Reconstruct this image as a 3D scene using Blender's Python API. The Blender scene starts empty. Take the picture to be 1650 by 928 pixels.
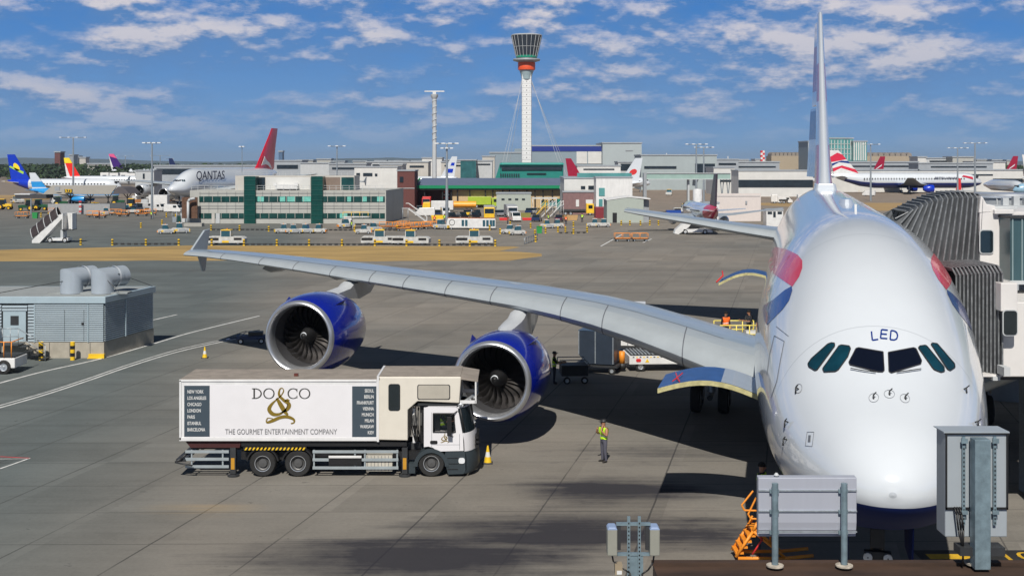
import bpy, bmesh, math, random
from mathutils import Vector, Matrix
from mathutils.bvhtree import BVHTree
random.seed(7)
F, H, HY = 1980.0, 12.5, 262.0          # focal length in photo pixels, eye height, horizon row
scene = bpy.context.scene
COL = scene.collection
R = math.radians
# ------------------------------------------------------------------ camera
cd = bpy.data.cameras.new('camera'); cam = bpy.data.objects.new('camera', cd); COL.objects.link(cam)
cam.location = (0, 0, H); cam.rotation_euler = (R(90), 0, 0)
cd.sensor_width = 36; cd.lens = F / 1650 * 36; cd.shift_y = -(464 - HY) / 1650
cd.clip_start = .5; cd.clip_end = 30000
scene.camera = cam
# ------------------------------------------------------------------ sun, sky, exposure
SUNV = Vector((.12, .92, -1)).normalized()           # direction the light travels
SUN_EL = math.asin(-SUNV.z); SUN_AZ = math.atan2(-SUNV.x, -SUNV.y)   # clockwise from +Y
sl = bpy.data.lights.new('sun', 'SUN'); sl.energy = 5.0; sl.angle = R(.53); sl.color = (1, .95, .87)
so = bpy.data.objects.new('sun', sl); COL.objects.link(so)
so.rotation_euler = SUNV.to_track_quat('-Z', 'Y').to_euler()
w = bpy.data.worlds.new('World'); scene.world = w; w.use_nodes = True
nt = w.node_tree; nt.nodes.clear()
def N(t, **k):
    n = nt.nodes.new(t)
    for a, b in k.items(): setattr(n, a, b)
    return n
def M(op, a, b=None, c=None, clamp=False):
    n = N('ShaderNodeMath', operation=op); n.use_clamp = clamp
    for i, v in enumerate((a, b, c)):
        if v is None: continue
        if isinstance(v, (int, float)): n.inputs[i].default_value = v
        else: nt.links.new(v, n.inputs[i])
    return n.outputs[0]
def MIX(f, a, b):
    n = N('ShaderNodeMix', data_type='RGBA'); n.clamp_factor = True
    for i, v in ((0, f), (6, a), (7, b)):
        if isinstance(v, (int, float)): n.inputs[i].default_value = v
        elif isinstance(v, tuple): n.inputs[i].default_value = (*v, 1)
        else: nt.links.new(v, n.inputs[i])
    return n.outputs[2]
def lin(h):
    h = h.lstrip('#'); r = []
    for i in (0, 2, 4):
        c = int(h[i:i+2], 16) / 255; r.append(c / 12.92 if c <= .04045 else ((c + .055) / 1.055) ** 2.4)
    return tuple(r)
def build_world():
    out = N('ShaderNodeOutputWorld'); bg = N('ShaderNodeBackground'); nt.links.new(bg.outputs[0], out.inputs[0])
    sky = N('ShaderNodeTexSky', sky_type='NISHITA'); sky.sun_disc = False
    sky.sun_elevation = SUN_EL; sky.sun_rotation = SUN_AZ; sky.air_density = 1.1; sky.dust_density = .4; sky.ozone_density = 3
    tc = N('ShaderNodeTexCoord'); sx = N('ShaderNodeSeparateXYZ'); nt.links.new(tc.outputs['Generated'], sx.inputs[0])
    X, Y, Z = sx.outputs
    az = M('ARCTAN2', X, Y); hl = M('SQRT', M('ADD', M('MULTIPLY', X, X), M('MULTIPLY', Y, Y)))
    el = M('ARCTAN2', Z, hl)
    # clear blue deepened the way the photograph shows it, times the physical sky's own brightness further up
    t = M('DIVIDE', el, .14, clamp=True)
    low = MIX(t, tuple(c * 1 for c in lin('7ba4cd')), tuple(c * 1 for c in lin('3179c6')))
    hi = N('ShaderNodeVectorMath', operation='SCALE'); nt.links.new(sky.outputs[0], hi.inputs[0]); hi.inputs['Scale'].default_value = .038
    up = M('MULTIPLY', M('SUBTRACT', el, .16), 7.0, clamp=True)
    base = MIX(up, low, hi.outputs[0])
    # clouds: cumulus rows seen from the side; each has a billowing lit top and a flatter grey-blue base
    def nz(sc, det, ro, vec):
        n = N('ShaderNodeTexNoise'); n.inputs['Scale'].default_value = sc; n.inputs['Detail'].default_value = det; n.inputs['Roughness'].default_value = ro; nt.links.new(vec, n.inputs[0]); return n.outputs['Fac']
    def dens(de):
        s = M('MULTIPLY', M('POWER', M('MAXIMUM', M('ADD', M('ADD', el, de), .02), .001), .74), 17)
        cv = N('ShaderNodeCombineXYZ'); nt.links.new(M('MULTIPLY', az, 9), cv.inputs[0]); nt.links.new(s, cv.inputs[1]); cv.inputs[2].default_value = 4.4
        return M('ADD', M('MULTIPLY', nz(.8, 2, .5, cv.outputs[0]), .44), M('MULTIPLY', nz(2.1, 8, .58, cv.outputs[0]), .56))
    d0 = dens(0); d1 = dens(.0065)
    cov = M('MULTIPLY', M('SUBTRACT', d0, M('SUBTRACT', .385, M('MULTIPLY', t, .02))), 4.5, clamp=True)
    fade = M('MULTIPLY', M('SUBTRACT', el, .006), 22, clamp=True)
    cov = M('MULTIPLY', cov, M('MULTIPLY', fade, .88))
    cov = M('MULTIPLY', cov, M('SUBTRACT', 1, M('MULTIPLY', M('SUBTRACT', el, .2), 6.0, clamp=True)))
    lit = M('ADD', M('ADD', M('MULTIPLY', M('SUBTRACT', d0, d1), 8.5), .0), M('MULTIPLY', M('SUBTRACT', d0, .455), 5.0, clamp=True), clamp=True)
    lit = M('MULTIPLY', lit, M('ADD', .40, M('MULTIPLY', t, .60)), clamp=True)
    cc = MIX(lit, lin('6288b8'), lin('e4dcdc'))
    col = MIX(cov, base, cc)
    nt.links.new(col, bg.inputs[0]); bg.inputs[1].default_value = 1.0
build_world()
scene.view_settings.view_transform = 'Standard'; scene.view_settings.look = 'None'
scene.view_settings.exposure = -0.02; scene.view_settings.gamma = 1
scene.cycles.use_denoising = True; scene.cycles.max_bounces = 6; scene.cycles.sample_clamp_indirect = 6
# ------------------------------------------------------------------ picture measuring helpers (photo pixels -> metres)
def GY(py, z=0): return F * (H - z) / (py - HY)
def X_(px, Y): return (px - 825) * Y / F
def Z_(py, Y): return H - (py - HY) * Y / F
def G(px, py, z=0):
    Y = GY(py, z); return Vector((X_(px, Y), Y, z))
# ------------------------------------------------------------------ materials
MATS = {}
def mat(name, col, rough=.6, metal=0, var=.12, vs=1.5, bump=0, bs=30, coat=0, streak=None, spec=.5, alpha=1, trans=0):
    """one procedural material: base colour broken up by two sizes of noise"""
    if name in MATS: return MATS[name]
    if isinstance(col, str): col = lin(col)
    m = bpy.data.materials.new(name); m.use_nodes = True; MATS[name] = m
    t = m.node_tree; b = t.nodes['Principled BSDF']
    b.inputs['Roughness'].default_value = rough; b.inputs['Metallic'].default_value = metal
    b.inputs['Specular IOR Level'].default_value = spec
    b.inputs['Coat Weight'].default_value = coat; b.inputs['Coat Roughness'].default_value = .06
    if trans: b.inputs['Transmission Weight'].default_value = trans
    tc = t.nodes.new('ShaderNodeTexCoord'); mp = t.nodes.new('ShaderNodeMapping'); t.links.new(tc.outputs['Object'], mp.inputs[0])
    if streak: mp.inputs['Scale'].default_value = streak
    n = t.nodes.new('ShaderNodeTexNoise'); n.inputs['Scale'].default_value = vs; n.inputs['Detail'].default_value = 7; n.inputs['Roughness'].default_value = .65
    t.links.new(mp.outputs[0], n.inputs[0])
    r = t.nodes.new('ShaderNodeMapRange'); r.inputs['From Min'].default_value = .3; r.inputs['From Max'].default_value = .7
    r.inputs['To Min'].default_value = 1 - var; r.inputs['To Max'].default_value = 1 + var * .6
    t.links.new(n.outputs['Fac'], r.inputs[0])
    v = t.nodes.new('ShaderNodeVectorMath'); v.operation = 'SCALE'; v.inputs[0].default_value = col; t.links.new(r.outputs[0], v.inputs['Scale'])
    t.links.new(v.outputs[0], b.inputs['Base Color'])
    if bump:
        n2 = t.nodes.new('ShaderNodeTexNoise'); n2.inputs['Scale'].default_value = bs; n2.inputs['Detail'].default_value = 4; t.links.new(mp.outputs[0], n2.inputs[0])
        bp = t.nodes.new('ShaderNodeBump'); bp.inputs['Strength'].default_value = bump; bp.inputs['Distance'].default_value = .02
        t.links.new(n2.outputs['Fac'], bp.inputs['Height']); t.links.new(bp.outputs[0], b.inputs['Normal'])
    return m
# ------------------------------------------------------------------ mesh builder
class MB:
    def __init__(s): s.v = []; s.f = []; s.m = []; s.mats = []; s.T = Matrix.Identity(4); s.sm = []
    def mi(s, m):
        if m not in s.mats: s.mats.append(m)
        return s.mats.index(m)
    def add(s, vs, fs, m, smooth=False):
        o = len(s.v); s.v += [tuple(s.T @ Vector(p)) for p in vs]; k = s.mi(m)
        for f in fs: s.f.append(tuple(o + i for i in f)); s.m.append(k); s.sm.append(smooth)
        return s
    def box(s, x0, x1, y0, y1, z0, z1, m):
        return s.add([(x0,y0,z0),(x1,y0,z0),(x1,y1,z0),(x0,y1,z0),(x0,y0,z1),(x1,y0,z1),(x1,y1,z1),(x0,y1,z1)],
                     [(0,3,2,1),(4,5,6,7),(0,1,5,4),(1,2,6,5),(2,3,7,6),(3,0,4,7)], m)
    def cbox(s, c, d, m, rz=0):
        T = s.T.copy(); s.T = T @ Matrix.Translation(c) @ Matrix.Rotation(rz, 4, 'Z')
        s.box(-d[0]/2, d[0]/2, -d[1]/2, d[1]/2, -d[2]/2, d[2]/2, m); s.T = T; return s
    def prism(s, poly, a0, a1, m, axis='z'):
        """poly in the plane, extruded from a0 to a1 along axis; y: poly=(x,z); x: poly=(y,z); z: poly=(x,y)"""
        mk = {'z': lambda p, a: (p[0], p[1], a), 'y': lambda p, a: (p[0], a, p[1]), 'x': lambda p, a: (a, p[0], p[1])}[axis]
        n = len(poly); vs = [mk(p, a0) for p in poly] + [mk(p, a1) for p in poly]
        fs = [tuple(range(n)), tuple(range(2*n-1, n-1, -1))] + [(i, i+n, (i+1) % n + n, (i+1) % n) for i in range(n)]
        return s.add(vs, fs, m)
    def tube(s, p0, p1, r, m, r1=None, n=8, caps=True, smooth=True):
        p0 = Vector(p0); p1 = Vector(p1); r1 = r if r1 is None else r1
        d = (p1 - p0).normalized(); u = d.orthogonal().normalized(); w = d.cross(u)
        vs = []
        for p, q in ((p0, r), (p1, r1)):
            for i in range(n):
                a = 2*math.pi*i/n; vs.append(p + (u*math.cos(a) + w*math.sin(a))*q)
        fs = [(i, (i+1) % n, (i+1) % n + n, i+n) for i in range(n)]
        s.add(vs, fs, m, smooth and n > 5)
        if caps: s.add(vs, [tuple(range(n-1, -1, -1)), tuple(range(n, 2*n))], m)
        return s
    def path(s, pts, r, m, n=6):
        for a, b in zip(pts, pts[1:]): s.tube(a, b, r, m, n=n)
        return s
    def lathe(s, prof, m, c=(0,0,0), axis='z', n=24, smooth=True):
        """prof: (radius, along); optional per-segment materials when m is a list"""
        vs = []; c = Vector(c)
        for r, a in prof:
            for i in range(n):
                t = 2*math.pi*i/n; x, y = r*math.cos(t), r*math.sin(t)
                vs.append(c + Vector({'z': (x, y, a), 'y': (x, a, y), 'x': (a, x, y)}[axis]))
        for k in range(len(prof)-1):
            mm = m[k] if isinstance(m, list) else m
            o = len(s.v); fs = [(k*n+i, k*n+(i+1) % n, (k+1)*n+(i+1) % n, (k+1)*n+i) for i in range(n)]
            if axis == 'y': fs = [f[::-1] for f in fs]
            s.add([vs[j] for j in range(k*n, (k+2)*n)], [tuple(q - k*n for q in f) for f in fs], mm, smooth)
        return s
    def loft(s, rings, m, closed=True, caps=True, smooth=True, matf=None):
        n = len(rings[0]); base = len(s.v); s.v += [tuple(s.T @ Vector(p)) for r in rings for p in r]
        for k in range(len(rings)-1):
            for i in range(n if closed else n-1):
                j = (i+1) % n; s.f.append((base+k*n+i, base+k*n+j, base+(k+1)*n+j, base+(k+1)*n+i))
                s.m.append(s.mi(matf(k, i) if matf else m)); s.sm.append(smooth)
        if caps:
            mm = m
            s.f.append(tuple(base+i for i in range(n-1, -1, -1))); s.m.append(s.mi(mm)); s.sm.append(False)
            s.f.append(tuple(base+(len(rings)-1)*n+i for i in range(n))); s.m.append(s.mi(mm)); s.sm.append(False)
        return s
    def build(s, name, parent=None, loc=None, rz=0, bevel=0, fix=True):
        me = bpy.data.meshes.new(name); me.from_pydata(s.v, [], s.f)
        for m in s.mats: me.materials.append(m)
        me.polygons.foreach_set('material_index', s.m); me.polygons.foreach_set('use_smooth', s.sm)
        if fix:
            bm = bmesh.new(); bm.from_mesh(me); bmesh.ops.remove_doubles(bm, verts=bm.verts, dist=1e-5)
            bmesh.ops.recalc_face_normals(bm, faces=bm.faces)
            for e in bm.edges:
                if len(e.link_faces) == 2 and e.calc_face_angle(0) > .7: e.smooth = False
            bm.to_mesh(me); bm.free()
        me.update()
        o = bpy.data.objects.new(name, me); COL.objects.link(o)
        if parent is not None: o.parent = parent
        if loc is not None: o.location = loc
        if rz: o.rotation_euler.z = rz
        if bevel:
            b = o.modifiers.new('bevel', 'BEVEL'); b.width = bevel; b.segments = 2; b.limit_method = 'ANGLE'; b.angle_limit = R(40)
        return o
def tag(o, label, cat, group=None):
    o['label'] = label; o['category'] = cat
    if group: o['group'] = group
    return o
def thing(name, label, cat, loc=(0,0,0), rz=0, group=None):
    o = bpy.data.objects.new(name, None); COL.objects.link(o); o.location = loc; o.rotation_euler = (0, 0, rz)
    o.empty_display_size = .2
    return tag(o, label, cat, group)
def struct(o): o['kind'] = 'structure'; return o
KIDS = {}
def copy_tree(o, parent=None):
    c = o.copy(); COL.objects.link(c)
    if parent is not None: c.parent = parent
    for ch in o.children: copy_tree(ch, c)
    return c
def dup(root, loc, rz=0, label=None, group=None, scale=None):
    c = copy_tree(root); c.location = loc; c.rotation_euler = (0, 0, rz)
    if label: c['label'] = label
    if group: c['group'] = group
    if scale: c.scale = scale if not isinstance(scale, (int, float)) else (scale,)*3
    return c
ORD = ['leftmost', 'second from the left', 'third from the left', 'fourth from the left', 'fifth from the left', 'sixth from the left', 'seventh from the left', 'eighth from the left', 'ninth from the left', 'tenth from the left', 'eleventh from the left', 'twelfth from the left', 'thirteenth from the left', 'fourteenth from the left', 'fifteenth from the left', 'sixteenth from the left', 'seventeenth from the left', 'eighteenth from the left']
# ------------------------------------------------------------------ lettering (built-in face), as thin slabs
def text_mesh(txt, size, depth=.004, align='CENTER', spacing=1, bold=0, shear=0):
    c = bpy.data.curves.new('t', 'FONT'); c.body = txt; c.size = size; c.align_x = align; c.align_y = 'CENTER'
    c.extrude = depth; c.space_character = spacing; c.offset = bold; c.shear = shear; c.resolution_u = 3
    o = bpy.data.objects.new('t', c); COL.objects.link(o)
    dg = bpy.context.evaluated_depsgraph_get(); me = bpy.data.meshes.new_from_object(o.evaluated_get(dg))
    bpy.data.objects.remove(o); bpy.data.curves.remove(c)
    return me
def text(name, txt, size, m, parent, loc, rot=(R(90), 0, 0), depth=.004, align='CENTER', spacing=1, bold=0, sx=1, shear=0):
    me = text_mesh(txt, size, depth, align, spacing, bold, shear); me.materials.clear(); me.materials.append(m)
    o = bpy.data.objects.new(name, me); COL.objects.link(o); o.parent = parent
    o.location = loc; o.rotation_euler = rot; o.scale = (sx, 1, 1)
    return o
# common materials
WHITE = mat('white paint', (.68,.68,.67), .35, var=.16, vs=1.1, coat=.2)
WHITE2 = mat('white panel', (.7,.7,.69), .5, var=.14, streak=(1,1,.25))
CREAM = mat('cream paint', (.72,.66,.56), .5, var=.06)
DARK = mat('dark metal', (.03,.032,.035), .55, var=.3)
BLACK = mat('black plastic', (.012,.012,.013), .5, var=.3)
RUBBER = mat('rubber', (.02,.02,.02), .85, var=.35)
STEEL = mat('galvanised steel', (.36,.4,.43), .45, metal=.5, var=.3, vs=9)
ALU = mat('aluminium', (.62,.65,.68), .35, metal=.7, var=.12)
GREYP = mat('grey paint', (.3,.32,.34), .5, var=.12)
LGREY = mat('light grey cladding', (.47,.49,.5), .6, var=.12, streak=(1,1,.3))
BRICK = mat('red brick', (.13,.045,.04), .85, var=.3, vs=4)
YELLOW = mat('yellow paint', (.78,.5,.02), .45, var=.12)
ORANGE = mat('orange paint', (.8,.27,.02), .5, var=.15)
RED = mat('red paint', (.6,.03,.03), .4, var=.1)
GREEN = mat('green paint', (.02,.25,.06), .5, var=.1)
GLASS = mat('dark glass', (.012,.02,.025), .08, var=.3, spec=.8)
GLASSB = mat('blue tinted glass', (.02,.09,.13), .08, var=.3, spec=.8)
GLASSG = mat('green tinted glass', (.008,.055,.05), .12, var=.5, vs=.6, spec=.7)
GLASSM = mat('pale mint blind', (.16,.5,.42), .4, var=.25)
HIVIS = mat('lime reflective fabric', (.55,.9,.03), .7, var=.1)
HIVO = mat('orange reflective fabric', (.95,.16,.02), .7, var=.1)
SKIN = mat('skin', (.35,.17,.1), .6, var=.08)
LAMPG = mat('lamp glass', (.7,.72,.74), .2, var=.05)
# ------------------------------------------------------------------ ground
AX = .222                                              # heading of the parked airliner and of the slab joints
def ground_material():
    m = bpy.data.materials.new('concrete apron'); m.use_nodes = True; t = m.node_tree; b = t.nodes['Principled BSDF']
    b.inputs['Roughness'].default_value = .88; b.inputs['Specular IOR Level'].default_value = .25
    def n(ty, **k):
        x = t.nodes.new(ty)
        for a, c in k.items(): setattr(x, a, c)
        return x
    def mm(op, a, c=None, cl=False):
        x = n('ShaderNodeMath', operation=op); x.use_clamp = cl
        for i, v in enumerate((a, c)):
            if v is None: continue
            if isinstance(v, (int, float)): x.inputs[i].default_value = v
            else: t.links.new(v, x.inputs[i])
        return x.outputs[0]
    def mix(f, a, c):
        x = n('ShaderNodeMix', data_type='RGBA')
        for i, v in ((0, f), (6, a), (7, c)):
            if isinstance(v, (int, float)): x.inputs[i].default_value = v
            elif isinstance(v, tuple): x.inputs[i].default_value = (*v, 1)
            else: t.links.new(v, x.inputs[i])
        return x.outputs[2]
    def noise(vec, sc, det=6, ro=.6):
        x = n('ShaderNodeTexNoise'); x.inputs['Scale'].default_value = sc; x.inputs['Detail'].default_value = det; x.inputs['Roughness'].default_value = ro
        t.links.new(vec, x.inputs[0]); return x.outputs['Fac']
    tc = n('ShaderNodeTexCoord'); ob = tc.outputs['Object']
    mp = n('ShaderNodeMapping'); mp.inputs['Rotation'].default_value = (0, 0, AX); t.links.new(ob, mp.inputs[0]); rv = mp.outputs[0]
    sx = n('ShaderNodeSeparateXYZ'); t.links.new(rv, sx.inputs[0]); wx = n('ShaderNodeSeparateXYZ'); t.links.new(ob, wx.inputs[0])
    x, y = sx.outputs[0], sx.outputs[1]; gx, gy = wx.outputs[0], wx.outputs[1]
    def joint(v, per, off, wd):
        return mm('LESS_THAN', mm('ABSOLUTE', mm('SUBTRACT', mm('FRACT', mm('ADD', mm('DIVIDE', v, per), off)), .5)), wd / per)
    # slabs: 3.9 x 4.1 m, each slightly different
    def cellnoise(px, py):
        cv = n('ShaderNodeCombineXYZ'); t.links.new(mm('FLOOR', mm('ADD', mm('DIVIDE', x, px), .12)), cv.inputs[0]); t.links.new(mm('FLOOR', mm('ADD', mm('DIVIDE', gy, py), .92)), cv.inputs[1])
        wn = n('ShaderNodeTexWhiteNoise'); t.links.new(cv.outputs[0], wn.inputs[0]); return wn.outputs['Value']
    big = noise(ob, .035, 4); mid = noise(ob, .35, 8, .7); fine = noise(ob, 7, 6, .75)
    sm = n('ShaderNodeMapping'); sm.inputs['Scale'].default_value = (.10, 1.3, 1); t.links.new(ob, sm.inputs[0]); strk = noise(sm.outputs[0], .8, 7, .7)
    base = mix(mm('MULTIPLY', mm('SUBTRACT', big, .35), 3, True), (.138, .133, .120), (.190, .170, .144))
    # cool asphalt-toned slabs on the left stand
    leftm = mm('MULTIPLY', mm('SUBTRACT', mm('SUBTRACT', -6, gx), mm('MULTIPLY', gy, .12)), .12, True)
    base = mix(mm('MULTIPLY', leftm, .9), base, (.084, .100, .100))
    farm = mm('MULTIPLY', mm('SUBTRACT', gy, 190), .004, True)
    base = mix(mm('MULTIPLY', farm, .7), base, (.215, .165, .125))
    k = mm('ADD', mm('ADD', mm('MULTIPLY', mid, .42), mm('MULTIPLY', fine, .34)), mm('ADD', mm('MULTIPLY', strk, .36), mm('MULTIPLY', cellnoise(3.9, 3.65), .17)))
    k = mm('ADD', mm('MULTIPLY', mm('SUBTRACT', k, .5), 1.5), .94)
    sc = n('ShaderNodeVectorMath', operation='SCALE'); t.links.new(base, sc.inputs[0]); t.links.new(k, sc.inputs['Scale'])
    col = sc.outputs[0]
    wob = mm('MULTIPLY', mm('SUBTRACT', noise(ob, .9, 3), .5), .05)
    js = mm('MAXIMUM', joint(mm('ADD', x, wob), 7.8, .12, .034), mm('MULTIPLY', joint(mm('ADD', mm('ADD', gy, mm('MULTIPLY', gx, -.012)), wob), 3.65, .42, .03), .75))
    js2 = joint(mm('ADD', x, wob), 7.8, .62, .030)
    ja = mm('MULTIPLY', mm('MAXIMUM', js, mm('MULTIPLY', js2, .9)), mm('MULTIPLY', mm('SUBTRACT', noise(ob, .22, 4), .22), 3.6, True))
    ja = mm('MULTIPLY', ja, mm('SUBTRACT', 1, mm('MULTIPLY', gy, .004), True))
    col = mix(mm('MULTIPLY', ja, .85), col, (.035, .034, .033))
    # oil and tyre stains: dense on the stand in front of the nose, sparse elsewhere
    def spot(cx, cy, rx, ry):
        a = mm('DIVIDE', mm('SUBTRACT', gx, cx), rx); c = mm('DIVIDE', mm('SUBTRACT', gy, cy), ry)
        return mm('SUBTRACT', 1, mm('SQRT', mm('ADD', mm('MULTIPLY', a, a), mm('MULTIPLY', c, c))), True)
    st = mm('MAXIMUM', spot(2.2, 41.4, 10, 3.8), mm('MAXIMUM', spot(-2.5, 39.0, 9, 4.0), mm('MAXIMUM', spot(4.0, 47, 6, 3.4), mm('MULTIPLY', spot(6, 53, 8, 3.4), .55))))
    patch = mm('MULTIPLY', mm('SUBTRACT', mm('ADD', mm('MULTIPLY', strk, .6), mm('MULTIPLY', mid, .4)), mm('SUBTRACT', .60, mm('MULTIPLY', st, .46))), 4.2, True)
    col = mix(mm('MULTIPLY', patch, .90), col, (.018, .018, .026))
    drip = mm('MULTIPLY', mm('SUBTRACT', noise(ob, 1.4, 5, .7), .645), 12, True)
    col = mix(mm('MULTIPLY', drip, .6), col, (.03, .03, .03))
    # rust-yellow stain seen on the left slabs
    ys = mm('MULTIPLY', mm('MULTIPLY', spot(-11.2, 44.3, 2.6, 1.5), mm('MULTIPLY', mm('SUBTRACT', strk, .45), 6, True)), .7)
    col = mix(ys, col, (.30, .22, .12))
    # long tyre tracks across the taxi lane beyond the stand
    tr = mm('MULTIPLY', mm('MULTIPLY', spot(0, 142, 400, 3.0), 1.0), mm('SUBTRACT', strk, .15))
    tr2 = mm('MULTIPLY', spot(30, 118, 300, 1.4), mm('SUBTRACT', strk, .1))
    col = mix(mm('MULTIPLY', mm('MAXIMUM', tr, tr2), .8, True), col, (.07, .065, .06))
    t.links.new(col, b.inputs['Base Color'])
    bp = n('ShaderNodeBump'); bp.inputs['Strength'].default_value = .25; bp.inputs['Distance'].default_value = .01; t.links.new(fine, bp.inputs['Height']); t.links.new(bp.outputs[0], b.inputs['Normal'])
    return m
g = MB(); g.add([(-9000,-60,0),(9000,-60,0),(9000,14000,0),(-9000,14000,0)], [(0,1,2,3)], ground_material()); struct(g.build('ground', fix=False))
GRASS = mat('sun-dried grass', (.36,.24,.085), .95, var=.35, vs=.25, streak=(.3,1,1))
GRASS2 = mat('parched field', (.33,.22,.095), .95, var=.4, vs=.02, streak=(.2,1,1))
PAINT = mat('white road paint', (.62,.62,.6), .7, var=.35, vs=2)
PAINTY = mat('yellow road paint', (.6,.36,.02), .7, var=.3, vs=2)
PAINTK = mat('black road paint', (.02,.02,.02), .7, var=.3, vs=2)
PAINTR = mat('red road paint', (.5,.06,.06), .7, var=.3, vs=2)
def sheet(name, poly, z, m, px=True):
    b = MB(); b.add([(G(*p).x, G(*p).y, z) if px else (p[0], p[1], z) for p in poly], [tuple(range(len(poly)))], m)
    return struct(b.build(name, fix=False))
# dry grass tongue between the apron and the vehicle road
def grass_patch(name, px, z=.006):
    pts = []
    for (a, b_) in zip(px, px[1:] + px[:1]):
        A, B = G(*a), G(*b_); n = max(1, int((B - A).length / 4))
        for i in range(n):
            p = A.lerp(B, i / n); pts.append((p.x + random.uniform(-.3, .3), p.y + random.uniform(-.5, .5)))
    return sheet(name, pts, z, GRASS, px=False)
grass_patch('dry_grass_verge', [(-60,421),(250,420),(600,421),(820,420),(872,413),(874,409),(840,406),(802,405),(838,399),(826,397),(600,396.5),(300,396),(-60,404)])
far = [(-900,470),(-160,470),(-150,330),(-900,330)]
sheet('far_grass', far, .006, GRASS2, px=False)
sheet('far_grass', [(66,300),(150,300),(170,225),(110,205),(78,232)], .008, GRASS2, px=False)
sheet('far_grass', [(60,380),(420,380),(380,318),(95,318)], .008, GRASS2, px=False)
def line(name, pts, wd, m=PAINT, z=.008):
    b = MB(); P = [G(*p) for p in pts]; L = []; Rr = []
    for i, p in enumerate(P):
        d = (P[min(i+1, len(P)-1)] - P[max(i-1, 0)]).normalized(); nn = Vector((-d.y, d.x, 0)) * wd / 2
        L.append((p.x+nn.x, p.y+nn.y, z)); Rr.append((p.x-nn.x, p.y-nn.y, z))
    k = len(P); b.add(L + Rr, [(i, i+1, k+i+1, k+i) for i in range(k-1)], m); return struct(b.build(name, fix=False))
def curve(pts, n=8):
    out = []
    for i in range(len(pts)-1):
        p0, p1, p2, p3 = pts[max(i-1,0)], pts[i], pts[i+1], pts[min(i+2,len(pts)-1)]
        for j in range(n):
            t = j/n; out.append(tuple(.5*((2*p1[k])+(-p0[k]+p2[k])*t+(2*p0[k]-5*p1[k]+4*p2[k]-p3[k])*t*t+(-p0[k]+3*p1[k]-3*p2[k]+p3[k])*t**3) for k in (0,1)))
    return out + [pts[-1]]
line('painted_line', curve([(-40,668),(66,638),(140,614),(210,590),(290,566),(380,546)]), .16)
line('painted_line', curve([(-40,664),(66,634.5),(140,610.5),(210,586.5),(290,562.5),(380,543.5)]), .12)
line('painted_line', curve([(-40,628),(60,601),(160,578.5),(250,553),(300,538),(360,523),(418,509)]), .2)
line('painted_line', [(245,516),(285,507)], .2)
line('painted_line', curve([(0,755),(20,748),(48,738)]), .1)
line('painted_line', [(0,735.5),(48,738)], .1, PAINTR); line('painted_line', [(-20,739.5),(46,738.8)], .06)
line('painted_line', [(968,397),(1002,378)], .25); line('painted_line', [(1036,391),(1050,385)], .25)
line('painted_line', [(1160,600),(1185,585)], .1, PAINTR)
# stand number plate painted on the slabs in front of the nose
b = MB(); a0 = G(1490,903); a1 = G(1720,887)
b.add([(12.9,38.35,.008),(18.2,38.35,.008),(18.2,39.65,.008),(12.9,39.65,.008)], [(0,1,2,3)], PAINTK); struct(b.build('painted_plate', fix=False))
b = MB(); b.add([(13.2,38.75,.012),(15.0,38.75,.012),(15.0,39.25,.012),(13.2,39.25,.012)], [(0,1,2,3)], PAINTY); struct(b.build('painted_bar', fix=False))
me = text_mesh('10/3', 1.15, 0); me.materials.clear(); me.materials.append(PAINTY)
o = bpy.data.objects.new('painted_number', me); COL.objects.link(o); o.location = (16.55, 39.0, .012); o.scale = (1.15, 1, 1); struct(o)
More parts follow.
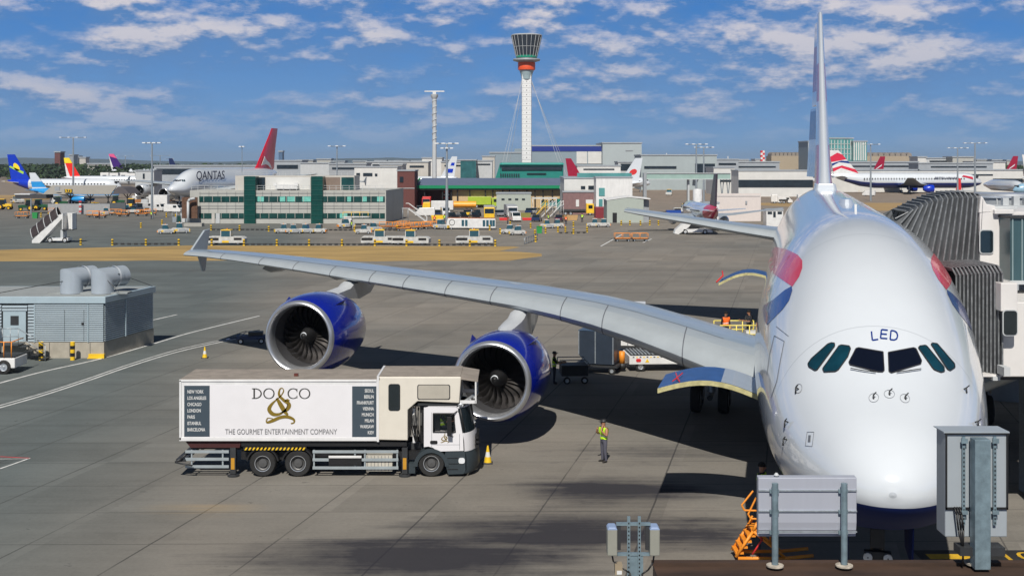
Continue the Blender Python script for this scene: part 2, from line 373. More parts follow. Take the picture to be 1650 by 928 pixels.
# ------------------------------------------------------------------ the double-deck airliner on the stand
NX, NY = 8.74, 28.2
CA, SA = math.cos(AX), math.sin(AX)
def AW(p, u, z): return Vector((NX + p*CA + u*SA, NY - p*SA + u*CA, z))   # aircraft (right in picture, aft, up) -> world
def AL(w):
    dx, dy = w.x - NX, w.y - NY; return Vector((dx*CA - dy*SA, dx*SA + dy*CA, w.z))
plane = thing('airliner', 'huge white double-deck airliner facing the camera with LED lettered above its cockpit windows', 'airplane', (NX, NY, 0), -AX)
PW = mat('airliner white gloss', (.61,.645,.68), .2, var=.025, vs=.6, coat=1)
def pearl_body():
    m = PW.copy(); m.name = 'airliner body paint'; t = m.node_tree; b = t.nodes['Principled BSDF']; src = b.inputs['Base Color'].links[0].from_socket
    tc = t.nodes.new('ShaderNodeTexCoord'); sx = t.nodes.new('ShaderNodeSeparateXYZ'); t.links.new(tc.outputs['Object'], sx.inputs[0])
    # blue belly below a line that rises gently to the nose
    y = t.nodes.new('ShaderNodeMapRange'); y.inputs['From Min'].default_value = .8; y.inputs['From Max'].default_value = 7; y.inputs['To Min'].default_value = 4.55; y.inputs['To Max'].default_value = 3.5
    t.links.new(sx.outputs[1], y.inputs[0])
    lt = t.nodes.new('ShaderNodeMath'); lt.operation = 'LESS_THAN'; t.links.new(sx.outputs[2], lt.inputs[0]); t.links.new(y.outputs[0], lt.inputs[1])
    mx = t.nodes.new('ShaderNodeMix'); mx.data_type = 'RGBA'; t.links.new(lt.outputs[0], mx.inputs[0]); t.links.new(src, mx.inputs[6]); mx.inputs[7].default_value = (.006,.016,.09,1)
    iv = t.nodes.new('ShaderNodeMath'); iv.operation = 'SUBTRACT'; iv.inputs[0].default_value = 1; t.links.new(lt.outputs[0], iv.inputs[1]); t.links.new(iv.outputs[0], b.inputs['Coat Weight'])
    ro = t.nodes.new('ShaderNodeMath'); ro.operation = 'MULTIPLY_ADD'; t.links.new(lt.outputs[0], ro.inputs[0]); ro.inputs[1].default_value = .45; ro.inputs[2].default_value = .2; t.links.new(ro.outputs[0], b.inputs['Roughness'])
    sp_ = t.nodes.new('ShaderNodeMath'); sp_.operation = 'MULTIPLY_ADD'; t.links.new(lt.outputs[0], sp_.inputs[0]); sp_.inputs[1].default_value = -.35; sp_.inputs[2].default_value = .5; t.links.new(sp_.outputs[0], b.inputs['Specular IOR Level'])
    # grime and rivet-panel joints (rings every 5.3 m, a stringer line)
    fr = t.nodes.new('ShaderNodeMath'); fr.operation = 'PINGPONG'; fr.inputs[1].default_value = 2.65; t.links.new(sx.outputs[1], fr.inputs[0])
    l2 = t.nodes.new('ShaderNodeMath'); l2.operation = 'LESS_THAN'; l2.inputs[1].default_value = .014; t.links.new(fr.outputs[0], l2.inputs[0])
    k = t.nodes.new('ShaderNodeMath'); k.operation = 'MULTIPLY'; k.inputs[1].default_value = .38; t.links.new(l2.outputs[0], k.inputs[0])
    m2 = t.nodes.new('ShaderNodeMix'); m2.data_type = 'RGBA'; t.links.new(k.outputs[0], m2.inputs[0]); t.links.new(mx.outputs[2], m2.inputs[6]); m2.inputs[7].default_value = (.2,.22,.25,1)
    t.links.new(m2.outputs[2], b.inputs['Base Color']); return m
BODY = pearl_body()
FUS = [(0,4.86,4.88,.012),(.08,4.55,5.18,.44),(.3,4.30,5.44,.82),(.7,4.04,5.74,1.22),(1.3,3.78,6.08,1.62),(2.2,3.46,6.46,2.06),(3.2,3.16,6.88,2.44),(4.2,2.92,7.40,2.74),
       (5.4,2.70,8.12,3.0),(7,2.50,8.98,3.24),(9,2.34,9.80,3.42),(11,2.30,10.36,3.52),(13,2.28,10.66,3.57),(15,2.28,10.76,3.57),(20,2.28,10.78,3.57),(30,2.2,10.78,3.57),(40,2.2,10.78,3.57),(48,2.4,10.78,3.55),
       (54,3.3,10.78,3.3),(60,5.0,10.7,2.6),(65,6.6,10.4,1.75),(69,7.9,9.9,.95),(71.2,8.5,9.4,.35),(71.6,8.8,9.1,.05)]
FUS = [(a_, b_, c_, d_*(.955 + .03*min(1, max(0, (a_-8)/8)))) for a_, b_, c_, d_ in FUS]
def cr(tab, t):
    """smooth interpolation of a table (t, a, b, c...)"""
    if t <= tab[0][0]: return tab[0][1:]
    if t >= tab[-1][0]: return tab[-1][1:]
    i = max(k for k in range(len(tab)-1) if tab[k][0] <= t)
    a, b = tab[i], tab[i+1]; h = b[0]-a[0]; s = (t-a[0])/h; out = []
    def slope(j, c):
        if j == 0 or j == len(tab)-1:
            q, r_ = (tab[0], tab[1]) if j == 0 else (tab[-2], tab[-1]); return (r_[c]-q[c])/(r_[0]-q[0])
        d0 = (tab[j][c]-tab[j-1][c])/(tab[j][0]-tab[j-1][0]); d1 = (tab[j+1][c]-tab[j][c])/(tab[j+1][0]-tab[j][0])
        return 0 if d0*d1 <= 0 else 2*d0*d1/(d0+d1)
    for c in range(1, len(a)):
        m0, m1 = slope(i, c), slope(i+1, c)
        out.append((2*s**3-3*s*s+1)*a[c]+(s**3-2*s*s+s)*h*m0+(-2*s**3+3*s*s)*b[c]+(s**3-s*s)*h*m1)
    return tuple(out)
def fus_ring(u, n=72, tab=FUS):
    zb, zt, w_ = cr(tab, u); zc = zb + .44*(zt-zb); r = []
    for i in range(n):
        a = 2*math.pi*i/n; c, s = math.cos(a), math.sin(a)
        hh = (zt-zc) if s > 0 else (zc-zb); e = .96 if s > 0 else .92
        r.append((w_*math.copysign(abs(c)**e, c), u, zc + hh*math.copysign(abs(s)**1.0, s)))
    return r
us = [0,.02,.05,.1,.18,.3,.45,.65,.9,1.2,1.6,2,2.5,3,3.6,4.2,4.8,5.4,6.2,7,8,9,10,11,12,13,14,15.5,17,20,24,28,32,36,40,44,48,51,54,57,60,62.5,65,67,69,70.3,71.2,71.6]
b = MB(); b.loft([fus_ring(u) for u in us], BODY); fus = b.build('fuselage', plane)
wv = [AW(*v.co) for v in fus.data.vertices]
FBVH = BVHTree.FromPolygons(wv, [tuple(p.vertices) for p in fus.data.polygons])
def decal(name, polys, m, eps=.008, mirror=False, parent=plane, bvh=None, cuts=3):
    """a skin-thin patch lying on the fuselage: outline points are turned into rays that meet the real surface"""
    bv = bvh or FBVH; out = bpy.data.meshes.new(name); bm = bmesh.new()
    for poly in polys:
        bb = bmesh.new(); vs = [bb.verts.new((p[0], p[1], 0)) for p in poly]; bb.faces.new(vs)
        bmesh.ops.triangulate(bb, faces=bb.faces)
        for _ in range(cuts):
            es = [e for e in bb.edges if e.calc_length() > 9]
            if not es: break
            bmesh.ops.subdivide_edges(bb, edges=es, cuts=1); bmesh.ops.triangulate(bb, faces=bb.faces)
        mp = {}
        for v in bb.verts:
            d = Vector(((v.co.x-825)/F, 1, -(v.co.y-HY)/F)).normalized()
            hit, nrm, idx, dist = bv.ray_cast(Vector((0,0,H)), d)
            if hit is None:
                hit, nrm, idx, dist = bv.find_nearest(Vector((0,0,H)) + d*40)
            if nrm.dot(d) > 0: nrm = -nrm
            mp[v] = AL(hit + nrm*eps)
        for sgn in ((1, -1) if mirror is True else (mirror or 1,)):
            mv = {v: bm.verts.new((c.x*sgn, c.y, c.z)) for v, c in mp.items()}
            for f in bb.faces:
                q = [mv[v] for v in f.verts]
                try: bm.faces.new(q)
                except ValueError: pass
        bb.free()
    bm.to_mesh(out); bm.free(); out.materials.append(m)
    for p in out.polygons: p.use_smooth = True
    o = bpy.data.objects.new(name, out); COL.objects.link(o); o.parent = parent; return o
def zc3(pts, x0, y0, s): return [(x0 + x/s, y0 + y/s) for x, y in pts]
def stroke(pts, wd, closed=False):
    """a thin outline as a list of quads in picture space"""
    q = []; P = list(pts) + ([pts[0]] if closed else [])
    for a, c in zip(P, P[1:]):
        dx, dy = c[0]-a[0], c[1]-a[1]; L = math.hypot(dx, dy) or 1; nx, ny = -dy/L*wd/2, dx/L*wd/2
        q.append([(a[0]+nx, a[1]+ny), (c[0]+nx, c[1]+ny), (c[0]-nx, c[1]-ny), (a[0]-nx, a[1]-ny)])
    return q
def grow(pts, d):
    cx = sum(p[0] for p in pts)/len(pts); cy = sum(p[1] for p in pts)/len(pts)
    return [(p[0] + d*(p[0]-cx)/math.hypot(p[0]-cx, p[1]-cy), p[1] + d*(p[1]-cy)/math.hypot(p[0]-cx, p[1]-cy)) for p in pts]
FRAME = mat('window gasket', (.02,.02,.022), .6); GTEAL = mat('cockpit side glass', (.004,.04,.06), .05, var=.4, vs=1.2, spec=.9, coat=.5); GDK = mat('cockpit front glass', (.003,.004,.01), .05, spec=.9, coat=.5)
WNS = [([(336,836),(350,815),(420,752),(436,746),(450,748),(451,760),(376,862),(366,866),(340,850)], GTEAL),
       ([(400,858),(470,760),(480,756),(514,760),(520,772),(508,806),(468,862),(456,870),(406,873)], GTEAL),
       ([(515,830),(545,772),(556,768),(662,786),(667,866),(660,873),(640,872),(520,842)], GDK),
       ([(687,788),(795,768),(806,772),(830,824),(826,838),(700,877),(690,870)], GDK),
       ([(818,768),(824,760),(848,757),(856,762),(928,850),(930,870),(916,874),(886,862),(876,850)], GTEAL),
       ([(873,752),(880,747),(900,750),(974,836),(976,852),(956,866),(944,860)], GTEAL)]
for pts, gm in WNS:
    p = zc3(pts, 1180, 280, 2.73)
    wn_ = decal('cockpit_window', [grow(p, .2)], gm, .02)
    fr_ = decal('window_frame', stroke(grow(p, .5), 1.5, True), FRAME, .026, parent=wn_)
# wipers
for pts in ([(522,862),(575,872),(632,880)], [(828,864),(775,872),(722,880)]):
    decal('wiper', stroke(zc3(pts, 1180, 280, 2.73), 1.5), BLACK, .06)
BAB = mat('livery blue', (.004,.03,.20), .25, var=.04, coat=.5); BAR = mat('livery red', (.62,.02,.05), .25, var=.06, coat=.5)
LTR = {'L': [[(612,694),(616,733),(642,729)]], 'E': [[(684,689),(656,686),(652,724),(682,726)], [(654,705),(680,707)]], 'D': [[(698,690),(712,692),(723,699),(727,713),(723,727),(712,732),(694,730),(698,690)]]}
for ch, ss in LTR.items():
    q = []
    for s_ in ss: q += stroke(zc3(s_, 1180, 280, 2.73), 2.4)
    decal('letter', q, BAB, .012)
decal('red_ribbon', [[(1240,402),(1250,398),(1268,402),(1286,411),(1293,420),(1293,432),(1288,446),(1277,462),(1262,452),(1242,438),(1238,424)]], BAR, .010, 1)
decal('red_ribbon', [[(1240,402),(1250,398),(1268,402),(1286,411),(1293,420),(1293,432),(1288,446),(1277,462),(1262,452),(1242,438),(1238,424)]], BAR, .010, -1)
for mir in (1, -1): decal('blue_ribbon', [[(1276,461),(1277,468),(1272,484),(1262,498),(1248,512),(1236,524),(1232,516),(1229,500),(1231,492),(1246,483),(1264,468)]], BAB, .010, mir)
# forward door outline, panels, static plates, probes
GAP = mat('panel gap', (.12,.13,.15), .7)
decal('door_outline', stroke([(1248,541),(1264,550),(1258,580),(1252,614),(1243,640)], .9) + stroke([(1248,541),(1240,572),(1236,604)], .7) + stroke([(1251,526),(1271,542)], .8), GAP, .010)
decal('static_plate', stroke([(1301,696),(1312,696),(1309,719),(1298,718)], .7, True) + [[(1303,701),(1307,701),(1306,712),(1302,712)]], GAP, .010)
def ring(cx, cy, rx, ry, rot=0, n=16):
    return [(cx + rx*math.cos(2*math.pi*i/n)*math.cos(rot) - ry*math.sin(2*math.pi*i/n)*math.sin(rot), cy + rx*math.cos(2*math.pi*i/n)*math.sin(rot) + ry*math.sin(2*math.pi*i/n)*math.cos(rot)) for i in range(n)]
for cx, cy, rx, ry, ro in ((1408,641,8,7,-.3),(1433,635,8.5,6.5,.1),(1458,642,8,6.5,.5),(1287,626,5.5,7.5,.3)):
    o = decal('sensor_ring', stroke(ring(cx, cy, rx, ry, ro), .6, True), GAP, .010)
def fuspt(px, py, off=0):
    d = Vector(((px-825)/F, 1, -(py-HY)/F)).normalized(); h, n_, i, dd = FBVH.ray_cast(Vector((0,0,H)), d); return AL(h + n_*off), (AL(h+n_) - AL(h))
for cx, cy, s_ in ((1408,641,1),(1433,635,1),(1458,642,1),(1287,627,1.1),(1270,680,1.1),(1268,708,1.1),(1553,627,.9),(1571,680,.9)):
    p, n_ = fuspt(cx, cy); b = MB(); b.tube(p, p + n_*.09*s_, .02, DARK, n=6); b.tube(p + n_*.09*s_, p + n_*.10*s_ + Vector((0,.0,-.16*s_)), .022, DARK, n=6); b.tube(p + n_*.09*s_, p + n_*.1*s_ + Vector((.06,-.05,.07)), .016, DARK, n=6)
    b.build('air_data_probe', plane)
b = MB(); b.prism([(-.04,16.2),(.04,16.2),(.02,16.7),(-.02,16.7)], 10.7, 11.0, WHITE)
b.build('antenna', plane); 
b = MB(); b.loft([[(x*k, y, z) for x, z in ((-.45,10.7),(-.3,10.98),(.3,10.98),(.45,10.7))] for k, y in ((.2,23),(.7,23.4),(.7,24.3),(.2,24.8))], PW, closed=True); b.build('antenna_fairing', plane)
# --------- aerofoil surfaces
def foil(chord, th, n=16, droop=0):
    """closed outline (aft, up) from trailing edge over the top to the nose and back"""
    def yt(x): return 5*th*(.2969*math.sqrt(x)-.126*x-.3516*x*x+.2843*x**3-.1015*x**4)
    xs = [.5*(1-math.cos(math.pi*i/n)) for i in range(n+1)]
    cam_ = lambda x: .022*math.sin(math.pi*min(1, x**.8)) 
    up = [(x*chord, (yt(x)+cam_(x))*chord) for x in reversed(xs)]; lo = [(x*chord, (-yt(x)*.9+cam_(x))*chord) for x in xs[1:-1]]
    return up + lo
def wing_rings(secs, sgn, n=16):
    rs = []
    for v, u, z, c, th, inc in secs:
        r = []
        for a, h in foil(c, th, n):
            ci, si = math.cos(inc), math.sin(inc); r.append((-v*sgn, u + a*ci + h*si, z - a*si + h*ci))
        rs.append(r)
    return rs
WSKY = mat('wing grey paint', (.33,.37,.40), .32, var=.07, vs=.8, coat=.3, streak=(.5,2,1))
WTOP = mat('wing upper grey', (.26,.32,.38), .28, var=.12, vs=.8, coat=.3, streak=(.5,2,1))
WLE = mat('leading edge metal', (.42,.46,.48), .3, metal=.2, var=.08, vs=1)
def wing_lower_px(x):
    T = [(293,411),(330,413),(440,430),(600,457),(700,473),(850,499),(970,529),(1041,557),(1109,584),(1215,634)]
    for (a, b_), (c, d) in zip(T, T[1:]):
        if a <= x <= c: return b_ + (d-b_)*(x-a)/(c-a)
    return T[-1][1] + (x - 1215)*.47 if x > 1215 else T[0][1]
WS = []
def wing_u(v): return 19.0 + (v-3.5)*.80 if v < 14 else 27.4 + (v-14)*.625
def chord(v): return 17.6 - (v-3.5)*.60 if v < 14 else 11.3 - (v-14)*.285
for v in (0, 3.2, 5, 7, 9, 11, 13, 15, 18, 21, 24, 27, 30, 33, 36, 39, 41.0):
    vv = max(v, 3.5); u = wing_u(vv); w_ = AW(-vv, u, 0); x = 825 + F*w_.x/w_.y
    th = .135 - .035*min(1, (vv-3.5)/14) ; inc = R(5.0 - 4.2*min(1, (vv-3.5)/22)) - R(1.0)*max(0, (vv-24)/16)
    c = chord(vv); zle = H - (wing_lower_px(x)-HY)*(w_.y+.3)/F + .012*c
    WS.append([v, u, zle, c, th, inc])
for i in range(1, len(WS)-1):                     # keep the spanwise line of the leading edge fair
    WS[i][2] = (WS[i-1][2] + 2*WS[i][2] + WS[i+1][2]) / 4
def build_wing(sgn):
    R_ = wing_rings(WS, sgn); b = MB()
    n = 16
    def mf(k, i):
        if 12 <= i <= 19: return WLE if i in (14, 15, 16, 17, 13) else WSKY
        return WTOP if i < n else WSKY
    b.loft(R_, WSKY, matf=mf); wg = b.build('wing', plane)
    # slat and panel seams lie on the skin
    def sec_at(v):
        for a, c in zip(WS, WS[1:]):
            if a[0] <= v <= c[0]: s_ = (v-a[0])/(c[0]-a[0]); return [a[k]+(c[k]-a[k])*s_ for k in range(6)]
    def skin(v, i0, i1, wd, m, name, off=.012):
        b = MB(); A = wing_rings([sec_at(v)], sgn)[0]; B = wing_rings([sec_at(v+wd)], sgn)[0]; va, vb = [], []
        for L, O in ((A, va), (B, vb)):
            for i in range(i0, i1+1):
                p = Vector(L[i]); q = Vector(L[max(i-1,0)]); r = Vector(L[i+1]); t_ = (r-q); nn = Vector((0, t_.z, -t_.y)).normalized(); O.append(p + nn*off*-1 if nn.z < 0 and i < 14 else p + nn*off)
        k = len(va); b.add(va+vb, [(i, i+1, k+i+1, k+i) for i in range(k-1)], m, True); return b.build(name, wg)
    for v in (6.6, 10.4, 12.6, 16.6, 19.4, 22.2, 24.6, 27.6, 30.6, 33.6, 37.2): skin(v, 12, 19, .05, GAP, 'slat_seam')
    # spoiler and aileron seams on the upper skin, chordwise strips
    for v in (8, 12, 17, 22, 28, 32, 36): skin(v, 2, 6, .05, GAP, 'panel_seam')
    # spanwise seam behind the slats
    b = MB(); va, vb = [], []
    for s_ in WS[2:-1]:
        L = wing_rings([s_], sgn)[0]; p, q = Vector(L[12]), Vector(L[11]); d = (q-p).normalized(); up = Vector((0,0,.014)); va.append(p+up); vb.append(p+d*.05+up)
    k = len(va); b.add(va+vb, [(i, i+1, k+i+1, k+i) for i in range(k-1)], GAP); b.build('slat_line', wg)
    # wing-tip fence: swept arrow above and below the tip
    t_ = WS[-1]; v, u, z = t_[0], t_[1], t_[2]
    b = MB(); pf = [(u+.6, z-.05),(u+2.9, z+1.45),(u+3.7, z+1.5),(u+3.3, z+.2),(u+3.2, z-.5),(u+3.0, z-1.3),(u+2.7, z-1.3),(u+2.1, z-.3)]
    b.prism(pf, -v*sgn-.07, -v*sgn+.07, WSKY, axis='x'); b.build('wingtip_fence', plane, bevel=.03)
    for v in (9, 18, 22, 29, 34):
        s_ = sec_at(v); b = MB(); te = s_[1] + s_[3]; z = s_[2] - s_[3]*math.sin(s_[5]) - .35
        b.loft([[(-v*sgn + .28*k*math.cos(a), y, z - .05 + .42*k*math.sin(a)) for a in [2*math.pi*j/8 for j in range(8)]] for k, y in ((.05, te-4.4),(.8, te-3.2),(1, te-1.5),(.7, te+.4),(.05, te+1.5))], WSKY)
        b.build('flap_track_fairing', plane)
build_wing(1); build_wing(-1)
# belly fairing under the wing root
b = MB(); b.loft([[(3.2*k*math.cos(a), y, 3.0 + 1.2*k*math.sin(a) - .25*k) for a in [2*math.pi*j/24 for j in range(24)]] for k, y in ((.3,15),(.85,18),(1.12,22),(1.2,30),(1.15,38),(.8,44),(.3,48))], PW); b.build('belly_fairing', plane)
# tail fin with its stripes, chord by chord
FIN = [(10.3, 53.8, 15.8, .085), (11.3, 55.6, 14.2, .082), (13, 57.3, 12.6, .08), (16, 60.2, 10.2, .08), (19, 63.0, 8.1, .08), (22, 65.8, 6.2, .08), (24.0, 67.5, 5.0, .078)]
rs = []; zl = []
for i in range(57):
    z = 10.3 + 13.7*i/56; u, c, th = cr([(q[0], q[1], q[2], q[3]) for q in FIN], z); zl.append(z); r = []
    for a, h in foil(c, th*2.0, 12):
        pass
    xs = [.5*(1-math.cos(math.pi*j/12)) for j in range(13)]
    yt = lambda x: 5*th*(.2969*math.sqrt(x)-.126*x-.3516*x*x+.2843*x**3-.1015*x**4)
    r = [(-yt(x)*c, u+x*c, z) for x in reversed(xs)] + [(yt(x)*c, u+x*c, z) for x in xs[1:-1]]
    rs.append(r)
def finmat(k, i):
    z = zl[k]; j = i if i < 12 else 23 - i      # 0 = trailing edge, 11 = leading edge
    if j >= 10: return PW
    if j >= 3: return BAR if (16.8 < z < 19.6 or 11.0 < z < 13.6) else PW
    return BAR if 17.9 < z < 21.4 else BAB if 14.1 < z < 16.2 else PW
for r_ in rs:                                    # the fin box stops at the rudder hinge
    for q_ in range(24):
        pass
b = MB(); b.loft(rs, PW, matf=finmat); fin_ = b.build('tail_fin', plane)
def rudder(za, zb, defl, name='rudder'):
    b = MB(); rr_ = []; zs = [za + (zb-za)*i/24 for i in range(25)]
    for z in zs:
        u, c, th = cr([(q[0], q[1], q[2], q[3]) for q in FIN], z); h0 = .70*c; hw = .030*c; L = .31*c; ca_, sa_ = math.cos(defl), math.sin(defl)
        rr_.append([(-hw, u+h0, z), (hw, u+h0, z), (hw*.2 - L*sa_, u+h0+L*ca_, z), (-hw*.2 - L*sa_, u+h0+L*ca_, z)])
    b.loft(rr_, PW, matf=lambda k, i: (BAR if 17.9 < zs[k] < 21.4 else BAB if 14.1 < zs[k] < 16.3 else PW)); return b.build(name, plane)
rudder(16.9, 23.6, R(10)); rudder(11.4, 16.7, R(12))
b = MB(); b.loft([[(x*k, y, z) for x, z in ((-.75,10.5),(-.62,11.1),(.62,11.1),(.75,10.5))] for k, y in ((.75,53.0),(1,53.3),(1,57),(.8,60))], PW); b.build('fin_fairing', plane, bevel=.05)
TS = [(0,59.4,6.7,12.2,.10,R(2.0)),(2.2,60.6,6.95,11.0,.10,R(2)),(6,62.7,7.4,8.8,.10,R(2)),(10,65.0,7.95,6.6,.095,R(2)),(14,67.2,8.45,4.4,.09,R(2)),(15.2,68.2,8.6,3.2,.085,R(2))]
for sgn in (1, -1):
    b = MB(); b.loft(wing_rings(TS, sgn), WSKY, matf=lambda k, i: WLE if 13 <= i <= 18 else (WTOP if i < 13 else WSKY)); b.build('stabiliser', plane)
# --------- engines
COWL = mat('engine cowl blue', (.003,.012,.27), .16, var=.08, coat=.8); LIPM = mat('intake lip metal', (.62,.64,.67), .3, metal=.8, var=.05)
LINER = mat('intake liner', (.075,.075,.08), .5, var=.1, metal=.3); BLADE = mat('titanium fan blade', (.30,.28,.27), .28, metal=.95, var=.15); CORE = mat('exhaust metal', (.26,.25,.24), .45, metal=.7, var=.2)
PYL = mat('pylon grey', (.5,.52,.54), .35, var=.08, coat=.2)
def engine(v, u, z, sgn, r=1.78):
    cx = -v*sgn; k = r/1.78
    b = MB(); b.lathe([(a*k, y) for a, y in ((1.74,.22),(1.83,.5),(1.93,1.1),(1.98,1.9),(1.98,2.8),(1.90,3.8),(1.76,4.7),(1.62,5.3))], COWL, axis='y', n=56)
    b.lathe([(a*k, y) for a, y in ((1.62,5.3),(1.58,5.31),(1.30,4.6))], CORE, axis='y', n=56)
    cw = b.build('engine', plane, loc=(cx, u, z)); cw.rotation_euler = (R(-1.5), 0, 0)
    b = MB(); b.lathe([(a*k, y) for a, y in ((1.46,.70),(1.445,.50),(1.455,.30),(1.49,.13),(1.54,.035),(1.60,0),(1.66,.03),(1.705,.10),(1.742,.22))], LIPM, axis='y', n=64); b.build('intake_lip', cw)
    b = MB(); b.lathe([(a*k, y) for a, y in ((1.46,.70),(1.46,1.0),(1.46,1.7),(1.45,2.4))], LINER, axis='y', n=48)
    b.lathe([(1.45*k,2.4),(0.05,2.4)], BLACK, axis='y', n=48); b.build('intake_duct', cw)
    b = MB()
    for i in range(24):
        a0 = 2*math.pi*i/24; L, T_ = [], []
        for j in range(9):
            t = j/8; rr = (.40 + 1.03*t)*k; sw = .10*math.sin(t*3.0) - .16*t*t; wd = (.26 + .05*t)
            tw = R(35 + 27*t); da = a0 + sw
            for O, s_ in ((L, -1), (T_, 1)):
                tang = s_*wd*math.sin(tw)*.62; ax = s_*wd*math.cos(tw)*.62 
                aa = da + tang/rr; O.append((rr*math.cos(aa), 1.55 + ax + .12*t, rr*math.sin(aa)))
        b.add(L+T_, [(q, q+1, 9+q+1, 9+q) for q in range(8)], BLADE, True)
    b.build('fan', cw, fix=False)
    b = MB(); b.lathe([(.02,.62),(.09,.66),(.2,.86),(.32,1.12),(.41,1.4),(.43,1.7)], BLACK, axis='y', n=28); sp = b.build('spinner', cw)
    b = MB(); P = []                            # white comma painted on the spinner
    for q in range(22):
        a = -1.2 + q/21*5.4; rr = .07 + .13*q/21 + (.02 if q > 15 else 0); yy = .62 + (rr-.02)*1.15 - .012; P.append((rr, yy, a))
    va = [(r_*math.cos(a), y, r_*math.sin(a)) for r_, y, a in P]; wq = [.035*math.sin(math.pi*min(1, (q+1)/21*1.0))+.008 for q in range(22)]
    vb = [((r_+w_)*math.cos(a), y + w_*1.15, (r_+w_)*math.sin(a)) for (r_, y, a), w_ in zip(P, wq)]
    b.add(va+vb, [(i, i+1, 23+i, 22+i) for i in range(21)], PW); b.build('spiral_mark', sp, fix=False)
    # exhaust core and nozzle
    b = MB(); b.lathe([(a*k, y) for a, y in ((1.2,4.4),(1.14,5.2),(.95,6.0),(.78,6.6),(.74,6.6),(.60,6.1),(.38,6.8),(.05,7.5))], CORE, axis='y', n=32); b.build('exhaust_nozzle', cw)
    # strake on the cowl
    b = MB(); a = R(38); b.prism([(1.4,1.95*k),(2.7,1.95*k),(2.6,2.28*k)], -.015, .015, COWL, axis='x'); st = b.build('cowl_strake', cw); st.rotation_euler = (0, -sgn*R(-42), 0)
    b = MB(); b.prism([(1.4,1.95*k),(2.7,1.95*k),(2.6,2.28*k)], -.015, .015, COWL, axis='x'); st = b.build('cowl_strake', cw); st.rotation_euler = (0, sgn*R(-42), 0)
    # pylon: from the cowl crown up and back under the leading edge
    uw = wing_u(v); s_ = [q for q in WS if q[0] >= v][0]; zw = H - 0; 
    # leading edge height at this span
    for a_, c_ in zip(WS, WS[1:]):
        if a_[0] <= v <= c_[0]: f_ = (v-a_[0])/(c_[0]-a_[0]); zle = a_[2] + (c_[2]-a_[2])*f_
    top = z + 1.9*k
    b = MB(); prof = [(u+2.1, top-.2, top+.02, .20), (u+3.0, top-.4, min(top+.4, zle-.6), .38), (u+4.2, top-.6, min(top+.75, zle-.5), .42), (uw-.4, top-.7, zle-.42, .40), (uw+.15, top-.8, zle-.22, .40), (uw+1.0, top-.9, zle-.2, .42), (uw+3.2, zle-1.1, zle-.25, .3), (uw+5.0, zle-.6, zle-.3, .08)]
    b.loft([[(cx-w_, y, z0), (cx-w_, y, z1-.12), (cx-w_*.55, y, z1), (cx+w_*.55, y, z1), (cx+w_, y, z1-.12), (cx+w_, y, z0)] for y, z0, z1, w_ in prof], PYL)
    b.build('pylon', plane)
engine(15.0, 22.6, 2.95, 1, 1.80); engine(26.3, 28.2, 3.75, 1, 1.88)
engine(14.9, 22.6, 2.95, -1, 1.80); engine(25.7, 28.4, 3.65, -1, 1.80)
# --------- cargo doors standing open on the right-hand side
CDY = mat('cargo door edge primer', (.48,.44,.22), .6, var=.4, vs=4); CDB = mat('door skin blue', (.02,.08,.25), .4, var=.25, vs=2)
def cargo_door(u0, u1, vr, zr, vt, zt, sag, skinm, name='cargo_door'):
    n = 10; top = []; 
    for i in range(n+1):
        t = i/n; v = vr + (vt-vr)*t; z = zr + (zt-zr)*t + sag*math.sin(math.pi*t); top.append((v, z))
    b = MB(); V = []; k = n+1
    for u in (u0, u1):
        for v, z in top: V.append((-v, u, z))
        for v, z in top: V.append((-v, u, z-.17))
    f = []
    for i in range(n): f += [(i, i+1, 2*k+i+1, 2*k+i)]
    b.add(V, f, skinm, True)
    for i in range(n): b.add(V, [(i, k+i, k+i+1, i+1)], CDY)
    for i in range(n): b.add(V, [(2*k+i, 2*k+i+1, 3*k+i+1, 3*k+i), (k+i, 3*k+i, 3*k+i+1, k+i+1)], CDY)
    b.add(V, [(n, k+n, 3*k+n, 2*k+n)], skinm); d = b.build(name, plane)
    return d
# the skin is blue outboard, white where it joins the side
cd1 = cargo_door(13.0, 15.9, 3.15, 4.55, 6.75, 4.72, .42, CDB)
b = MB()
for i in range(4):
    t0, t1 = i/10, (i+1)/10; P = [(-(3.15+3.6*t), 4.55+.17*t+.42*math.sin(math.pi*t)+.012) for t in (t0, t1)]
    b.add([(P[0][0],13.0,P[0][1]),(P[1][0],13.0,P[1][1]),(P[1][0],15.9,P[1][1]),(P[0][0],15.9,P[0][1])], [(0,1,2,3)], WSKY)
b.build('door_panel', cd1, fix=False)
b = MB()
for s_ in (0, .16): b.path([(-6.0-s_*1.5,13.05,4.98),(-6.12,13.5,5.03),(-6.0-s_*1.5,14.3,5.06)], .022, RED, n=5)
b.build('red_ribbon_tag', cd1)
cd2 = cargo_door(50.6, 53.4, 3.2, 5.05, 6.75, 4.75, .55, CDB)
b = MB(); b.path([(-6.9,50.6,4.8),(-6.5,51,5.2),(-6.6,52,5.4)], .05, RED, n=5); b.build('red_ribbon_tag', cd2)
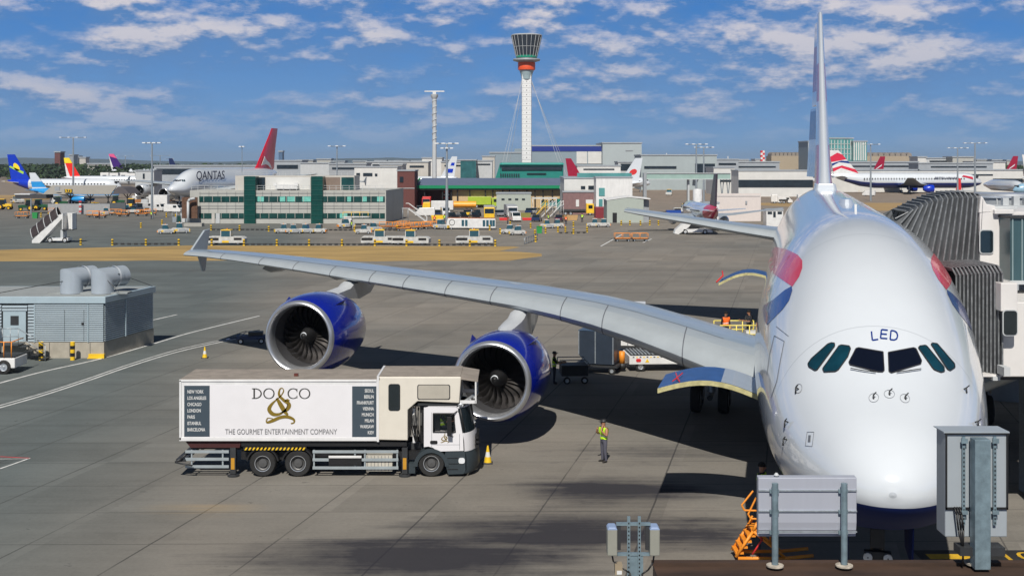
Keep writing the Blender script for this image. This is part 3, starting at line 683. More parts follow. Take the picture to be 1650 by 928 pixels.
# --------- landing gear
def wheel_mb(b, c, r, wd, axis='x', rim=ALU):
    x, y, z = c; h = wd/2
    pr = [(r*.55,-h*.9),(r*.86,-h),(r*.97,-h*.8),(r,-h*.4),(r,h*.4),(r*.97,h*.8),(r*.86,h),(r*.55,h*.9)]
    b.lathe(pr, RUBBER, c=c, axis=axis, n=24)
    b.lathe([(r*.55,-h*.9),(r*.5,-h*.55),(r*.22,-h*.5),(r*.16,-h*.95),(.01,-h*.95)], rim, c=c, axis=axis, n=20)
    b.lathe([(r*.55,h*.9),(r*.5,h*.55),(r*.22,h*.5),(r*.16,h*.95),(.01,h*.95)], rim, c=c, axis=axis, n=20)
b = MB(); b.tube((0,5.2,3.1),(0,5.4,1.5), .17, DARK, n=12); b.tube((0,5.35,1.5),(0,5.4,.64), .11, ALU, n=12); b.tube((0,5.4,1.6),(0,7.2,3.0), .1, DARK); b.tube((-.6,5.4,.63),(.6,5.4,.63), .09, ALU); b.cbox((0,5.05,1.9),(.7,.2,.28), DARK)
b.tube((0,5.1,1.5),(0,4.9,.9), .06, ALU); b.cbox((0,5.1,2.4),(.36,.3,.5), DARK); ng = b.build('nose_gear', plane)
for s_ in (-1, 1):
    b = MB(); wheel_mb(b, (.48*s_,5.4,.63), .63, .42); b.build('wheel', ng)
    b = MB(); b.lathe([(.02,4.86),(.12,4.87),(.12,4.96),(.05,5.02)], LAMPG, c=(.26*s_,0,1.9), axis='y', n=14); b.build('landing_light', ng)
    b = MB(); b.prism([(3.9,3.0),(6.4,3.0),(6.2,1.9),(4.2,1.9)], .82*s_-.02, .82*s_+.02, BODY, axis='x'); b.build('gear_door', ng)
for v, u, nw in ((6.2,33.6,2),(-6.2,33.6,2),(2.6,36.6,3),(-2.6,36.6,3)):
    b = MB(); b.tube((-v,u,3.6),(-v,u,.9), .24, ALU, n=12); b.tube((-v,u-.9*(nw-1),.72),(-v,u+.9*(nw-1),.72), .14, DARK); b.tube((-v,u,1.6),(-v*.6,u+.2,3.2), .12, ALU); lg = b.build('main_gear', plane)
    for i in range(nw):
        y = u + (i-(nw-1)/2)*1.7
        for s_ in (-.68, .68):
            b = MB(); wheel_mb(b, (-v+s_,y,.71), .71, .52); b.build('wheel', lg)
    b = MB(); b.prism([(u-1.4,3.4),(u+1.4,3.4),(u+1.1,1.5),(u-1.1,1.5)], -v*1.14-.03, -v*1.14+.03, WSKY, axis='x'); b.build('gear_door', lg)
# ------------------------------------------------------------------ people
def person(label, loc, rz, vest=HIVIS, trousers='2b3040', pose='stand', group=None, scale=1, hair='15100d', shirt='14161c', cap=False, beanie=False):
    t = thing('person', label, 'person', loc, rz, group); t.scale = (scale*1.12, scale*1.12, scale)
    # joints: (x right, y forward = -y, z)
    J = {'pel': (0,0,.96), 'wst': (0,.0,1.12), 'chs': (0,.01,1.34), 'nck': (0,.0,1.50), 'hd0': (0,-.01,1.58), 'hd1': (0,-.03,1.68), 'hd2': (0,-.015,1.76)}
    Rr = {'pel': .145, 'wst': .13, 'chs': .155, 'nck': .058, 'hd0': .072, 'hd1': .098, 'hd2': .075}
    E_ = [('pel','wst'),('wst','chs'),('chs','nck'),('nck','hd0'),('hd0','hd1'),('hd1','hd2')]
    lean = {'stand': (0,0), 'reach': (0,-.04), 'sit': (0,0)}[pose]
    for s, n in ((-1,'l'),(1,'r')):
        if pose == 'sit': leg = [(.10*s,-.02,.93),(.13*s,-.45,.92),(.13*s,-.50,.50),(.13*s,-.47,.44),(.14*s,-.63,.43)]
        else: leg = [(.095*s,0,.90),(.11*s,-.02*(s>0),.50),(.12*s,.02,.10),(.12*s,.015,.05),(.135*s,-.16,.035)]
        for k, (p, r) in enumerate(zip(leg, (.10,.066,.05,.05,.04))):
            J[f'{n}g{k}'] = p; Rr[f'{n}g{k}'] = r
        E_ += [('pel', n+'g0')] + [(f'{n}g{k}', f'{n}g{k+1}') for k in range(4)]
        if pose == 'phone' or (pose == 'stand' and s == 1 and beanie): arm = [(.19*s,0,1.42),(.27*s,-.06,1.16),(.17*s,-.24,1.40),(.14*s,-.17,1.53),(.13*s,-.13,1.60)]
        elif pose == 'stand' and beanie: arm = [(.19*s,0,1.42),(.26*s,-.05,1.16),(.14*s,-.24,1.28),(.08*s,-.26,1.40),(.05*s,-.25,1.46)]
        elif pose == 'sit' or pose == 'reach': arm = [(.19*s,0,1.42),(.25*s,-.12,1.17),(.20*s,-.40,1.20),(.19*s,-.47,1.22),(.18*s,-.52,1.23)]
        else: arm = [(.19*s,0,1.42),(.25*s,.02,1.13),(.26*s,-.08,.90),(.26*s,-.10,.83),(.255*s,-.115,.77)]
        for k, (p, r) in enumerate(zip(arm, (.075,.048,.036,.036,.03))):
            J[f'{n}a{k}'] = p; Rr[f'{n}a{k}'] = r
        E_ += [('chs', n+'a0')] + [(f'{n}a{k}', f'{n}a{k+1}') for k in range(4)]
        h = Vector(arm[4]); d = (h - Vector(arm[3])).normalized(); side = d.cross(Vector((0,-1,.2))).normalized()
        for q in range(5):
            off = (q-1.5)*.021 if q < 4 else -.045; ln = (.075,.085,.08,.065,.05)[q]
            a = h + side*off; c = a + d*ln*.55 + side*(off*.2); e = c + d*ln*.4 + Vector((0,-.02,-.012))
            if q == 4: a = Vector(arm[3]).lerp(h, .4) + side*-.02; c = a + d*.03 + side*-.03; e = c + d*.03 + side*-.008
            for k, p in enumerate((a, c, e)): J[f'{n}f{q}{k}'] = tuple(p); Rr[f'{n}f{q}{k}'] = .0095
            E_ += [(n+'a4' if q < 4 else n+'a3', f'{n}f{q}0'), (f'{n}f{q}0', f'{n}f{q}1'), (f'{n}f{q}1', f'{n}f{q}2')]
    ks = list(J); me = bpy.data.meshes.new('body'); me.from_pydata([J[k] for k in ks], [(ks.index(a), ks.index(c)) for a, c in E_], []); me.update()
    o = bpy.data.objects.new('body', me); COL.objects.link(o)
    sk = o.modifiers.new('skin', 'SKIN'); sk.use_smooth_shade = True; sb = o.modifiers.new('sub', 'SUBSURF'); sb.levels = sb.render_levels = 2
    for i, k in enumerate(ks):
        v = me.skin_vertices[0].data[i]; r = Rr[k]; v.radius = (r, r*(.72 if k in ('chs','wst','pel') else 1)); v.use_root = k == 'pel'
    dg = bpy.context.evaluated_depsgraph_get(); em = bpy.data.meshes.new_from_object(o.evaluated_get(dg)); bpy.data.objects.remove(o)
    SH = mat('shirt '+shirt, shirt, .85, var=.15); TR = mat('trousers '+trousers, trousers, .85, var=.2); BT = mat('boots', (.015,.013,.012), .6)
    em.materials.clear()
    for m_ in (SKIN, SH, TR, BT): em.materials.append(m_)
    for p in em.polygons:
        c = p.center
        if c.z > 1.515 and abs(c.x) < .105: k = 0
        elif c.z < .085 and pose != 'sit': k = 3
        elif c.z < 1.0 and abs(c.x) < .22: k = 2
        else:
            k = 1
            for n in ('l','r'):
                e = Vector(J[n+'a2']).lerp(Vector(J[n+'a1']), .25)
                if min((Vector(c)-Vector(J[n+'a'+str(q)])).length for q in (2,3,4)) < min((Vector(c)-Vector(J[n+'a'+str(q)])).length for q in (0,1)): k = 0
        p.material_index = k; p.use_smooth = True
    body = bpy.data.objects.new('body', em); COL.objects.link(body); body.parent = t
    # vest: the torso surface pushed out
    bm = bmesh.new(); bm.from_mesh(em); 
    kill = [f for f in bm.faces if not (1.0 < f.calc_center_median().z < 1.475 and abs(f.calc_center_median().x) < .205 and abs(f.calc_center_median().y) < .2)]
    bmesh.ops.delete(bm, geom=kill, context='FACES')
    todo = set(bm.verts); isl = []
    while todo:                                   # keep the torso, drop stray scraps of sleeve
        st_ = [todo.pop()]; grp = set(st_)
        while st_:
            for e in st_.pop().link_edges:
                for q_ in e.verts:
                    if q_ in todo: todo.discard(q_); grp.add(q_); st_.append(q_)
        isl.append(grp)
    big = max(isl, key=len); bmesh.ops.delete(bm, geom=[v for v in bm.verts if v not in big], context='VERTS'); bm.normal_update()
    for v in bm.verts: v.co += v.normal*.022
    vm = bpy.data.meshes.new('vest'); bm.to_mesh(vm); bm.free(); vm.materials.clear(); vm.materials.append(vest); vm.materials.append(mat('reflective tape', (.75,.75,.72), .4))
    for p in vm.polygons: p.material_index = 1 if 1.10 < p.center.z < 1.14 else 0
    vo = bpy.data.objects.new('vest', vm); COL.objects.link(vo); vo.parent = t
    # hair, face
    b = MB(); HR = mat('hair '+hair, hair, .9, var=.3)
    b.loft([[(.1*k*math.cos(a), -.012 + .112*k*math.sin(a), z) for a in [2*math.pi*j/14 for j in range(14)]] for k, z in ((.95,1.70),(1.02,1.73),(.98,1.77),(.8,1.81),(.45,1.835),(.05,1.84))], HR); b.build('hair', t)
    b = MB(); b.cbox((0,-.128,1.665),(.025,.03,.045), SKIN); b.cbox((-.035,-.118,1.69),(.02,.012,.012), DARK); b.cbox((.035,-.118,1.69),(.02,.012,.012), DARK); b.cbox((0,-.115,1.63),(.045,.012,.008), RED); b.build('face', body)
    if cap:
        b = MB(); b.lathe([(.115,1.73),(.11,1.78),(.06,1.83),(.01,1.835)], DARK, c=(0,-.015,0), n=14); b.cbox((0,-.15,1.735),(.14,.1,.015), DARK); b.build('cap', t)
    return t
p1 = G(973,744)
person('worker in a lime vest and grey trousers standing alone on the sunlit apron', (p1.x, p1.y, 0), R(-60), beanie=True, scale=.98, trousers='50505c', cap=True)
# ------------------------------------------------------------------ traffic cones
def cone():
    t = thing('traffic_cone', '', 'cone')
    b = MB(); b.box(-.2,.2,-.2,.2,0,.05, DARK); b.build('base', t, bevel=.01)
    b = MB(); b.lathe([(.16,.05),(.115,.28)], ORANGE if 0 else YELLOW); b.lathe([(.115,.28),(.075,.48)], WHITE); b.lathe([(.075,.48),(.03,.73),(.005,.74)], YELLOW); b.build('body', t)
    return t
c1 = cone(); p = G(786,746); c1.location = p; c1['label'] = 'yellow traffic cone with a white band standing in front of the catering truck bumper'; c1['group'] = 'traffic cones'
p = G(330,577); dup(c1, p, 0, 'yellow traffic cone alone behind the catering truck near the double white line', 'traffic cones')
# ------------------------------------------------------------------ catering truck
TY = 48.9
def TX(px): return X_(px, TY)
def TZ(py): return Z_(py, TY)
tr = thing('catering_truck', 'white high-lift catering truck lettered DO & CO parked beside the engines', 'truck', (TX(530), TY, 0))
def lx(px): return TX(px) - tr.location.x
CW = mat('truck box white', (.68,.68,.68), .35, var=.12, streak=(1,1,.2)); CC = mat('truck cream white', (.66,.62,.54), .4, var=.05); ROOF = mat('dusty truck roof', (.27,.235,.2), .8, var=.25, vs=2)
SLATE = mat('slate poster panel', (.045,.065,.085), .5, var=.05); SLATEP = mat('slate grey bumper', (.03,.042,.05), .55, var=.15); GOLD = mat('gold lettering', (.20,.135,.012), .45, var=.05); INK = mat('dark olive lettering', (.045,.045,.04), .5)
POST = mat('poster white', (.72,.71,.73), .35, var=.05, vs=.7)
D = 2.45
b = MB(); z0, z1 = TZ(709), TZ(612)
b.box(lx(289), lx(609.5), 0, D, z0, z1, CW)
for xa, xb in ((289,292.5),(606.5,610)): b.box(lx(xa), lx(xb), -.03, 0, z0, z1, CW)
b.box(lx(289), lx(610), -.03, 0, z1-.07, z1+.02, CW); b.box(lx(289), lx(610), -.03, 0, z0-.03, z0+.12, CW)
box_ = b.build('cargo_box', tr, bevel=.015)
b = MB(); b.box(lx(290), lx(609), .03, D-.03, z1, z1+.025, ROOF); b.cbox((lx(472),.75,z1+.08),(.16,.16,.1), mat('brown lamp', (.12,.03,.02), .4)); b.build('roof', box_)
b = MB(); b.box(lx(296.8), lx(609), -.012, -.002, TZ(704), TZ(620), POST); po = b.build('poster', box_)
b = MB(); b.box(lx(297), lx(338), -.02, -.013, TZ(703), TZ(621), SLATE); b.build('city_panel', po)
b = MB(); b.box(lx(567.5), lx(607.8), -.02, -.013, TZ(703.5), TZ(622), SLATE); b.build('city_panel', po)
for i, w_ in enumerate(('NEW YORK','LOS ANGELES','CHICAGO','LONDON','PARIS','ISTANBUL','BARCELONA')):
    text('city_name', w_, .185, WHITE, po, (lx(302), -.024, TZ(631 + i*10.15)), align='LEFT', sx=.66, bold=.003)
for i, w_ in enumerate(('SEOUL','BERLIN','FRANKFURT','VIENNA','MUNICH','MILAN','WARSAW','KIEV')):
    text('city_name', w_, .185, WHITE, po, (lx(602.5), -.024, TZ(629.5 + i*9.6)), align='RIGHT', sx=.66, bold=.003)
text('slogan', 'THE GOURMET ENTERTAINMENT COMPANY', .305, mat('grey lettering', (.16,.16,.17), .5), po, (lx(453), -.024, TZ(695.5)), sx=.72)
def ribbon_mesh(name, pts, m, parent, y=-.024, n=10):
    """calligraphic stroke in the x-z plane: (px, py, width px)"""
    P = []
    for i in range(len(pts)-1):
        p0, p1_, p2, p3 = pts[max(i-1,0)], pts[i], pts[i+1], pts[min(i+2,len(pts)-1)]
        for j in range(n):
            t = j/n; P.append(tuple(.5*((2*p1_[k])+(-p0[k]+p2[k])*t+(2*p0[k]-5*p1_[k]+4*p2[k]-p3[k])*t*t+(-p0[k]+3*p1_[k]-3*p2[k]+p3[k])*t**3) for k in (0,1,2)))
    P.append(pts[-1]); A, B = [], []
    for i, p in enumerate(P):
        q, r_ = P[max(i-1,0)], P[min(i+1,len(P)-1)]; dx, dy = r_[0]-q[0], r_[1]-q[1]; L = math.hypot(dx, dy) or 1; w_ = max(.3, p[2])/2
        A.append((lx(p[0]-dy/L*w_), y, TZ(p[1]+dx/L*w_))); B.append((lx(p[0]+dy/L*w_), y, TZ(p[1]-dx/L*w_)))
    k = len(P); b = MB(); b.add(A+B, [(i, i+1, k+i+1, k+i) for i in range(k-1)], m); return b.build(name, parent, fix=False)
# slab-serif letters: circles and bars
def px_box(b, x0, x1, y0, y1, m, y=-.024): b.add([(lx(x0),y,TZ(y1)),(lx(x1),y,TZ(y1)),(lx(x1),y,TZ(y0)),(lx(x0),y,TZ(y0))], [(0,1,2,3)], m)
def arc(name, cx, cy, rx, ry, a0, a1, wd):
    ribbon_mesh(name, [(cx + rx*math.cos(R(a)), cy + ry*math.sin(R(a)), wd + 1.0*abs(math.cos(R(a)))) for a in [a0 + (a1-a0)*i/14 for i in range(15)]], INK, po, n=3)
b = MB(); px_box(b, 408.5,411, 626,641.5, INK, -.0245); px_box(b, 406,414, 625.2,626.5, INK, -.0245); px_box(b, 406,414, 640.8,642, INK, -.0245); b.build('letter_stem', po, fix=False)
arc('letter_bowl', 411.5, 633.6, 9.5, 7.6, -90, 90, 1.1)
arc('letter_ring', 433.5, 633.6, 8.2, 7.9, 0, 360, 1.1); arc('letter_ring', 491, 633.6, 8.2, 7.9, 0, 360, 1.1); arc('letter_arc', 472.5, 633.6, 8.0, 7.9, 50, 320, 1.1)
b = MB(); px_box(b, 478,479.3, 626,631, INK, -.0245); px_box(b, 478,479.3, 637,641, INK, -.0245); b.build('letter_serif', po, fix=False)
AMP = [[(452,665,1),(463,659,4.5),(466,651,5),(457,644,4),(450,636,3.5),(451,627,2),(455,625,1.2),(457,630,1.6),(452,638,1.5),(446,643,1.5),(437,652,4),(434,660,5.5),(441,667,5),(452,666,3),(461,658,1.6),(464,650,1.2)],
       [(446,641,3),(452,651,6),(458,661,6),(464,668,2.5)], [(459,646,1.5),(463,644,3),(466,646,3.2)],
       [(429,676,1.2),(431,680,3),(440,677,4.5),(452,672,4.5),(463,671,4.5),(473,675,3.4),(474,680,2),(469,682,2)], [(430,676,2.2),(432,673,1.2),(440,674,1)]]
for a_ in AMP: ribbon_mesh('ampersand', [(x_, y_, w_*1.15) for x_, y_, w_ in a_], GOLD, po, -.026)
# upper front module over the cab
b = MB(); zt = TZ(607); poly = [(lx(610),zt),(lx(743),zt),(lx(740),TZ(649)),(lx(673),TZ(646)),(lx(657),TZ(660)),(lx(657),TZ(709)),(lx(610),TZ(708))]
b.prism(poly, -.04, D+.02, CC, axis='y'); md = b.build('front_module', tr, bevel=.03)
b = MB(); b.box(lx(611), lx(742), 0, D, zt, zt+.03, ROOF); b.build('roof', md)
b = MB(); b.box(lx(610)-.06, lx(610)+.02, -.06, D+.03, TZ(711), zt+.04, CW); b.build('corner_post', md)
b = MB()
for o_ in ((lx(606), lx(612), TZ(612), TZ(606)),): b.prism([(o_[0],o_[2]),(o_[1],o_[2]),(o_[1],zt+.03)], -.04, D, CW, axis='y')
b.build('roof_wedge', md)
def rr(x0, x1, y0, y1, r, n=5):
    out = []
    for cx, cy, a in ((x1-r,y1-r,0),(x0+r,y1-r,90),(x0+r,y0+r,180),(x1-r,y0+r,270)):
        for i in range(n+1): t = R(a + 90*i/n); out.append((cx + r*math.cos(t), cy + r*math.sin(t)))
    return out
b = MB(); b.prism(rr(lx(626),lx(645),TZ(661),TZ(618),.1), -.06, -.045, FRAME, axis='y'); fr = b.build('door_window', md)
b = MB(); b.prism(rr(lx(627),lx(644),TZ(660),TZ(619),.08), -.068, -.061, GLASS, axis='y'); b.build('pane', fr)
b = MB(); b.prism(rr(lx(672.5),lx(725.5),TZ(643),TZ(619),.08), -.06, -.045, FRAME, axis='y'); fr = b.build('side_window', md)
b = MB(); b.prism(rr(lx(674),lx(724),TZ(642),TZ(620),.07), -.068, -.061, mat('blind', (.42,.39,.33), .4, var=.1), axis='y'); b.build('pane', fr)
# open front of the module with its platform frame
b = MB(); x3 = lx(741)
b.box(x3, x3+.62, .0, .06, TZ(650), TZ(645), CW); b.box(x3, x3+.62, D-.06, D, TZ(650), TZ(645), CW)
b.prism([(lx(742),zt),(lx(770),zt-.12),(lx(770),zt-.2),(lx(742),zt-.1)], 0, D, ROOF, axis='y')
b.box(x3+.01, x3+.02, .1, D-.1, TZ(645), zt-.08, mat('mid grey panel', (.25,.28,.32), .5))
for y in (.0, D-.06): b.box(x3+.6, x3+.66, y, y+.06, TZ(650), zt-.2, CW)
for k in (.3,.6): b.tube((x3+.63,.03,TZ(650)+k),(x3+.63,D-.03,TZ(650)+k), .02, ALU)
b.build('platform_frame', md)
b = MB()
b.tube((lx(740),-.02,TZ(653)),(lx(768),.9,TZ(640)), .07, ALU, n=8)
for i in range(4): b.tube((lx(744+i*6),.1+i*.2,TZ(652-i*2.6)),(lx(744+i*6)+.02,.02+i*.2,TZ(653-i*2.6)), .05, LAMPG, n=8)
b.build('work_light_bar', md)
b = MB(); b.box(lx(673), lx(742), .05, D-.05, TZ(653.5), TZ(650), DARK); b.box(lx(660), lx(735), .2, D-.2, TZ(656), TZ(653.4), DARK); b.build('module_underframe', md)
# cab
cabp = [(lx(685),TZ(657)),(lx(690),TZ(655.5)),(lx(735),TZ(656)),(lx(738),TZ(658)),(lx(745),TZ(697)),(lx(746),TZ(700)),(lx(747),TZ(726)),(lx(706),TZ(727)),(lx(699),TZ(722)),(lx(690),TZ(719)),(lx(683),TZ(720)),(lx(683),TZ(657))]
b = MB(); b.prism(cabp[:-1], 1.05, D, POST, axis='y')
b.prism([(lx(683),TZ(657)),(lx(685),TZ(657)),(lx(690),TZ(655.5)),(lx(697.5),TZ(655.6)),(lx(697.5),TZ(721)),(lx(690),TZ(719)),(lx(683),TZ(720))], 0, 1.05, POST, axis='y')
b.prism([(lx(697.5),TZ(655.6)),(lx(735),TZ(656)),(lx(738),TZ(658.5)),(lx(738),TZ(665)),(lx(697.5),TZ(665))], 0, 1.05, POST, axis='y')
b.prism([(lx(697.5),TZ(697)),(lx(745),TZ(697)),(lx(746),TZ(700)),(lx(747),TZ(726)),(lx(706),TZ(727)),(lx(699),TZ(722)),(lx(697.5),TZ(721))], 0, 1.05, POST, axis='y')
b.prism([(lx(732.5),TZ(665)),(lx(739),TZ(665)),(lx(745),TZ(697)),(lx(734),TZ(697))], 0, .1, POST, axis='y')
cab = b.build('cab', tr)
b = MB(); b.box(lx(697.5), lx(741), 1.03, 1.049, TZ(697), TZ(665), BLACK); b.box(lx(700), lx(708), .3, .9, TZ(704), TZ(670), DARK); b.build('seat_and_dark_back', cab)  # black sheet puts the shade of the cab interior into colour; seat before it
PANE = bpy.data.materials.new('clear cab glass'); PANE.use_nodes = True; q_ = PANE.node_tree.nodes['Principled BSDF']; q_.inputs['Base Color'].default_value = (.01,.015,.02,1); q_.inputs['Roughness'].default_value = .05; q_.inputs['Alpha'].default_value = .38
NY_ = [(0,0),(.08,.14),(.25,.28),(.6,.42),(1.22,.50),(1.85,.42),(2.2,.28),(2.37,.14),(D,0)]
def nose(b, prof, m, k=1, out=0):
    b.loft([[(lx(px)+f*k+out, y, TZ(py)) for px, py in prof] for y, f in NY_], m, closed=False, caps=False)
b = MB(); nose(b, [(738,657.5),(745.5,697.5)], GLASS); ws = b.build('windshield', cab)
b = MB(); nose(b, [(736,655.5),(738,657.5)], POST); b.prism([(lx(690),TZ(655.5)),(lx(736),TZ(655.5)),(lx(736),TZ(655.5)+.02),(lx(690),TZ(655.5)+.02)], 0, D, POST, axis='y'); b.build('cab_roof', cab)
b = MB()
for y in (.05, D-.05): b.tube((lx(738)+.08,y,TZ(658)),(lx(745)+.08,y,TZ(697)), .035, BLACK)
b.build('pillar', cab)
b = MB(); b.path([(lx(698),-.01,TZ(696)),(lx(698),-.01,TZ(666)),(lx(731),-.01,TZ(666)),(lx(734),-.01,TZ(696)),(lx(698),-.01,TZ(696))], .02, FRAME, n=5); fr = b.build('door_frame', cab)
b = MB(); b.prism([(lx(698.5),TZ(691)),(lx(698.5),TZ(667)),(lx(700),TZ(666)),(lx(729),TZ(666.5)),(lx(733),TZ(694)),(lx(731),TZ(699)),(lx(722),TZ(697)),(lx(716),TZ(693.5))], -.004, .004, PANE, axis='y'); b.build('pane', fr)
b = MB(); b.box(lx(721), lx(728), -.28, -.14, TZ(700), TZ(670), BLACK); b.tube((lx(726),-.2,TZ(668)),(lx(737),0,TZ(662)), .02, BLACK); b.tube((lx(725),-.2,TZ(700)),(lx(730),0,TZ(703)), .02, BLACK); b.build('mirror', cab)
b = MB(); b.prism(rr(lx(693),lx(705),TZ(715),TZ(709.5),.05), -.015, -.002, BLACK, axis='y'); b.build('door_handle', cab)
b = MB()
for xa, xb, za, zb in ((lx(695.3),lx(695.8),TZ(722),TZ(664)),(lx(740.2),lx(740.8),TZ(724),TZ(699)),(lx(696),lx(741),TZ(716.4),TZ(716))): b.box(xa, xb, -.004, -.001, za, zb, GAP)
b.build('door_seam', cab)
sc_, ox, oy = .27, 716.5-452*.27, 706-655*.27
for a_ in AMP[:3]+AMP[3:4]: ribbon_mesh('ampersand', [(x*sc_+ox, y*sc_+oy, w_*sc_*1.1) for x, y, w_ in a_], GOLD, cab, -.006, 5)
b = MB(); nose(b, [(745.5,697.5),(748,712),(748.5,727)], POST); b.build('front_panel', cab)
b = MB()
for i in range(3):
    for y0, y1 in ((.35,.8),(.8,1.6),(1.6,2.1)): b.box(lx(748)+.42, lx(748)+.55, y0, y1-.01, TZ(724-i*7), TZ(720-i*7), BLACK)
b.build('grille', cab)
b = MB(); b.prism([(lx(718),TZ(727.5)),(lx(749),TZ(727)),(lx(750),TZ(735)),(lx(750),TZ(758)),(lx(747),TZ(763)),(lx(722),TZ(764)),(lx(719),TZ(752)),(lx(715),TZ(738))], -.02, D+.02, SLATEP, axis='y'); nose(b, [(749,727),(751,736),(751,757),(747,763)], SLATEP, out=.01); bp_ = b.build('bumper', cab)
b = MB(); b.prism(rr(lx(739),lx(749),TZ(746),TZ(737),.08), -.06, -.021, LAMPG, axis='y'); b.build('headlight', bp_)
b = MB(); b.prism(rr(lx(739),lx(749),TZ(746),TZ(737),.08), D+.021, D+.06, LAMPG, axis='y'); b.build('headlight', bp_)
b = MB()
for i in range(3): b.box(lx(721), lx(738), -.035, -.021, TZ(738+i*9), TZ(737+i*9), BLACK)
b.build('step', bp_)
# fender ring over front wheel
b = MB(); cx, cz, r0 = lx(695), TZ(751), .50
ar = [(cx + (r0+.20)*math.cos(R(a)), cz + (r0+.20)*math.sin(R(a))) for a in range(0, 181, 15)] + [(cx + (r0+.05)*math.cos(R(a)), cz + (r0+.05)*math.sin(R(a))) for a in range(180, -1, -15)]
b.prism(ar, -.05, .6, SLATEP, axis='y'); b.box(cx-.9, cx-.64, -.03, .5, TZ(762), cz+.1, SLATEP); b.build('fender', cab)
def twheel(px, rad, nm='wheel'):
    for y0, tw in ((.17, 1), (D-.17, 1)):
        b = MB(); c = (lx(px), y0, rad)
        pr = [(rad*.6,-.16),(rad*.92,-.17),(rad,-.1),(rad,.1),(rad*.92,.17),(rad*.6,.16)]; b.lathe(pr, RUBBER, c=c, axis='y', n=28); w_ = b.build('wheel', tr)
        b = MB(); s_ = -1 if y0 < 1 else 1
        b.lathe([(rad*.6,s_*.15),(rad*.55,s_*.17),(rad*.5,s_*.08),(rad*.36,s_*.04),(rad*.30,s_*.12),(.01,s_*.13)], mat('wheel rim grey', (.11,.11,.11), .5, metal=.4), c=c, axis='y', n=24)
        b.lathe([(rad*.585,s_*.155),(rad*.60,s_*.175),(rad*.56,s_*.172)], ALU, c=c, axis='y', n=24); b.build('rim', w_)
for px in (695, 480, 423): twheel(px, .53)
for px in (423, 480):
    b = MB(); cx, cz = lx(px), .53; ar = [(cx + .66*math.cos(R(a)), cz + .66*math.sin(R(a))) for a in range(10, 171, 16)] + [(cx + .60*math.cos(R(a)), cz + .60*math.sin(R(a))) for a in range(170, 9, -16)]
    b.prism(ar, -.02, .45, BLACK, axis='y'); b.build('mudguard', tr)
# chassis, lift frame, outriggers, side guards
b = MB()
for y in (.75, 1.7): b.box(lx(300), lx(745), y-.06, y+.06, .95, 1.22, DARK)
for px in (320, 380, 450, 560, 640): b.box(lx(px)-.06, lx(px)+.06, .6, 1.85, .95, 1.15, DARK)
b.build('chassis', tr)
b = MB(); b.box(lx(392), lx(494), -.02, .1, TZ(725), TZ(720), BLACK)
for i in range(16): 
    x = lx(394 + i*6.2); b.prism([(x,TZ(724.6)),(x+.07,TZ(724.6)),(x+.13,TZ(720.4)),(x+.06,TZ(720.4))], -.032, -.021, YELLOW, axis='y')
b.build('hazard_rail', tr)
b = MB(); b.prism([(lx(298),TZ(712)),(lx(388),TZ(712)),(lx(385),TZ(722)),(lx(306),TZ(722))], .1, D-.1, mat('dark red frame', (.05,.01,.01), .6), axis='y'); b.box(lx(388), lx(655), .08, D-.08, TZ(719.5), TZ(712), BLACK); b.build('subframe', tr)
GALV = mat('side guard galvanised', (.38,.43,.45), .4, metal=.3, var=.15)
def guard(x0, x1, rows, posts):
    b = MB()
    for y in rows: b.box(lx(x0), lx(x1), -.05, -.02, TZ(y+2.3), TZ(y-2.3), GALV)
    for x in posts: b.box(lx(x)-.03, lx(x)+.03, -.019, .02, TZ(rows[-1]+2.6), TZ(rows[0]-2.6), GALV)
    return b.build('side_guard', tr)
guard(299, 369, (727,739,751), (309,359)); guard(504, 642, (727,740,753), (506,572,588,640))
b = MB(); b.box(lx(530), lx(583), -.08, .5, TZ(749), TZ(733), BLACK); b.prism([(lx(530),TZ(733)),(lx(583),TZ(733)),(lx(583),TZ(737)),(lx(530),TZ(737))], -.1, -.081, WHITE, axis='y'); b.build('fuel_tank', tr, bevel=.04)
b = MB(); b.box(lx(590), lx(632), .02, .5, TZ(759), TZ(733), mat('tool box cream', (.5,.47,.4), .5))
for i in range(7): b.box(lx(592+i*5.6), lx(592.6+i*5.6), .0, .019, TZ(758), TZ(734), GAP)
b.build('battery_box', tr)
for px in (375, 652):
    b = MB(); b.box(lx(px)-.11, lx(px)+.11, .02, .24, .12, 1.15, DARK); b.lathe([(.24,.0),(.24,.05),(.1,.1)], DARK, c=(lx(px),.13,0), n=12); b.box(lx(px)-.07, lx(px)+.07, -.002, .019, .3, .75, mat('hazard amber', (.5,.25,.02), .5)); b.build('stabiliser_leg', tr)
b = MB(); b.path([(lx(302),.1,.95),(lx(293),-.1,.75),(lx(284),-.15,.62)], .05, DARK); b.box(lx(284), lx(300), -.05, D, .62, .72, DARK); b.path([(lx(284),-.15,.62),(lx(312),-.2,.5)], .04, DARK); b.build('rear_step', tr)
b = MB()
random.seed(3)
for i in range(9):
    x = 664 + random.random()*16; b.path([(lx(x),.1+random.random()*.6,TZ(660)),(lx(x-4+random.random()*8),-.02,TZ(685)),(lx(x+4),.2,TZ(712))], .022, BLACK, n=5)
b.box(lx(676), lx(683), .25, D-.25, TZ(716), TZ(655), BLACK); b.box(lx(664), lx(669), .3, .5, TZ(716), TZ(660), CW); b.build('hose_stack', tr)
b = MB(); b.box(lx(386), lx(680), .3, 1.9, .62, .95, BLACK); b.build('axle_housing', tr)
pd = person('truck driver in a lime vest behind the side window of the catering truck cab', (tr.location.x + lx(712), TY+.5, 1.12), R(90), pose='sit', scale=.86)
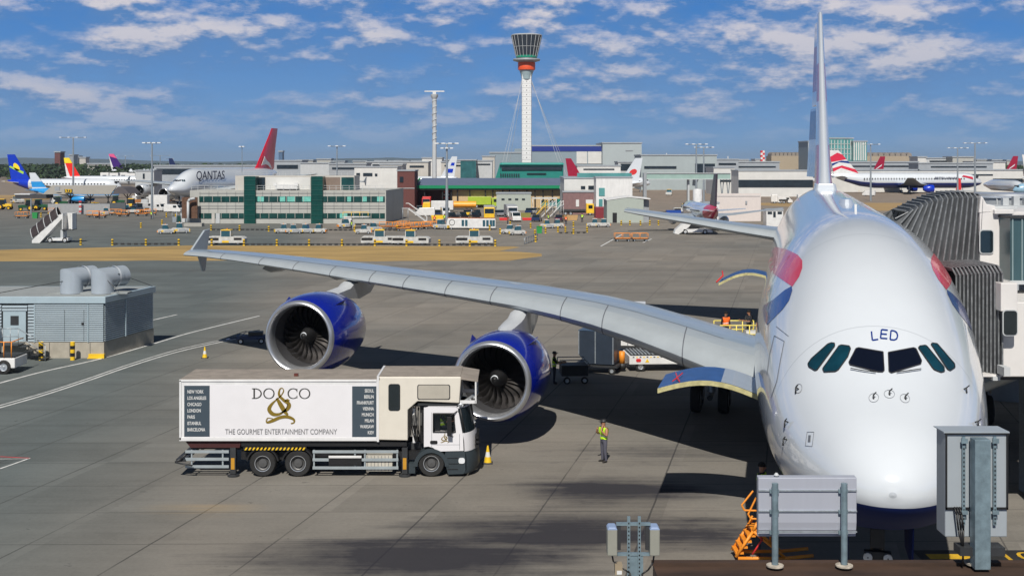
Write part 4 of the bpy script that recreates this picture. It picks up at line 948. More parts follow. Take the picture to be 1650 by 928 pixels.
# ------------------------------------------------------------------ louvred plant building on the left
pb = thing('plant_building', 'grey louvred plant building on a concrete plinth at the left edge', 'building', (-26.1, 78.6, 0))
LOUV = mat('blue-grey louvre', (.42,.50,.55), .4, metal=.1, var=.1, streak=(.3,1,1)); LOUD = mat('louvre shadow gap', (.02,.025,.03), .8); PLINTH = mat('cast concrete', (.38,.35,.29), .85, var=.2, vs=1.5)
FASC = mat('blue-grey fascia', (.36,.45,.50), .4, var=.06); FLATR = mat('flat roof membrane', (.27,.29,.29), .8, var=.15)
L_ = 15; Wd = 6.6; sk = .6 # skew of the side wall
def sx_(y): return .19*y
b = MB(); b.prism([(-L_,0),(0,0),(sx_(Wd),Wd),(-L_,Wd)], 0, 1.02, PLINTH)
for x in (-.9,-2.2,-3.5,-4.8): b.box(x, x+.03, -.006, -.001, .1, 1.0, LOUD)
pl = b.build('plinth', pb)
b = MB(); b.prism([(-L_,.06),(-.03,.06),(sx_(Wd)-.06,Wd-.05),(-L_,Wd-.05)], 1.03, 3.5, LOUD); wall = b.build('wall', pb)
def louvres(x0, x1, z0, z1, step=.135):
    b = MB(); z = z0
    while z < z1 - .03:
        b.prism([(-.04,z),(.05,z+step*.62),(.05,z+step*.72),(-.04,z+step*.55)], x0, x1, LOUV, axis='x'); z += step
    return b.build('louvre_panel', pb)
louvres(-4.4, -1.05, 1.06, 3.4); louvres(-.95, -.03, 1.06, 3.4); louvres(-L_, -6.55, 1.06, 3.4, .2); louvres(-4.85, -4.45, 1.06, 3.4, .2); louvres(-6.5, -4.9, 3.02, 3.4, .2)
b = MB()
for x in (-4.43, -1.0): MB().box(x-.03, x+.03, -.07, -.041, 1.03, 3.45, FASC).build('mullion', pb)
b = MB(); b.box(-2.52,-2.5,-.05,-.041,1.1,3.1, LOUD); b.box(-1.28,-1.26,-.05,-.041,1.1,3.1, LOUD); b.box(-1.42,-1.28,-.07,-.051,2.1,2.3, DARK); b.build('hatch', pb)
b = MB(); b.box(-6.45,-5.0,.0,.05,1.05,3.0, FASC); dr = b.build('door', pb)
b = MB(); b.box(-5.98,-5.45,-.01,-.002,2.1,2.7, DARK); b.build('door_pane', dr)
b = MB(); T0 = b.T.copy(); ang = math.atan2(Wd, sx_(Wd))
b.T = Matrix.Translation((0,0,0)) @ Matrix.Rotation(ang, 4, 'Z'); Ls = math.hypot(Wd, sx_(Wd)); z = 1.06
while z < 3.38:
    b.prism([(-.04,z),(.05,z+.085),(.05,z+.10),(-.04,z+.075)], .08, 2.7, LOUV, axis='x'); b.prism([(-.01,z),(.05,z+.085),(.05,z+.10),(-.01,z+.075)], 2.8, Ls-.08, LOUV, axis='x'); z += .135
b.box(2.7,2.8,-.08,.0,1.03,3.45, FASC); b.build('louvre_panel', pb)
b = MB(); b.prism([(-L_,-.1),(.12,-.1),(sx_(Wd)+.12,Wd+.1),(-L_,Wd+.1)], 3.5, 3.92, FASC); rf = b.build('roof', pb, bevel=.02)
b = MB(); b.prism([(-L_,.2),(-.1,.2),(sx_(Wd)-.2,Wd-.2),(-L_,Wd-.2)], 3.92, 3.93, FLATR); b.box(-4.2,1.0,1.6,2.6,3.931,4.02, FLATR); b.build('roof_membrane', rf)
DUCT = mat('painted duct', (.40,.45,.50), .35, metal=.2, var=.05)
for x in (-2.75, -.72):
    b = MB(); r = .72; zc_ = 4.95; n = 24
    T = Matrix.Translation((x, 1.9, 0)) @ Matrix.Rotation(R(-24), 4, 'Z'); b.T = T
    rg = []
    rg.append([(r*math.cos(2*math.pi*i/n), r*math.sin(2*math.pi*i/n), 3.95) for i in range(n)])
    rg.append([(r*math.cos(2*math.pi*i/n), r*math.sin(2*math.pi*i/n), zc_ - r*math.sin(2*math.pi*i/n)*-.0 + (-r*math.sin(2*math.pi*i/n))*1.0) for i in range(n)])
    # mitred 90 degree elbow: the cut plane runs at 45 degrees
    rg[1] = [(p[0], p[1], zc_ - p[1]*.9) for p in rg[0]]
    rg.append([(p[0], 1.25, zc_ - p[1]*.9) for p in rg[0]]); 
    b.loft(rg, DUCT)
    b.lathe([(r*.94,1.2),(r*.94,1.9)], DUCT, c=(0,0,zc_), axis='y', n=24); b.lathe([(r*1.02,.85),(r*1.02,1.0)], PW, c=(0,0,zc_), axis='y', n=24)
    d_ = b.build('roof_duct', pb, fix=True)
b = MB(); b.path([(-2.4,1.4,4.9),(-7.5,.6,4.0)], .025, DARK, n=5); b.path([(-.3,1.4,4.9),(.6,1.2,4.05)], .02, DARK, n=5); b.path([(.2,2.2,5.2),(1.2,5.8,4.1),(1.25,6.3,3.95)], .02, DARK, n=5); b.build('stay_cable', pb)
# bollards with chequered bands
BOLY = {}
def bollard(h=.95, r=.11, n=5, cap=False):
    t = thing('bollard', '', 'bollard'); b = MB(); st = h/n
    for i in range(n): b.lathe([(r,i*st),(r,(i+1)*st)], YELLOW if i % 2 == 0 else BLACK, n=10)
    b.lathe([(r,h),(r*.6,h+.02),(.005,h+.022)], YELLOW, n=10); o = b.build('post', t); 
    return t
b1 = bollard(1.15, .15); b1.location = G(66,580); b1['label'] = 'yellow and black banded bollard by the steps of the plant building'; b1['group'] = 'bollards by the plant building'
dup(b1, G(117,580), 0, 'yellow and black banded bollard before the plinth, nearer the plant building corner', 'bollards by the plant building')
t = tag(MB().box(-.5,.5,-.12,.12,0,.28, YELLOW).box(-.55,.4,-.2,-.12,0,.06, YELLOW).build('kerb_block', loc=G(156,577)), 'yellow painted block at the corner of the plant building plinth', 'block')
# steps with rail at the door
st = thing('access_steps', 'dark steps with a handrail below the door of the plant building', 'steps', (-31.6, 77.4, 0)); b = MB()
for i in range(4): b.box(.5+i*.42, .95+i*.42, 0, .9, .85-i*.25, .9-i*.25, DARK)
b.box(-1.0,.5,0,1.1,.95,1.0, DARK); b.build('tread', st)
b = MB()
for y in (0,):
    b.path([(-1,y,1),(-1,y,2.05),(.5,y,2.05),(2.2,y,1.0),(2.2,y,0)], .03, STEEL); b.path([(-1,y,1.55),(.5,y,1.55),(2.2,y,.5)], .025, STEEL)
    for x in (-.5,0,.5): b.tube((x,y,1),(x,y,2.05), .025, STEEL)
b.build('handrail', st)
# service truck cut by the left edge
sv = thing('service_vehicle', 'white service truck with orange rails cut off by the left edge', 'truck', (X_(8,73.5), 73.5, 0)); 
b = MB(); b.box(-3.5,.95,-.9,1.0,.35,.95, WHITE2); b.build('chassis', sv, bevel=.05)
b = MB(); b.box(-3.4,.9,-.85,.95,.96,1.02, DARK); b.build('deck', sv)
b = MB()
for x in (-.35,.3,.75): b.tube((x,-.9,1),(x,-.9,1.9), .03, ORANGE)
b.path([(-.35,-.9,1.9),(.75,-.9,1.9),(.75,.9,1.9)], .03, ORANGE); b.build('rail', sv)
b = MB(); b.prism([(-3.4,1.02),(-.55,1.02),(-.5,1.9),(-.75,3.0),(-3.4,3.1)], -.8, .9, mat('pale blue cab', (.25,.33,.38), .35), axis='y'); cb = b.build('cab', sv, bevel=.06)
b = MB(); b.prism([(-2.0,2.0),(-.65,2.0),(-.85,2.85),(-2.0,2.9)], -.82, -.805, GLASS, axis='y'); b.build('window', cb)
for x in (-.0, -2.6):
    b = MB(); wheel_mb(b, (x+.3,-.85,.42), .42, .25, axis='y'); b.build('wheel', sv)
b = MB(); b.box(-.9,.15,-.93,-.905,.45,.85, LAMPG); b.build('locker', sv)
# ------------------------------------------------------------------ jet bridges docked on the far side of the nose
BEL = mat('grey bellows fabric', (.085,.092,.10), .65, var=.5, vs=2.2, bump=.35, bs=8, streak=(1,1,.35)); BEL2 = mat('bellows rib edge', (.19,.20,.21), .55, var=.5, vs=5)
BRW = mat('bridge white panel', (.66,.64,.62), .45, var=.05); RIBG = mat('ribbed glass tunnel', (.05,.10,.115), .3, var=.3, vs=.5, streak=(1,1,.2))
def bellows(name, parent, front, back_dy, n):
    """front: function t -> ((px, py top), (px, py bottom), Y); folds run top to bottom and over the roof"""
    rings = []
    for i in range(2*n+1):
        t = i/(2*n); (tx, ty), (bx, by), Y = front(t); o_ = .11 if i % 2 else 0
        Tp = Vector((X_(tx, Y), Y, Z_(ty, Y))); Bt = Vector((X_(bx, Y), Y, Z_(by, Y))); dn = (Bt-Tp); r = []
        f = Tp + dn*.06; 
        r.append(Bt + Vector((0, -.16+o_, 0))); r.append(f + Vector((0, -.16+o_, 0))); r.append(Tp + Vector((.0, .22, -o_*1.0)) ); 
        r.append(Tp + Vector((.0, back_dy-.25, -o_+.02))); r.append(f + Vector((0, back_dy, 0))); r.append(Bt + Vector((0, back_dy-o_, 0)))
        rings.append([tuple(p - parent.location) for p in r])
    b = MB(); b.loft(rings, BEL, closed=False, caps=False, smooth=False); o = b.build(name, parent)
    b = MB()
    for i in range(0, 2*n+1, 2):
        r = rings[i]; off = Vector((0,-.02,.0)); b.path([tuple(Vector(p)+off) for p in r[:3]], .028, BEL2, n=5); b.path([tuple(Vector(p)+Vector((0,0,.02))) for p in r[2:4]], .028, BEL2, n=5)
    b.build('fold_edge', o)
    return o
up = thing('jet_bridge', 'upper-deck jet bridge with fanned grey bellows against the airliner crown', 'jet bridge', (X_(1600,45), 45, 0), group='jet bridges at the airliner')
def fr_up(t):
    top = [(1462,341),(1486,328),(1510,318),(1534,312),(1558,311),(1581,314)]; bot = [(1440,352),(1462,380),(1488,410),(1515,436),(1545,442),(1574,434)]
    k = t*5; i = min(4, int(k)); f = k-i; L = lambda P: (P[i][0]+(P[i+1][0]-P[i][0])*f, P[i][1]+(P[i+1][1]-P[i][1])*f)
    return L(top), L(bot), 47.0 - 1.6*t
bellows('bellows', up, fr_up, 2.0, 15)
def ub(px, py, Y): return (X_(px,Y)-up.location.x, Y-up.location.y, Z_(py,Y))
def pxbox(b, x0, x1, y0, y1, Y0, Y1, m, org):
    """box whose camera-facing side spans the photo rectangle at depth Y0"""
    b.box(X_(x0,Y0)-org.x, X_(x1,Y0)-org.x, Y0-org.y, Y1-org.y, Z_(y1,Y0), Z_(y0,Y0), m)
b = MB(); pxbox(b, 1579, 1790, 342, 456, 45.2, 49.5, BRW, up.location)
b.prism([(X_(1579,45.2)-up.location.x,Z_(342,45.2)),(X_(1605,45.2)-up.location.x,Z_(342,45.2)),(X_(1604,45.2)-up.location.x,Z_(332,45.2)),(X_(1590,45.2)-up.location.x,Z_(329,45.2)),(X_(1584,45.2)-up.location.x,Z_(318,45.2)),(X_(1581,45.2)-up.location.x,Z_(316,45.2))], .2, 4.2, BRW, axis='y')
cb_ = b.build('cabin', up, bevel=.03)
b = MB(); pxbox(b, 1603, 1634, 338, 345, 45.0, 49.6, BRW, up.location); pxbox(b, 1600, 1640, 333, 338, 46, 49, LGREY, up.location); b.build('roof', cb_, bevel=.02)
def winb(parent, x0, x1, y0, y1, Y, org):
    b = MB(); b.prism(rr(X_(x0,Y)-org.x, X_(x1,Y)-org.x, Z_(y1,Y), Z_(y0,Y), .12), Y-.03-org.y, Y-.002-org.y, LGREY, axis='y'); f = b.build('window', parent)
    b = MB(); b.prism(rr(X_(x0+1.6,Y)-org.x, X_(x1-1.6,Y)-org.x, Z_(y1-2,Y), Z_(y0+1.5,Y), .10), Y-.05-org.y, Y-.031-org.y, GLASS, axis='y'); b.build('pane', f)
winb(cb_, 1577.5, 1601, 370, 409, 45.18, up.location)
b = MB(); Yt = 44.2; ox = up.location.x
b.box(X_(1628,Yt)-ox, X_(1628,Yt)-ox+9, Yt-45, Yt-45+3.6, Z_(452,Yt), Z_(352,Yt), RIBG)
for i in range(26): x = X_(1630,Yt)-ox + i*.34; b.box(x, x+.05, Yt-45-.04, Yt-45-.001, Z_(452,Yt), Z_(352,Yt), mat('tunnel rib', (.20,.27,.28), .4))
tn = b.build('tunnel', up)
b = MB(); b.box(X_(1626,Yt)-ox, X_(1626,Yt)-ox+9, Yt-45-.08, Yt-45+3.7, Z_(458,Yt), Z_(452,Yt), LGREY); b.box(X_(1626,Yt)-ox, X_(1626,Yt)-ox+9, Yt-45-.08, Yt-45+3.7, Z_(352,Yt), Z_(348.5,Yt), DARK); b.build('tunnel_sill', tn)
for px in (1700,):
    b = MB(); b.box(X_(px,45)-ox-.5, X_(px,45)-ox+.5, 1, 2, 0, Z_(457,46), STEEL); b.build('support_leg', up)
# rooftop rotunda and plant seen behind
rt = thing('bridge_rotunda', 'round grey ribbed rotunda with roof plant behind the upper jet bridge', 'rotunda', (X_(1625,66), 66, 0)); o_ = rt.location
b = MB(); b.lathe([(.1,Z_(311,66)),(1.9,Z_(311.5,66)),(2.0,Z_(315,66)),(2.0,Z_(318,66))], ALU, n=36); b.lathe([(1.9,Z_(318,66)),(1.9,Z_(336,66)),(1.9,0)], GREYP, n=36)
b.build('drum', rt)
for i in range(9): 
    a = R(180+i*22.5+6); b = MB(); b.box(-.03,.03,-.03,.03, 8, Z_(319,66), LGREY); o = b.build('mullion', rt, loc=(1.93*math.cos(a), 1.93*math.sin(a), 0))
for i in range(5):
    b = MB(); b.cbox((i*.55-1.4,-3.0,Z_(330,63)+.15),(.3,.3,.4+.15*(i%2)), LGREY); b.build('roof_plant', rt)
b = MB(); b.box(-1.7,3,-3.4,-2.4,8.8,Z_(331,63), LGREY); b.build('roof_deck', rt)
lo = thing('jet_bridge', 'lower-deck jet bridge with squared grey bellows beside the airliner nose', 'jet bridge', (X_(1640,42), 42, 0), group='jet bridges at the airliner')
def fr_lo(t):
    x = 1538 + (1612-1538)*t; return (x, 434 - 4*math.sin(t*1.6)), (x, 603), 43.0 - 1.4*t
bellows('bellows', lo, fr_lo, 2.8, 12)
b = MB(); pxbox(b, 1540, 1614, 603, 607, 41.6, 45, BRW, lo.location); b.build('sill', lo)
b = MB(); pxbox(b, 1613, 1640, 456, 502, 41.2, 45, BRW, lo.location); pxbox(b, 1615, 1790, 487, 607, 41.6, 45.5, BRW, lo.location); cb_ = b.build('cabin', lo, bevel=.03)
winb(cb_, 1615, 1639.5, 499, 541, 41.18, lo.location)
b = MB(); pxbox(b, 1618, 1628, 592, 606, 40.9, 41.5, LGREY, lo.location); pxbox(b, 1600, 1790, 607, 612, 42, 45, DARK, lo.location); pxbox(b, 1600, 1612, 607, 613, 41.5, 42, LGREY, lo.location); b.build('bracket', lo)
b = MB(); b.box(1.5, 2.2, 1, 2, 0, Z_(608,44), STEEL); b.build('support_leg', lo)
# aft part of the bridge and the terminal wall give the shade on the ground right of the nose
# ------------------------------------------------------------------ walkway roof edge, rear of two displays, antenna rack
RY = 20.0; RZ = Z_(906, RY)
rust = mat('rust-stained roof edge', (.055,.03,.018), .8, var=.6, vs=2.5, streak=(.25,1,1))
re_ = thing('walkway_roof', 'rust-stained flat roof edge carrying the display posts along the bottom', 'roof', (X_(1400,RY), RY, 0)); ox = re_.location.x
b = MB(); b.box(X_(1052,RY)-ox, X_(1052,RY)-ox+22, -6, .0, RZ-.6, RZ-.02, rust); b.build('slab', re_)
b = MB(); b.box(X_(1050,RY)-ox, X_(1050,RY)-ox+22, -.1, .05, RZ-.018, RZ+.03, rust); b.build('coping', re_)
BACK = mat('panel back grey', (.42,.44,.50), .38, metal=.2, var=.06, streak=(2,1,.2)); GV = mat('galvanised post', (.22,.30,.34), .35, metal=.35, var=.3, vs=6)
dp = thing('display_board', 'blank grey rear of a wide ribbed board on two posts', 'display board', (X_(1300,19.9), 19.9, RZ+.03)); ox = dp.location.x; oz = dp.location.z
def q(px): return X_(px,19.9)-ox
def z_(py): return Z_(py,19.9)-oz
b = MB(); prof = [(0,z_(864)),(.0,z_(858)),(-.03,z_(852)),(-.05,z_(840)),(-.05,z_(768)),(.09,z_(767)),(.09,z_(864))]
b.prism(prof, q(1221), q(1379), BACK, axis='x'); b.build('panel', dp, bevel=.01)
for py in (788.5, 821.5, 854.5):
    b = MB(); b.box(q(1221), q(1379), -.075, -.051, z_(py+1), z_(py-1), STEEL); b.build('rib', dp)
for px in (1245.5, 1356):
    b = MB(); b.tube((q(px),-.16,0),(q(px),-.16,z_(774)), .052, GV, n=16); b.lathe([(.14,0),(.14,.02),(.06,.03)], mat('grout patch', (.45,.4,.33), .9, var=.5, vs=8), c=(q(px),-.16,0), n=14)
    for py in (788.5, 821.5, 854.5): b.box(q(px)-.075, q(px)+.075, -.11, -.076, z_(py+3), z_(py-3), GV)
    b.build('post', dp)
b = MB(); b.lathe([(.03,z_(767)),(.045,z_(765)),(.03,z_(763)),(.015,z_(761))], LGREY, c=(q(1251),0,0), n=10); b.build('beacon', dp)
sg = thing('display_cabinet', 'tall grey steel cabinet seen from behind on one square post', 'display cabinet', (X_(1575,19.85), 19.85, RZ+.03)); ox = sg.location.x; oz = sg.location.z
def q(px): return X_(px,19.85)-ox
def z_(py): return Z_(py,19.85)-oz
CAB = mat('cabinet grey', (.36,.40,.43), .38, metal=.15, var=.05)
b = MB(); b.prism([(q(1523),z_(865)),(q(1623),z_(865)),(q(1624),z_(697)),(q(1523),z_(697))], .0, .42, CAB, axis='y'); b.build('case', sg, bevel=.02)
b = MB(); b.prism([(-.02,z_(697)),(.47,z_(697)),(.47,z_(696)),(-.02,z_(695))], q(1520), q(1626), CAB, axis='x'); b.build('hood', sg)
b = MB(); b.box(q(1522), q(1626), -.03, -.005, z_(699.5), z_(697), BLACK); b.box(q(1523), q(1525.5), -.03, -.005, z_(820), z_(699.5), BLACK); b.box(q(1621), q(1623.5), -.03, -.005, z_(820), z_(699.5), BLACK); b.box(q(1523), q(1623.5), -.03, -.005, z_(820), z_(816.5), BLACK); b.build('door_gasket', sg)
b = MB(); b.box(q(1560), q(1585), -.30, -.07, 0, z_(702), GV); b.build('post', sg, bevel=.01)
for px in (1551, 1601):
    b = MB(); b.box(q(px-2.4), q(px+2.4), -.06, -.031, z_(844), z_(702), GV); ch = b.build('slotted_channel', sg)
    b = MB()
    for i in range(20): b.box(q(px-1), q(px+1), -.065, -.061, z_(842-i*7), z_(839-i*7), BLACK)
    b.build('slot_row', ch)
    b = MB(); b.box(q(px-5), q(px+5), -.1, -.066, z_(712), z_(705), GV); b.box(q(px-5), q(px+5), -.1, -.066, z_(826), z_(820), GV); b.build('clamp', ch)
b = MB()
for k in (1536, 1540, 1544):
    b.path([(q(k),-.05,z_(815)),(q(k+1),-.12,z_(825)),(q(k+4),-.12,z_(850)),(q(1548),-.1,z_(880)),(q(1548),-.1,.0)], .016, BLACK, n=6)
b.build('cable', sg)
b = MB(); b.lathe([(.2,0),(.2,.03),(.1,.04)], mat('grout patch', (.45,.4,.33), .9), n=14); b.build('base_grout', sg)
b = MB(); b.box(q(1540), q(1612), -.2, .1, z_(889), z_(876), DARK); b.build('cross_plate', sg)
an = thing('antenna_rack', 'galvanised rack with two small white antenna panels at the bottom edge', 'antenna', (X_(1020,17), 17, Z_(935,17))); ox = an.location.x; oz = an.location.z
def q(px): return X_(px,17)-ox
def z_(py): return Z_(py,17)-oz
for x0, x1 in ((978,994),(1046,1062)):
    b = MB(); b.box(q(x0), q(x1), -.1, .12, z_(892), z_(850), mat('off white antenna', (.26,.26,.22), .5)); b.prism([(q(x0),z_(850)),(q(x1),z_(850)),(q(x1)-.02,z_(846)),(q(x0)+.02,z_(846))], -.1, .12, mat('blue-grey cap', (.25,.33,.5), .4), axis='y'); b.build('antenna_panel', an, bevel=.015)
b = MB()
for py in (843.5, 892): b.box(q(993 if py < 860 else 990), q(1048), -.03, .03, z_(py+2), z_(py-2), GV)
for px in (1012.5, 1029.5): b.box(q(px-2.4), q(px+2.4), -.06, -.031, 0, z_(830), GV)
b.box(q(1011), q(1036), -.03, .06, 0, z_(895), GV)
b.box(q(995), q(1000), -.02,.04, z_(885), z_(847), DARK); b.box(q(1040), q(1046), -.02,.04, z_(885), z_(847), DARK)
b.build('frame', an)
b = MB()
for px in (1012.5, 1029.5):
    for i in range(14): b.box(q(px-1), q(px+1), -.066, -.061, z_(925-i*6.4), z_(922.4-i*6.4), BLACK)
b.build('slot_row', an)
b = MB(); b.path([(q(986),0,z_(892)),(q(988),-.02,z_(903)),(q(1000),-.04,z_(912)),(q(1014),-.06,z_(920)),(q(1018),-.06,0)], .012, BLACK); b.build('cable', an); b = MB(); b.path([(q(1054),0,z_(892)),(q(1052),-.02,z_(905)),(q(1044),-.04,z_(916)),(q(1034),-.06,z_(922)),(q(1030),-.06,0)], .012, BLACK); b.build('cable', an)
b = MB(); b.box(q(990), q(1002), -.1, .05, z_(922), z_(906), mat('tan box', (.3,.24,.16), .6)); b.box(q(993), q(1001), -.105, -.101, z_(921), z_(915), WHITE); b.build('junction_box', an)
# ------------------------------------------------------------------ orange maintenance stand and things under the nose
osd = thing('maintenance_steps', 'orange folding steps standing under the nose behind the wide board', 'steps', G(1232,905)); 
b = MB(); s_ = .0225
def o3(px, py, y=0): return ((px-1232)*s_, y, (905-py)*s_)
for y in (0, .7):
    b.path([o3(1192,898,y),o3(1216,862,y),o3(1222,850,y)], .05, ORANGE); b.path([o3(1195,900,y),o3(1260,900,y),o3(1300,896,y)], .06, ORANGE); b.path([o3(1216,862,y),o3(1262,900,y)], .05, ORANGE)
for i in range(5): x, y_, z = o3(1196+i*5.5, 893-i*8); b.box(x-.1, x+.16, 0, .7, z-.03, z+.03, ORANGE)
b.build('frame', osd)
b = MB()
for k in (0, 9): b.path([o3(1200+k,826+k*1.4,0),o3(1216+k*.5,806+k,0)], .03, ORANGE); b.path([o3(1200+k,826+k*1.4,0),o3(1204+k,833+k*1.3,0),o3(1240,834+k*1.3,0),o3(1240,880,0)], .03, ORANGE)
b.build('handrail', osd)
b = MB(); b.path([o3(1214,893,-.1),o3(1228,872,-.1),o3(1222,866,-.1)], .03, RED); b.build('safety_bar', osd)
person('worker in a lime vest half hidden behind the wide board under the nose', tuple(G(1229,905)+Vector((.2,1.2,1.0))), R(60), pose='stand', scale=1.0)
# ------------------------------------------------------------------ freight under the wing
NAVY = mat('navy container side', (.04,.055,.08), .4, var=.15, metal=.3); CT = mat('container top blue', (.06,.10,.16), .4, metal=.3, var=.15)
def uld(name, label, loc, rz, m, mt, w_=2.2, d=1.6, h=1.62, grp=None):
    t = thing(name, label, 'container', loc, rz, grp)
    b = MB(); poly = [(-w_/2+.1,.55+.55),(-w_/2+.55,.55),(w_/2,.55),(w_/2,.55+h),(-w_/2+.1,.55+h)]
    b.prism(poly, -d/2, d/2, m, axis='y'); sh = b.build('shell', t, bevel=.02)
    b = MB(); b.box(-w_/2+.08, w_/2+.02, -d/2-.02, d/2+.02, .55+h, .55+h+.03, mt); b.build('lid', t)
    b = MB()
    for x in (-w_/2+.12, 0, w_/2-.05): b.box(x-.03, x+.03, -d/2-.02, -d/2-.001, .6+(.5 if x < -.5 else 0), .55+h, STEEL)
    b.build('frame_rail', sh)
    return t
def dolly(t, w_=2.6, d=1.7, m=DARK):
    b = MB(); b.box(-w_/2, w_/2, -d/2, d/2, .38, .5, m); b.box(-w_/2-.8, -w_/2, -.05, .05, .36, .42, m); b.build('dolly_bed', t)
    for x in (-w_/2+.35, w_/2-.35):
        for y in (-d/2+.1, d/2-.1):
            b = MB(); wheel_mb(b, (x,y,.2), .2, .12, axis='y'); b.build('wheel', t)
c = G(965,603); u1 = uld('freight_container', 'navy freight container on a dolly in the shade under the wing', (c.x+.1, c.y+1.2, 0), R(-18), NAVY, CT, 2.25, 1.9, 1.95); dolly(u1, 2.7, 2.0)
c = G(996,590); u2 = uld('freight_container', 'tall white container truck body behind the navy container under the wing', (c.x+.9, c.y+3.2, .35), R(-6), WHITE2, WHITE, 2.2, 1.7, 2.6); dolly(u2, 2.3, 1.6)
# low loader bed with white side
c = G(1062,598); ll = thing('pallet_loader', 'white-sided pallet loader with a roller deck under the wing', 'loader', (c.x, c.y+1, 0), R(4))
b = MB(); b.box(-1.9, 2.9, -1.2, 1.3, .45, .95, WHITE); b.build('bed', ll, bevel=.03)
b = MB(); b.box(-1.8, 2.8, -1.1, 1.2, .951, 1.0, DARK)
for i in range(22): b.tube((-1.7+i*.21,-1.05,1.03),(-1.7+i*.21,1.15,1.03), .05, STEEL, n=6)
b.build('roller_deck', ll)
b = MB()
for i in range(22): b.box(-1.7+i*.21, -1.6+i*.21, -1.215, -1.201, .86, .92, YELLOW if i % 2 else BLACK)
b.build('hazard_strip', ll)
b = MB(); b.prism(rr(-1.5,-1.2,.6,.8,.08), -1.22, -1.202, RED, axis='y'); b.build('tail_light', ll); b = MB(); b.prism([(-.95,.58),(-.7,.58),(-.82,.8)], -1.22, -1.202, YELLOW, axis='y'); b.build('reflector', ll)
for x in (-1.2, 2.2):
    b = MB(); wheel_mb(b, (x,-1.0,.3), .3, .2, axis='y'); b.build('wheel', ll)
b = MB(); b.tube((-2.3,-.9,.5),(-2.3,-.9,1.2), .18, ORANGE); b.tube((-2.3,-.9,.2),(-2.3,-.9,.49), .25, DARK); b.box(-2.9,-2.2,-.9,.9,.3,.5, RED); b.build('tow_post', ll)
c = G(1022,588); person('worker in an orange vest standing by the white container under the wing', (c.x, c.y+2.5, .3), R(80), vest=HIVO, pose='reach')
c = G(893,618); person('worker in a green vest leaning on a trolley in the wing shade', (c.x, c.y, 0), R(90), pose='reach', scale=1.0, cap=True)
c = G(912,618); tl = thing('baggage_trolley', 'dark wheeled trolley with a rail in the shade right of the inboard engine', 'trolley', (c.x+.1, c.y+.4, 0), R(5))
b = MB(); b.box(-.4,1.1,-.6,.6,.45,1.05, DARK); b.build('bin', tl, bevel=.02)
b = MB(); b.path([(-.5,-.6,1.05),(-.5,-.6,1.35),(1.0,-.6,1.35),(1.2,-.6,1.05)], .03, STEEL); b.path([(-.5,.6,1.05),(-.5,.6,1.35),(1.0,.6,1.35),(1.2,.6,1.05)], .03, STEEL); b.build('rail', tl)
for x in (-.1,.9):
    b = MB(); wheel_mb(b, (x,-.55,.2), .2, .12, axis='y'); b.build('wheel', tl)
# loader at the aft hold with crew
Y0 = 76; X0 = X_(1185, Y0); ah = thing('hold_loader', 'yellow-railed loader platform at the open rear cargo hold', 'loader', (X0, Y0, 0))
b = MB(); b.box(-1.3,1.5,-1,1.5,1.35,1.5, WHITE); b.build('platform', ah); b = MB(); b.box(-1.0,1.3,-.6,1.1,.3,1.34, WHITE2); b.build('chassis', ah)
b = MB(); yel = mat('pale yellow rail', (.75,.62,.12), .4)
for y in (-.9,1.4):
    for z in (2.0, 2.55): b.tube((-1.1,y,z),(1.4,y,z), .035, yel)
    for x in (-1.1,-.1,.7,1.4): b.tube((x,y,1.5),(x,y,2.55), .035, yel)
b.build('rail', ah)
b = MB(); b.box(.5,1.4,-.85,-.3,1.51,2.2, WHITE); b.build('control_box', ah)
for x in (-.8,.9):
    b = MB(); wheel_mb(b, (x,-.7,.3), .3, .2, axis='y'); b.build('wheel', ah)
person('worker in an orange vest at the left end of the rear hold loader platform', (X_(1168,Y0), Y0-.3, 1.5), R(20), vest=HIVO, trousers='2a2420')
person('worker in dark clothes at the right end of the rear hold loader platform', (X_(1209,Y0), Y0+.4, 1.5), R(-60), vest=mat('dark jacket', (.03,.03,.035), .8), pose='reach')
# tow bar cart left of the outboard engine
c = G(398,553); tc_ = thing('tow_cart', 'low dark tow cart on the apron left of the outboard engine', 'cart', (c.x, c.y, 0), R(8)); NV = mat('faded navy frame', (.03,.05,.12), .6, var=.4)
b = MB(); b.box(-.7,1.3,-.5,.5,.3,.55, NV); b.box(.1,1.1,-.4,.4,.55,.8, DARK); b.build('bed', tc_, bevel=.02)
b = MB(); b.path([(-.7,0,.4),(-1.4,-.1,.3)], .05, NV); b.path([(-.5,-.4,.55),(.0,-.4,.85),(.9,-.4,.95)], .03, STEEL); b.build('draw_bar', tc_)
for x in (-.4, 1.0):
    b = MB(); wheel_mb(b, (x,-.45,.2), .2, .14, axis='y'); b.build('wheel', tc_)
